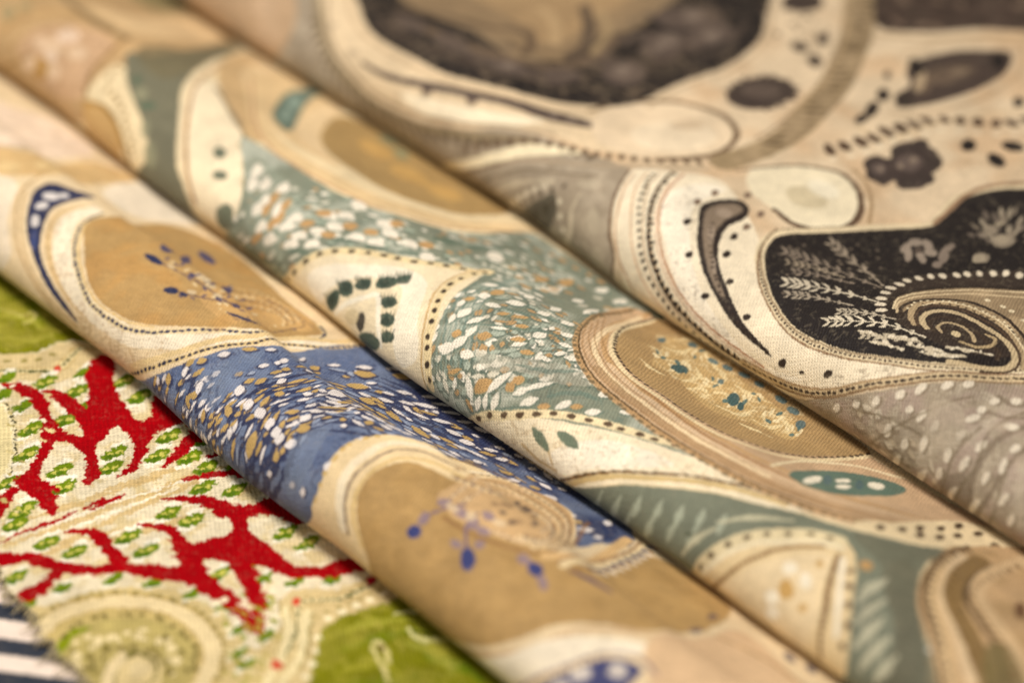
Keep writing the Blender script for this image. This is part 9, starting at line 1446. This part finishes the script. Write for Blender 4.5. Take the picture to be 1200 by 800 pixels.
    cloth_d.stroke([(18.6,34.3),(18.1,33.8),(17.4,33.5)], [0.2, 0.7200000000000001, 0.15], '9c8d78', op=0.9, rough=0.5)
    cloth_d.stroke([(20.2,34),(18.9,35),(17.9,35.5)], [0.2, 0.7200000000000001, 0.15], '9c8d78', op=0.9, rough=0.5)
    cloth_d.stroke([(20.2,34),(19.6,33.3),(18.9,33.1)], [0.2, 0.7200000000000001, 0.15], '9c8d78', op=0.9, rough=0.5)
    cloth_d.stroke([(22,33.6),(20.7,34.6),(19.6,35.2)], [0.2, 0.7200000000000001, 0.15], '9c8d78', op=0.9, rough=0.5)
    cloth_d.stroke([(22,33.6),(21.5,32.9),(20.8,32.5)], [0.2, 0.7200000000000001, 0.15], '9c8d78', op=0.9, rough=0.5)
    cloth_d.stroke([(24.6,33.1),(23.2,34.1),(22.2,34.7)], [0.2, 0.7200000000000001, 0.15], '9c8d78', op=0.9, rough=0.5)
    cloth_d.stroke([(24.6,33.1),(24.2,32.4),(23.6,32.1)], [0.2, 0.7200000000000001, 0.15], '9c8d78', op=0.9, rough=0.5)
    cloth_d.stroke([(27.7,32.1),(26.4,33.3),(25.4,33.9)], [0.2, 0.7200000000000001, 0.15], '9c8d78', op=0.9, rough=0.5)
    cloth_d.stroke([(27.7,32.1),(27.4,31.6),(26.7,31.5)], [0.2, 0.7200000000000001, 0.15], '9c8d78', op=0.9, rough=0.5)
    cloth_d.stroke([(30.7,31.1),(29.9,31.8),(29.3,32.1)], [0.2, 0.7200000000000001, 0.15], '9c8d78', op=0.9, rough=0.5)
    cloth_d.stroke([(30.7,31.1),(30.5,30.7),(30.1,30.8)], [0.2, 0.7200000000000001, 0.15], '9c8d78', op=0.9, rough=0.5)
    for e in [(30.3,53.5,0.88,0.57,-176)]: cloth_d.dot(*e, '75685a', op=0.75, leaf=True)
    for e in [(33.5,54.7,1.17,0.60,-174)]: cloth_d.dot(*e, '75685a', op=0.75, leaf=True)
    for e in [(31.6,55.1,1.02,0.57,162)]: cloth_d.dot(*e, 'a89a82', op=0.75, leaf=True)
    for e in [(31.5,54.8,1.32,0.64,178)]: cloth_d.dot(*e, '75685a', op=0.75, leaf=True)
    for e in [(28.8,56.1,1.27,0.39,169)]: cloth_d.dot(*e, '8e806c', op=0.75, leaf=True)
    for e in [(32.7,55.9,1.65,0.51,162)]: cloth_d.dot(*e, 'a89a82', op=0.75, leaf=True)
    for e in [(29,57.8,1.79,0.43,157)]: cloth_d.dot(*e, 'a89a82', op=0.75, leaf=True)
    for e in [(29.9,57.8,1.75,0.35,154)]: cloth_d.dot(*e, '8e806c', op=0.75, leaf=True)
    for e in [(30.6,57.5,1.65,0.35,153)]: cloth_d.dot(*e, '75685a', op=0.75, leaf=True)
    for e in [(27.3,60,1.84,0.45,148)]: cloth_d.dot(*e, '75685a', op=0.75, leaf=True)
    for e in [(31.1,58,1.82,0.46,146)]: cloth_d.dot(*e, '75685a', op=0.75, leaf=True)
    for e in [(28.4,60.8,1.51,0.32,142)]: cloth_d.dot(*e, '75685a', op=0.75, leaf=True)
    for e in [(31.3,59,1.46,0.29,139)]: cloth_d.dot(*e, '75685a', op=0.75, leaf=True)
    for e in [(29.5,60.5,1.47,0.29,139)]: cloth_d.dot(*e, '75685a', op=0.75, leaf=True)
    for e in [(28.4,62.5,1.85,0.41,135)]: cloth_d.dot(*e, 'a89a82', op=0.75, leaf=True)
    for e in [(29.4,61.8,1.83,0.37,134)]: cloth_d.dot(*e, '8e806c', op=0.75, leaf=True)
    for e in [(30.6,61.2,1.49,0.30,131)]: cloth_d.dot(*e, '8e806c', op=0.75, leaf=True)
    for e in [(29.3,63.5,1.92,0.38,127)]: cloth_d.dot(*e, 'a89a82', op=0.75, leaf=True)
    for e in [(32.7,59.9,1.73,0.40,125)]: cloth_d.dot(*e, 'a89a82', op=0.75, leaf=True)
    for e in [(29.5,64.6,1.51,0.30,123)]: cloth_d.dot(*e, '8e806c', op=0.75, leaf=True)
    for e in [(31.8,63.4,1.66,0.33,116)]: cloth_d.dot(*e, 'a89a82', op=0.75, leaf=True)
    for e in [(33.7,59.3,1.53,0.31,118)]: cloth_d.dot(*e, '8e806c', op=0.75, leaf=True)
    for e in [(32.5,62.5,2.00,0.48,116)]: cloth_d.dot(*e, '8e806c', op=0.75, leaf=True)
    for e in [(34.7,58.7,1.75,0.47,112)]: cloth_d.dot(*e, '8e806c', op=0.75, leaf=True)
    for e in [(33.8,60.9,1.81,0.37,112)]: cloth_d.dot(*e, 'a89a82', op=0.75, leaf=True)
    for e in [(34,61.7,1.89,0.48,108)]: cloth_d.dot(*e, '75685a', op=0.75, leaf=True)
    for e in [(35.7,62.2,1.05,0.42,101)]: cloth_d.dot(*e, '75685a', op=0.75, leaf=True)
    for e in [(36.1,57.5,1.00,0.45,-91)]: cloth_d.dot(*e, '75685a', op=0.75, leaf=True)
    for e in [(36.2,61.3,1.59,0.44,-90)]: cloth_d.dot(*e, '8e806c', op=0.75, leaf=True)
    for e in [(37.8,59.3,1.00,0.55,-109)]: cloth_d.dot(*e, '75685a', op=0.75, leaf=True)
    for e in [(29.8,44.7,1.31,0.97,168)]: cloth_d.dot(*e, '8a7c6c')
    for e in [(29.9,42.6,2.02,0.68,149)]: cloth_d.dot(*e, '8a7c6c')
    for e in [(27.9,41.7,2.25,0.62,134)]: cloth_d.dot(*e, '8a7c6c')
    for e in [(25.9,43.1,1.67,0.75,115)]: cloth_d.dot(*e, '8a7c6c')
    for e in [(25.9,45.2,1.17,1.07,156)]: cloth_d.dot(*e, '8a7c6c')
    for e in [(27.9,46,1.72,0.73,156)]: cloth_d.dot(*e, '8a7c6c')
    for e in [(27.9,43.9,0.91,0.68,140)]: cloth_d.dot(*e, '4c4036')
    for e in [(32.1,45.5,2.31,0.83,132),(30.9,47.9,1.36,0.72,109),(33.4,42.8,1.17,0.83,133)]: cloth_d.dot(*e, '7c6e60')
    for e in [(34.8,56.4,2.34,1.95,127),(36.3,50,1.50,1.35,103),(31,57.2,1.73,1.24,123)]: cloth_d.dot(*e, '9a8c76', op=0.7)
    cloth_d.fill([(-36,-4.5),(-28.4,3.9),(-24.7,7.7),(-22.8,9.6),(-20.5,6.9),(-23,1.4),(-31,-4.5)], '575040')
    cloth_d.dash([(-38,-4.5),(-27.2,6.4),(-23.5,9.9),(-21.1,12.3)], 2.3, 1.0, 0.9, '4a3c2c')
    cloth_d.dash([(-39,-4.5),(-28.7,6.5),(-24.8,10.3)], 2.0, 1.3, 1.2, 'dccdb0')
    cloth_d.dash([(-21.7,9.8),(-19.6,7),(-17.8,4.3),(-23,-4.5)], 2.2, 1.1, 1.1, 'e0d2b4')
    cloth_d.dash([(-23.1,9.4),(-20.9,6.7),(-19.4,3.4)], 2.4, 0.8, 0.7, '4a3c2c')
    cloth_d.stroke([(-17.6,11.6),(-17.5,8.9),(-16.2,5.8),(-21,-4.5)], [0.5, 1.2, 0.5], 'c9b99c')
    for e in [(-25.9,10.5,2.11,0.82,-156),(-17.8,13.9,2.41,0.93,-160),(-32.5,7,2.76,0.93,-152),(-11.8,9.2,2.23,1.28,133),(-8.6,4.7,1.54,1.37,-150)]: cloth_d.dot(*e, 'b6a88e', op=0.7)
    for e in [(-26.3,3.1,2.75,0.78,53),(-23.1,6.4,1.22,0.79,78)]: cloth_d.dot(*e, '37301f', op=0.7)
    cloth_d.stroke([(-41.2,2.3),(-33.6,9.1),(-25.6,12.6),(-17.9,16)], 0.5, '74644c', op=0.8)
    cloth_d.stroke([(-36.4,3.2),(-30.7,7.9),(-24.3,11.3)], 0.5, 'c9b89a', op=0.8)

# ------------------------------------------------------------------ the table under everything
def build_table():
    m = bpy.data.materials.new('table_laminate'); m.use_nodes = True
    nt = m.node_tree; b = nt.nodes['Principled BSDF']
    n = nt.nodes.new('ShaderNodeTexNoise'); n.inputs['Scale'].default_value = 14
    r = nt.nodes.new('ShaderNodeValToRGB')
    r.color_ramp.elements[0].color = (.16, .11, .07, 1); r.color_ramp.elements[1].color = (.24, .17, .11, 1)
    nt.links.new(n.outputs['Fac'], r.inputs[0]); nt.links.new(r.outputs[0], b.inputs['Base Color']); b.inputs['Roughness'].default_value = .5
    x0, x1, y0, y1, z0, z1 = -.9, .9, -.5, .7, -.03, 0
    v = [(x, y, z) for z in (z0, z1) for x, y in ((x0, y0), (x1, y0), (x1, y1), (x0, y1))]
    f = [(0, 3, 2, 1), (4, 5, 6, 7), (0, 1, 5, 4), (1, 2, 6, 5), (2, 3, 7, 6), (3, 0, 4, 7)]
    me = bpy.data.meshes.new('tabletop'); me.from_pydata(v, [], f); me.materials.append(m)
    o = bpy.data.objects.new('tabletop', me); COL.objects.link(o); o['kind'] = 'structure'
build_table()

# ------------------------------------------------------------------ the five cloths
def along(a, b):
    """grid lines along the folds, finest where the cloth is in focus"""
    return spaced([(-172, .6), (a - 45, .45), (a - 12, .3), (a, .18), (b, .18), (b + 12, .3), (b + 40, .45), (135, .6)])

u = spaced([(-80, .5), (-40, .3), (70, .4)]); t = spaced([(-128, .5), (-100, .3), (-60, .4), (-40, .6)])
p = Print(u, t, 'ead8c6', soft=.2, rag=(.15, .15)); print_stripes(p); p.finish(.08, .1)
tag(cloth_object('striped_cloth', 'S', u, t, p, cloth_material('striped_cotton', .5, 40, .5, .06, .04, .85, .15)),
    'navy and off white striped cloth showing past the cut edge of the red coral cloth', 'fabric')

u = along(-45, 0); t = spaced([(-128, .5), (-105, .32), (-80, .22), (-45, .22), (-38, .5), (-20, .8)])
p = Print(u, t, 'cbb57e', soft=.16, rag=(.60, .38), ragL=.6); print_coral(p); p.finish(.14, .12)
EDGE = np.array([(-54.8, -84.4), (-23.9, -86.9), (-13.2, -87.4), (-7.8, -87.7), (-3.7, -89.2), (0, -88.9), (4.3, -88.9), (8.1, -90.6), (10.4, -89.9), (13.5, -91), (15.8, -90.2), (20.7, -90.4), (25.3, -90.5), (31.1, -90.7), (41.6, -90.7)])
U, T = np.meshgrid(u, t, indexing='ij')
lim = np.interp(U + (noise2(U, T, .9, 12) - .5) * .5, EDGE[:, 0], EDGE[:, 1])
keep = T > lim + (noise2(U, T, .5, 13) - .5) * .7
coral = tag(cloth_object('coral_print_cloth', 'A', u, t, p, cloth_material('woven_jacquard', .66, 60, .9, .13, .0, .9, .25, slub=.6, spec=.06), keep),
    'flat woven cloth with red coral branches, green leaves and beige scrolls', 'fabric')

def frayed_edge(parent):
    """short loose yarn ends along the cut edge"""
    r = np.random.RandomState(4); V, F = [], []
    for uu in np.arange(-60, 45, .42):
        e = np.interp(uu, EDGE[:, 0], EDGE[:, 1]); ln = r.uniform(.5, 1.5) if r.rand() < .85 else r.uniform(1.5, 3.2)
        c0 = np.array([uu, e + .45]); d = np.array([r.normal(0, .45), -1.0]); d /= np.linalg.norm(d); side = np.array([-d[1], d[0]])
        bend = r.uniform(-.5, .5); rad = r.uniform(.09, .15); b0 = len(V)
        for i in range(4):
            f = i / 3.0; q = c0 + d * (ln + .45) * f + side * bend * f * f; z = 2.05 - .85 * f ** 1.5 + r.uniform(0, .12)
            for k in range(4):
                a = k * math.pi / 2; w = q + side * rad * math.cos(a); x = w[0] * AX + w[1] * PX
                V.append((x[0] * MM, x[1] * MM, (z + rad * math.sin(a)) * MM))
        for i in range(3):
            for k in range(4):
                F.append((b0 + i * 4 + k, b0 + i * 4 + (k + 1) % 4, b0 + i * 4 + 4 + (k + 1) % 4, b0 + i * 4 + 4 + k))
        F.append((b0 + 12, b0 + 13, b0 + 14, b0 + 15))
    m = bpy.data.materials.new('loose_yarn'); m.use_nodes = True; nt = m.node_tree; b = nt.nodes['Principled BSDF']
    n = nt.nodes.new('ShaderNodeTexNoise'); n.inputs['Scale'].default_value = 900
    cr = nt.nodes.new('ShaderNodeValToRGB'); cr.color_ramp.elements[0].color = (*hexlin('a8925a'), 1); cr.color_ramp.elements[1].color = (*hexlin('e6d8b0'), 1)
    nt.links.new(n.outputs['Fac'], cr.inputs[0]); nt.links.new(cr.outputs[0], b.inputs['Base Color']); b.inputs['Roughness'].default_value = .9
    me = bpy.data.meshes.new('frayed_edge'); me.from_pydata(V, [], F); me.materials.append(m)
    me.polygons.foreach_set('use_smooth', np.ones(len(F), bool))
    o = bpy.data.objects.new('frayed_edge', me); COL.objects.link(o); o.parent = parent; o['kind'] = 'stuff'
frayed_edge(coral)

u = along(-52, 12); t = spaced([(-17, 1.0), (-2, .5), (0, .2), (44, .2), (52, .5), (78, .9)])
p = Print(u, t, 'e2caa0', soft=.12, rag=(.17, .17), ragL=.62)
q = [(100, -6), (135, -6), (135, 60), (100, 60)]
p.fill(q, '566482', smooth=False); p.cloud(q, '7a869c'); p.rows(q, [(98, 5), (108, 20), (120, 24), (135, 18)], -14, 26, 1.6, 3.1, 2.6, .8, ['dfd6cf', 'b9995c', '8a94a8'], under='22284a')
print_blue(p); p.finish(.13, .22)
tag(cloth_object('blue_paisley_cloth', 'B', u, t, p, cloth_material('blue_tan_cotton', .52, 28, .8, .18, .08, .62, .25)),
    'rolled fold of cream cloth printed with tan paisleys and a navy blue ground', 'fabric')

u = along(-15, 46); t = spaced([(-17, 1.0), (-2, .5), (0, .2), (46, .21), (58, .5), (84, .9)])
p = Print(u, t, 'e4cfa4', soft=.12, rag=(.16, .16), ragL=.62)
q = [(95, -6), (135, -6), (135, 66), (95, 66)]
p.fill(q, '7f8470', smooth=False); p.cloud(q, 'b7b9a6'); p.rows(q, [(92, 5), (105, 20), (120, 24), (135, 18)], -14, 30, 1.7, 3.0, 2.2, .9, ['e6dec8', 'b49264', '9fa893'], under='5f6c5c')
print_sage(p); p.finish(.13, .2)
tag(cloth_object('sage_paisley_cloth', 'C', u, t, p, cloth_material('sage_tan_cotton', .52, 28, .8, .18, .08, .62, .25)),
    'rolled fold of cream cloth printed with sage green ground, tan paisleys and dark dotted borders', 'fabric')

u = along(-2, 62); t = spaced([(-17, 1.0), (-2, .5), (0, .2), (40, .22), (60, .42), (130, .6), (225, 2.0)])
p = Print(u, t, 'd6c09e', soft=.12, rag=(.16, .16), ragL=.6); 
q = [(78, -6), (135, -6), (135, 90), (78, 90)]
p.fill(q, '9f9079', smooth=False); p.cloud(q, 'b9ab94'); p.filigree(q, '6f614c', L=3.6, n=6, wd=.16, op=.55); p.rows(q, [(78, 5), (95, 25), (115, 32), (135, 26)], -20, 50, 2.1, 3.4, 2.4, 1.2, ['d2c5ac', 'c2b296'], under='84745e')
print_black(p); p.finish(.13, .16)
tag(cloth_object('black_paisley_cloth', 'D', u, t, p, cloth_material('black_taupe_cotton', .52, 30, .8, .17, .05, .62, .25)),
    'cream cloth printed with black paisleys and taupe bands, folded over the sage cloth', 'fabric')
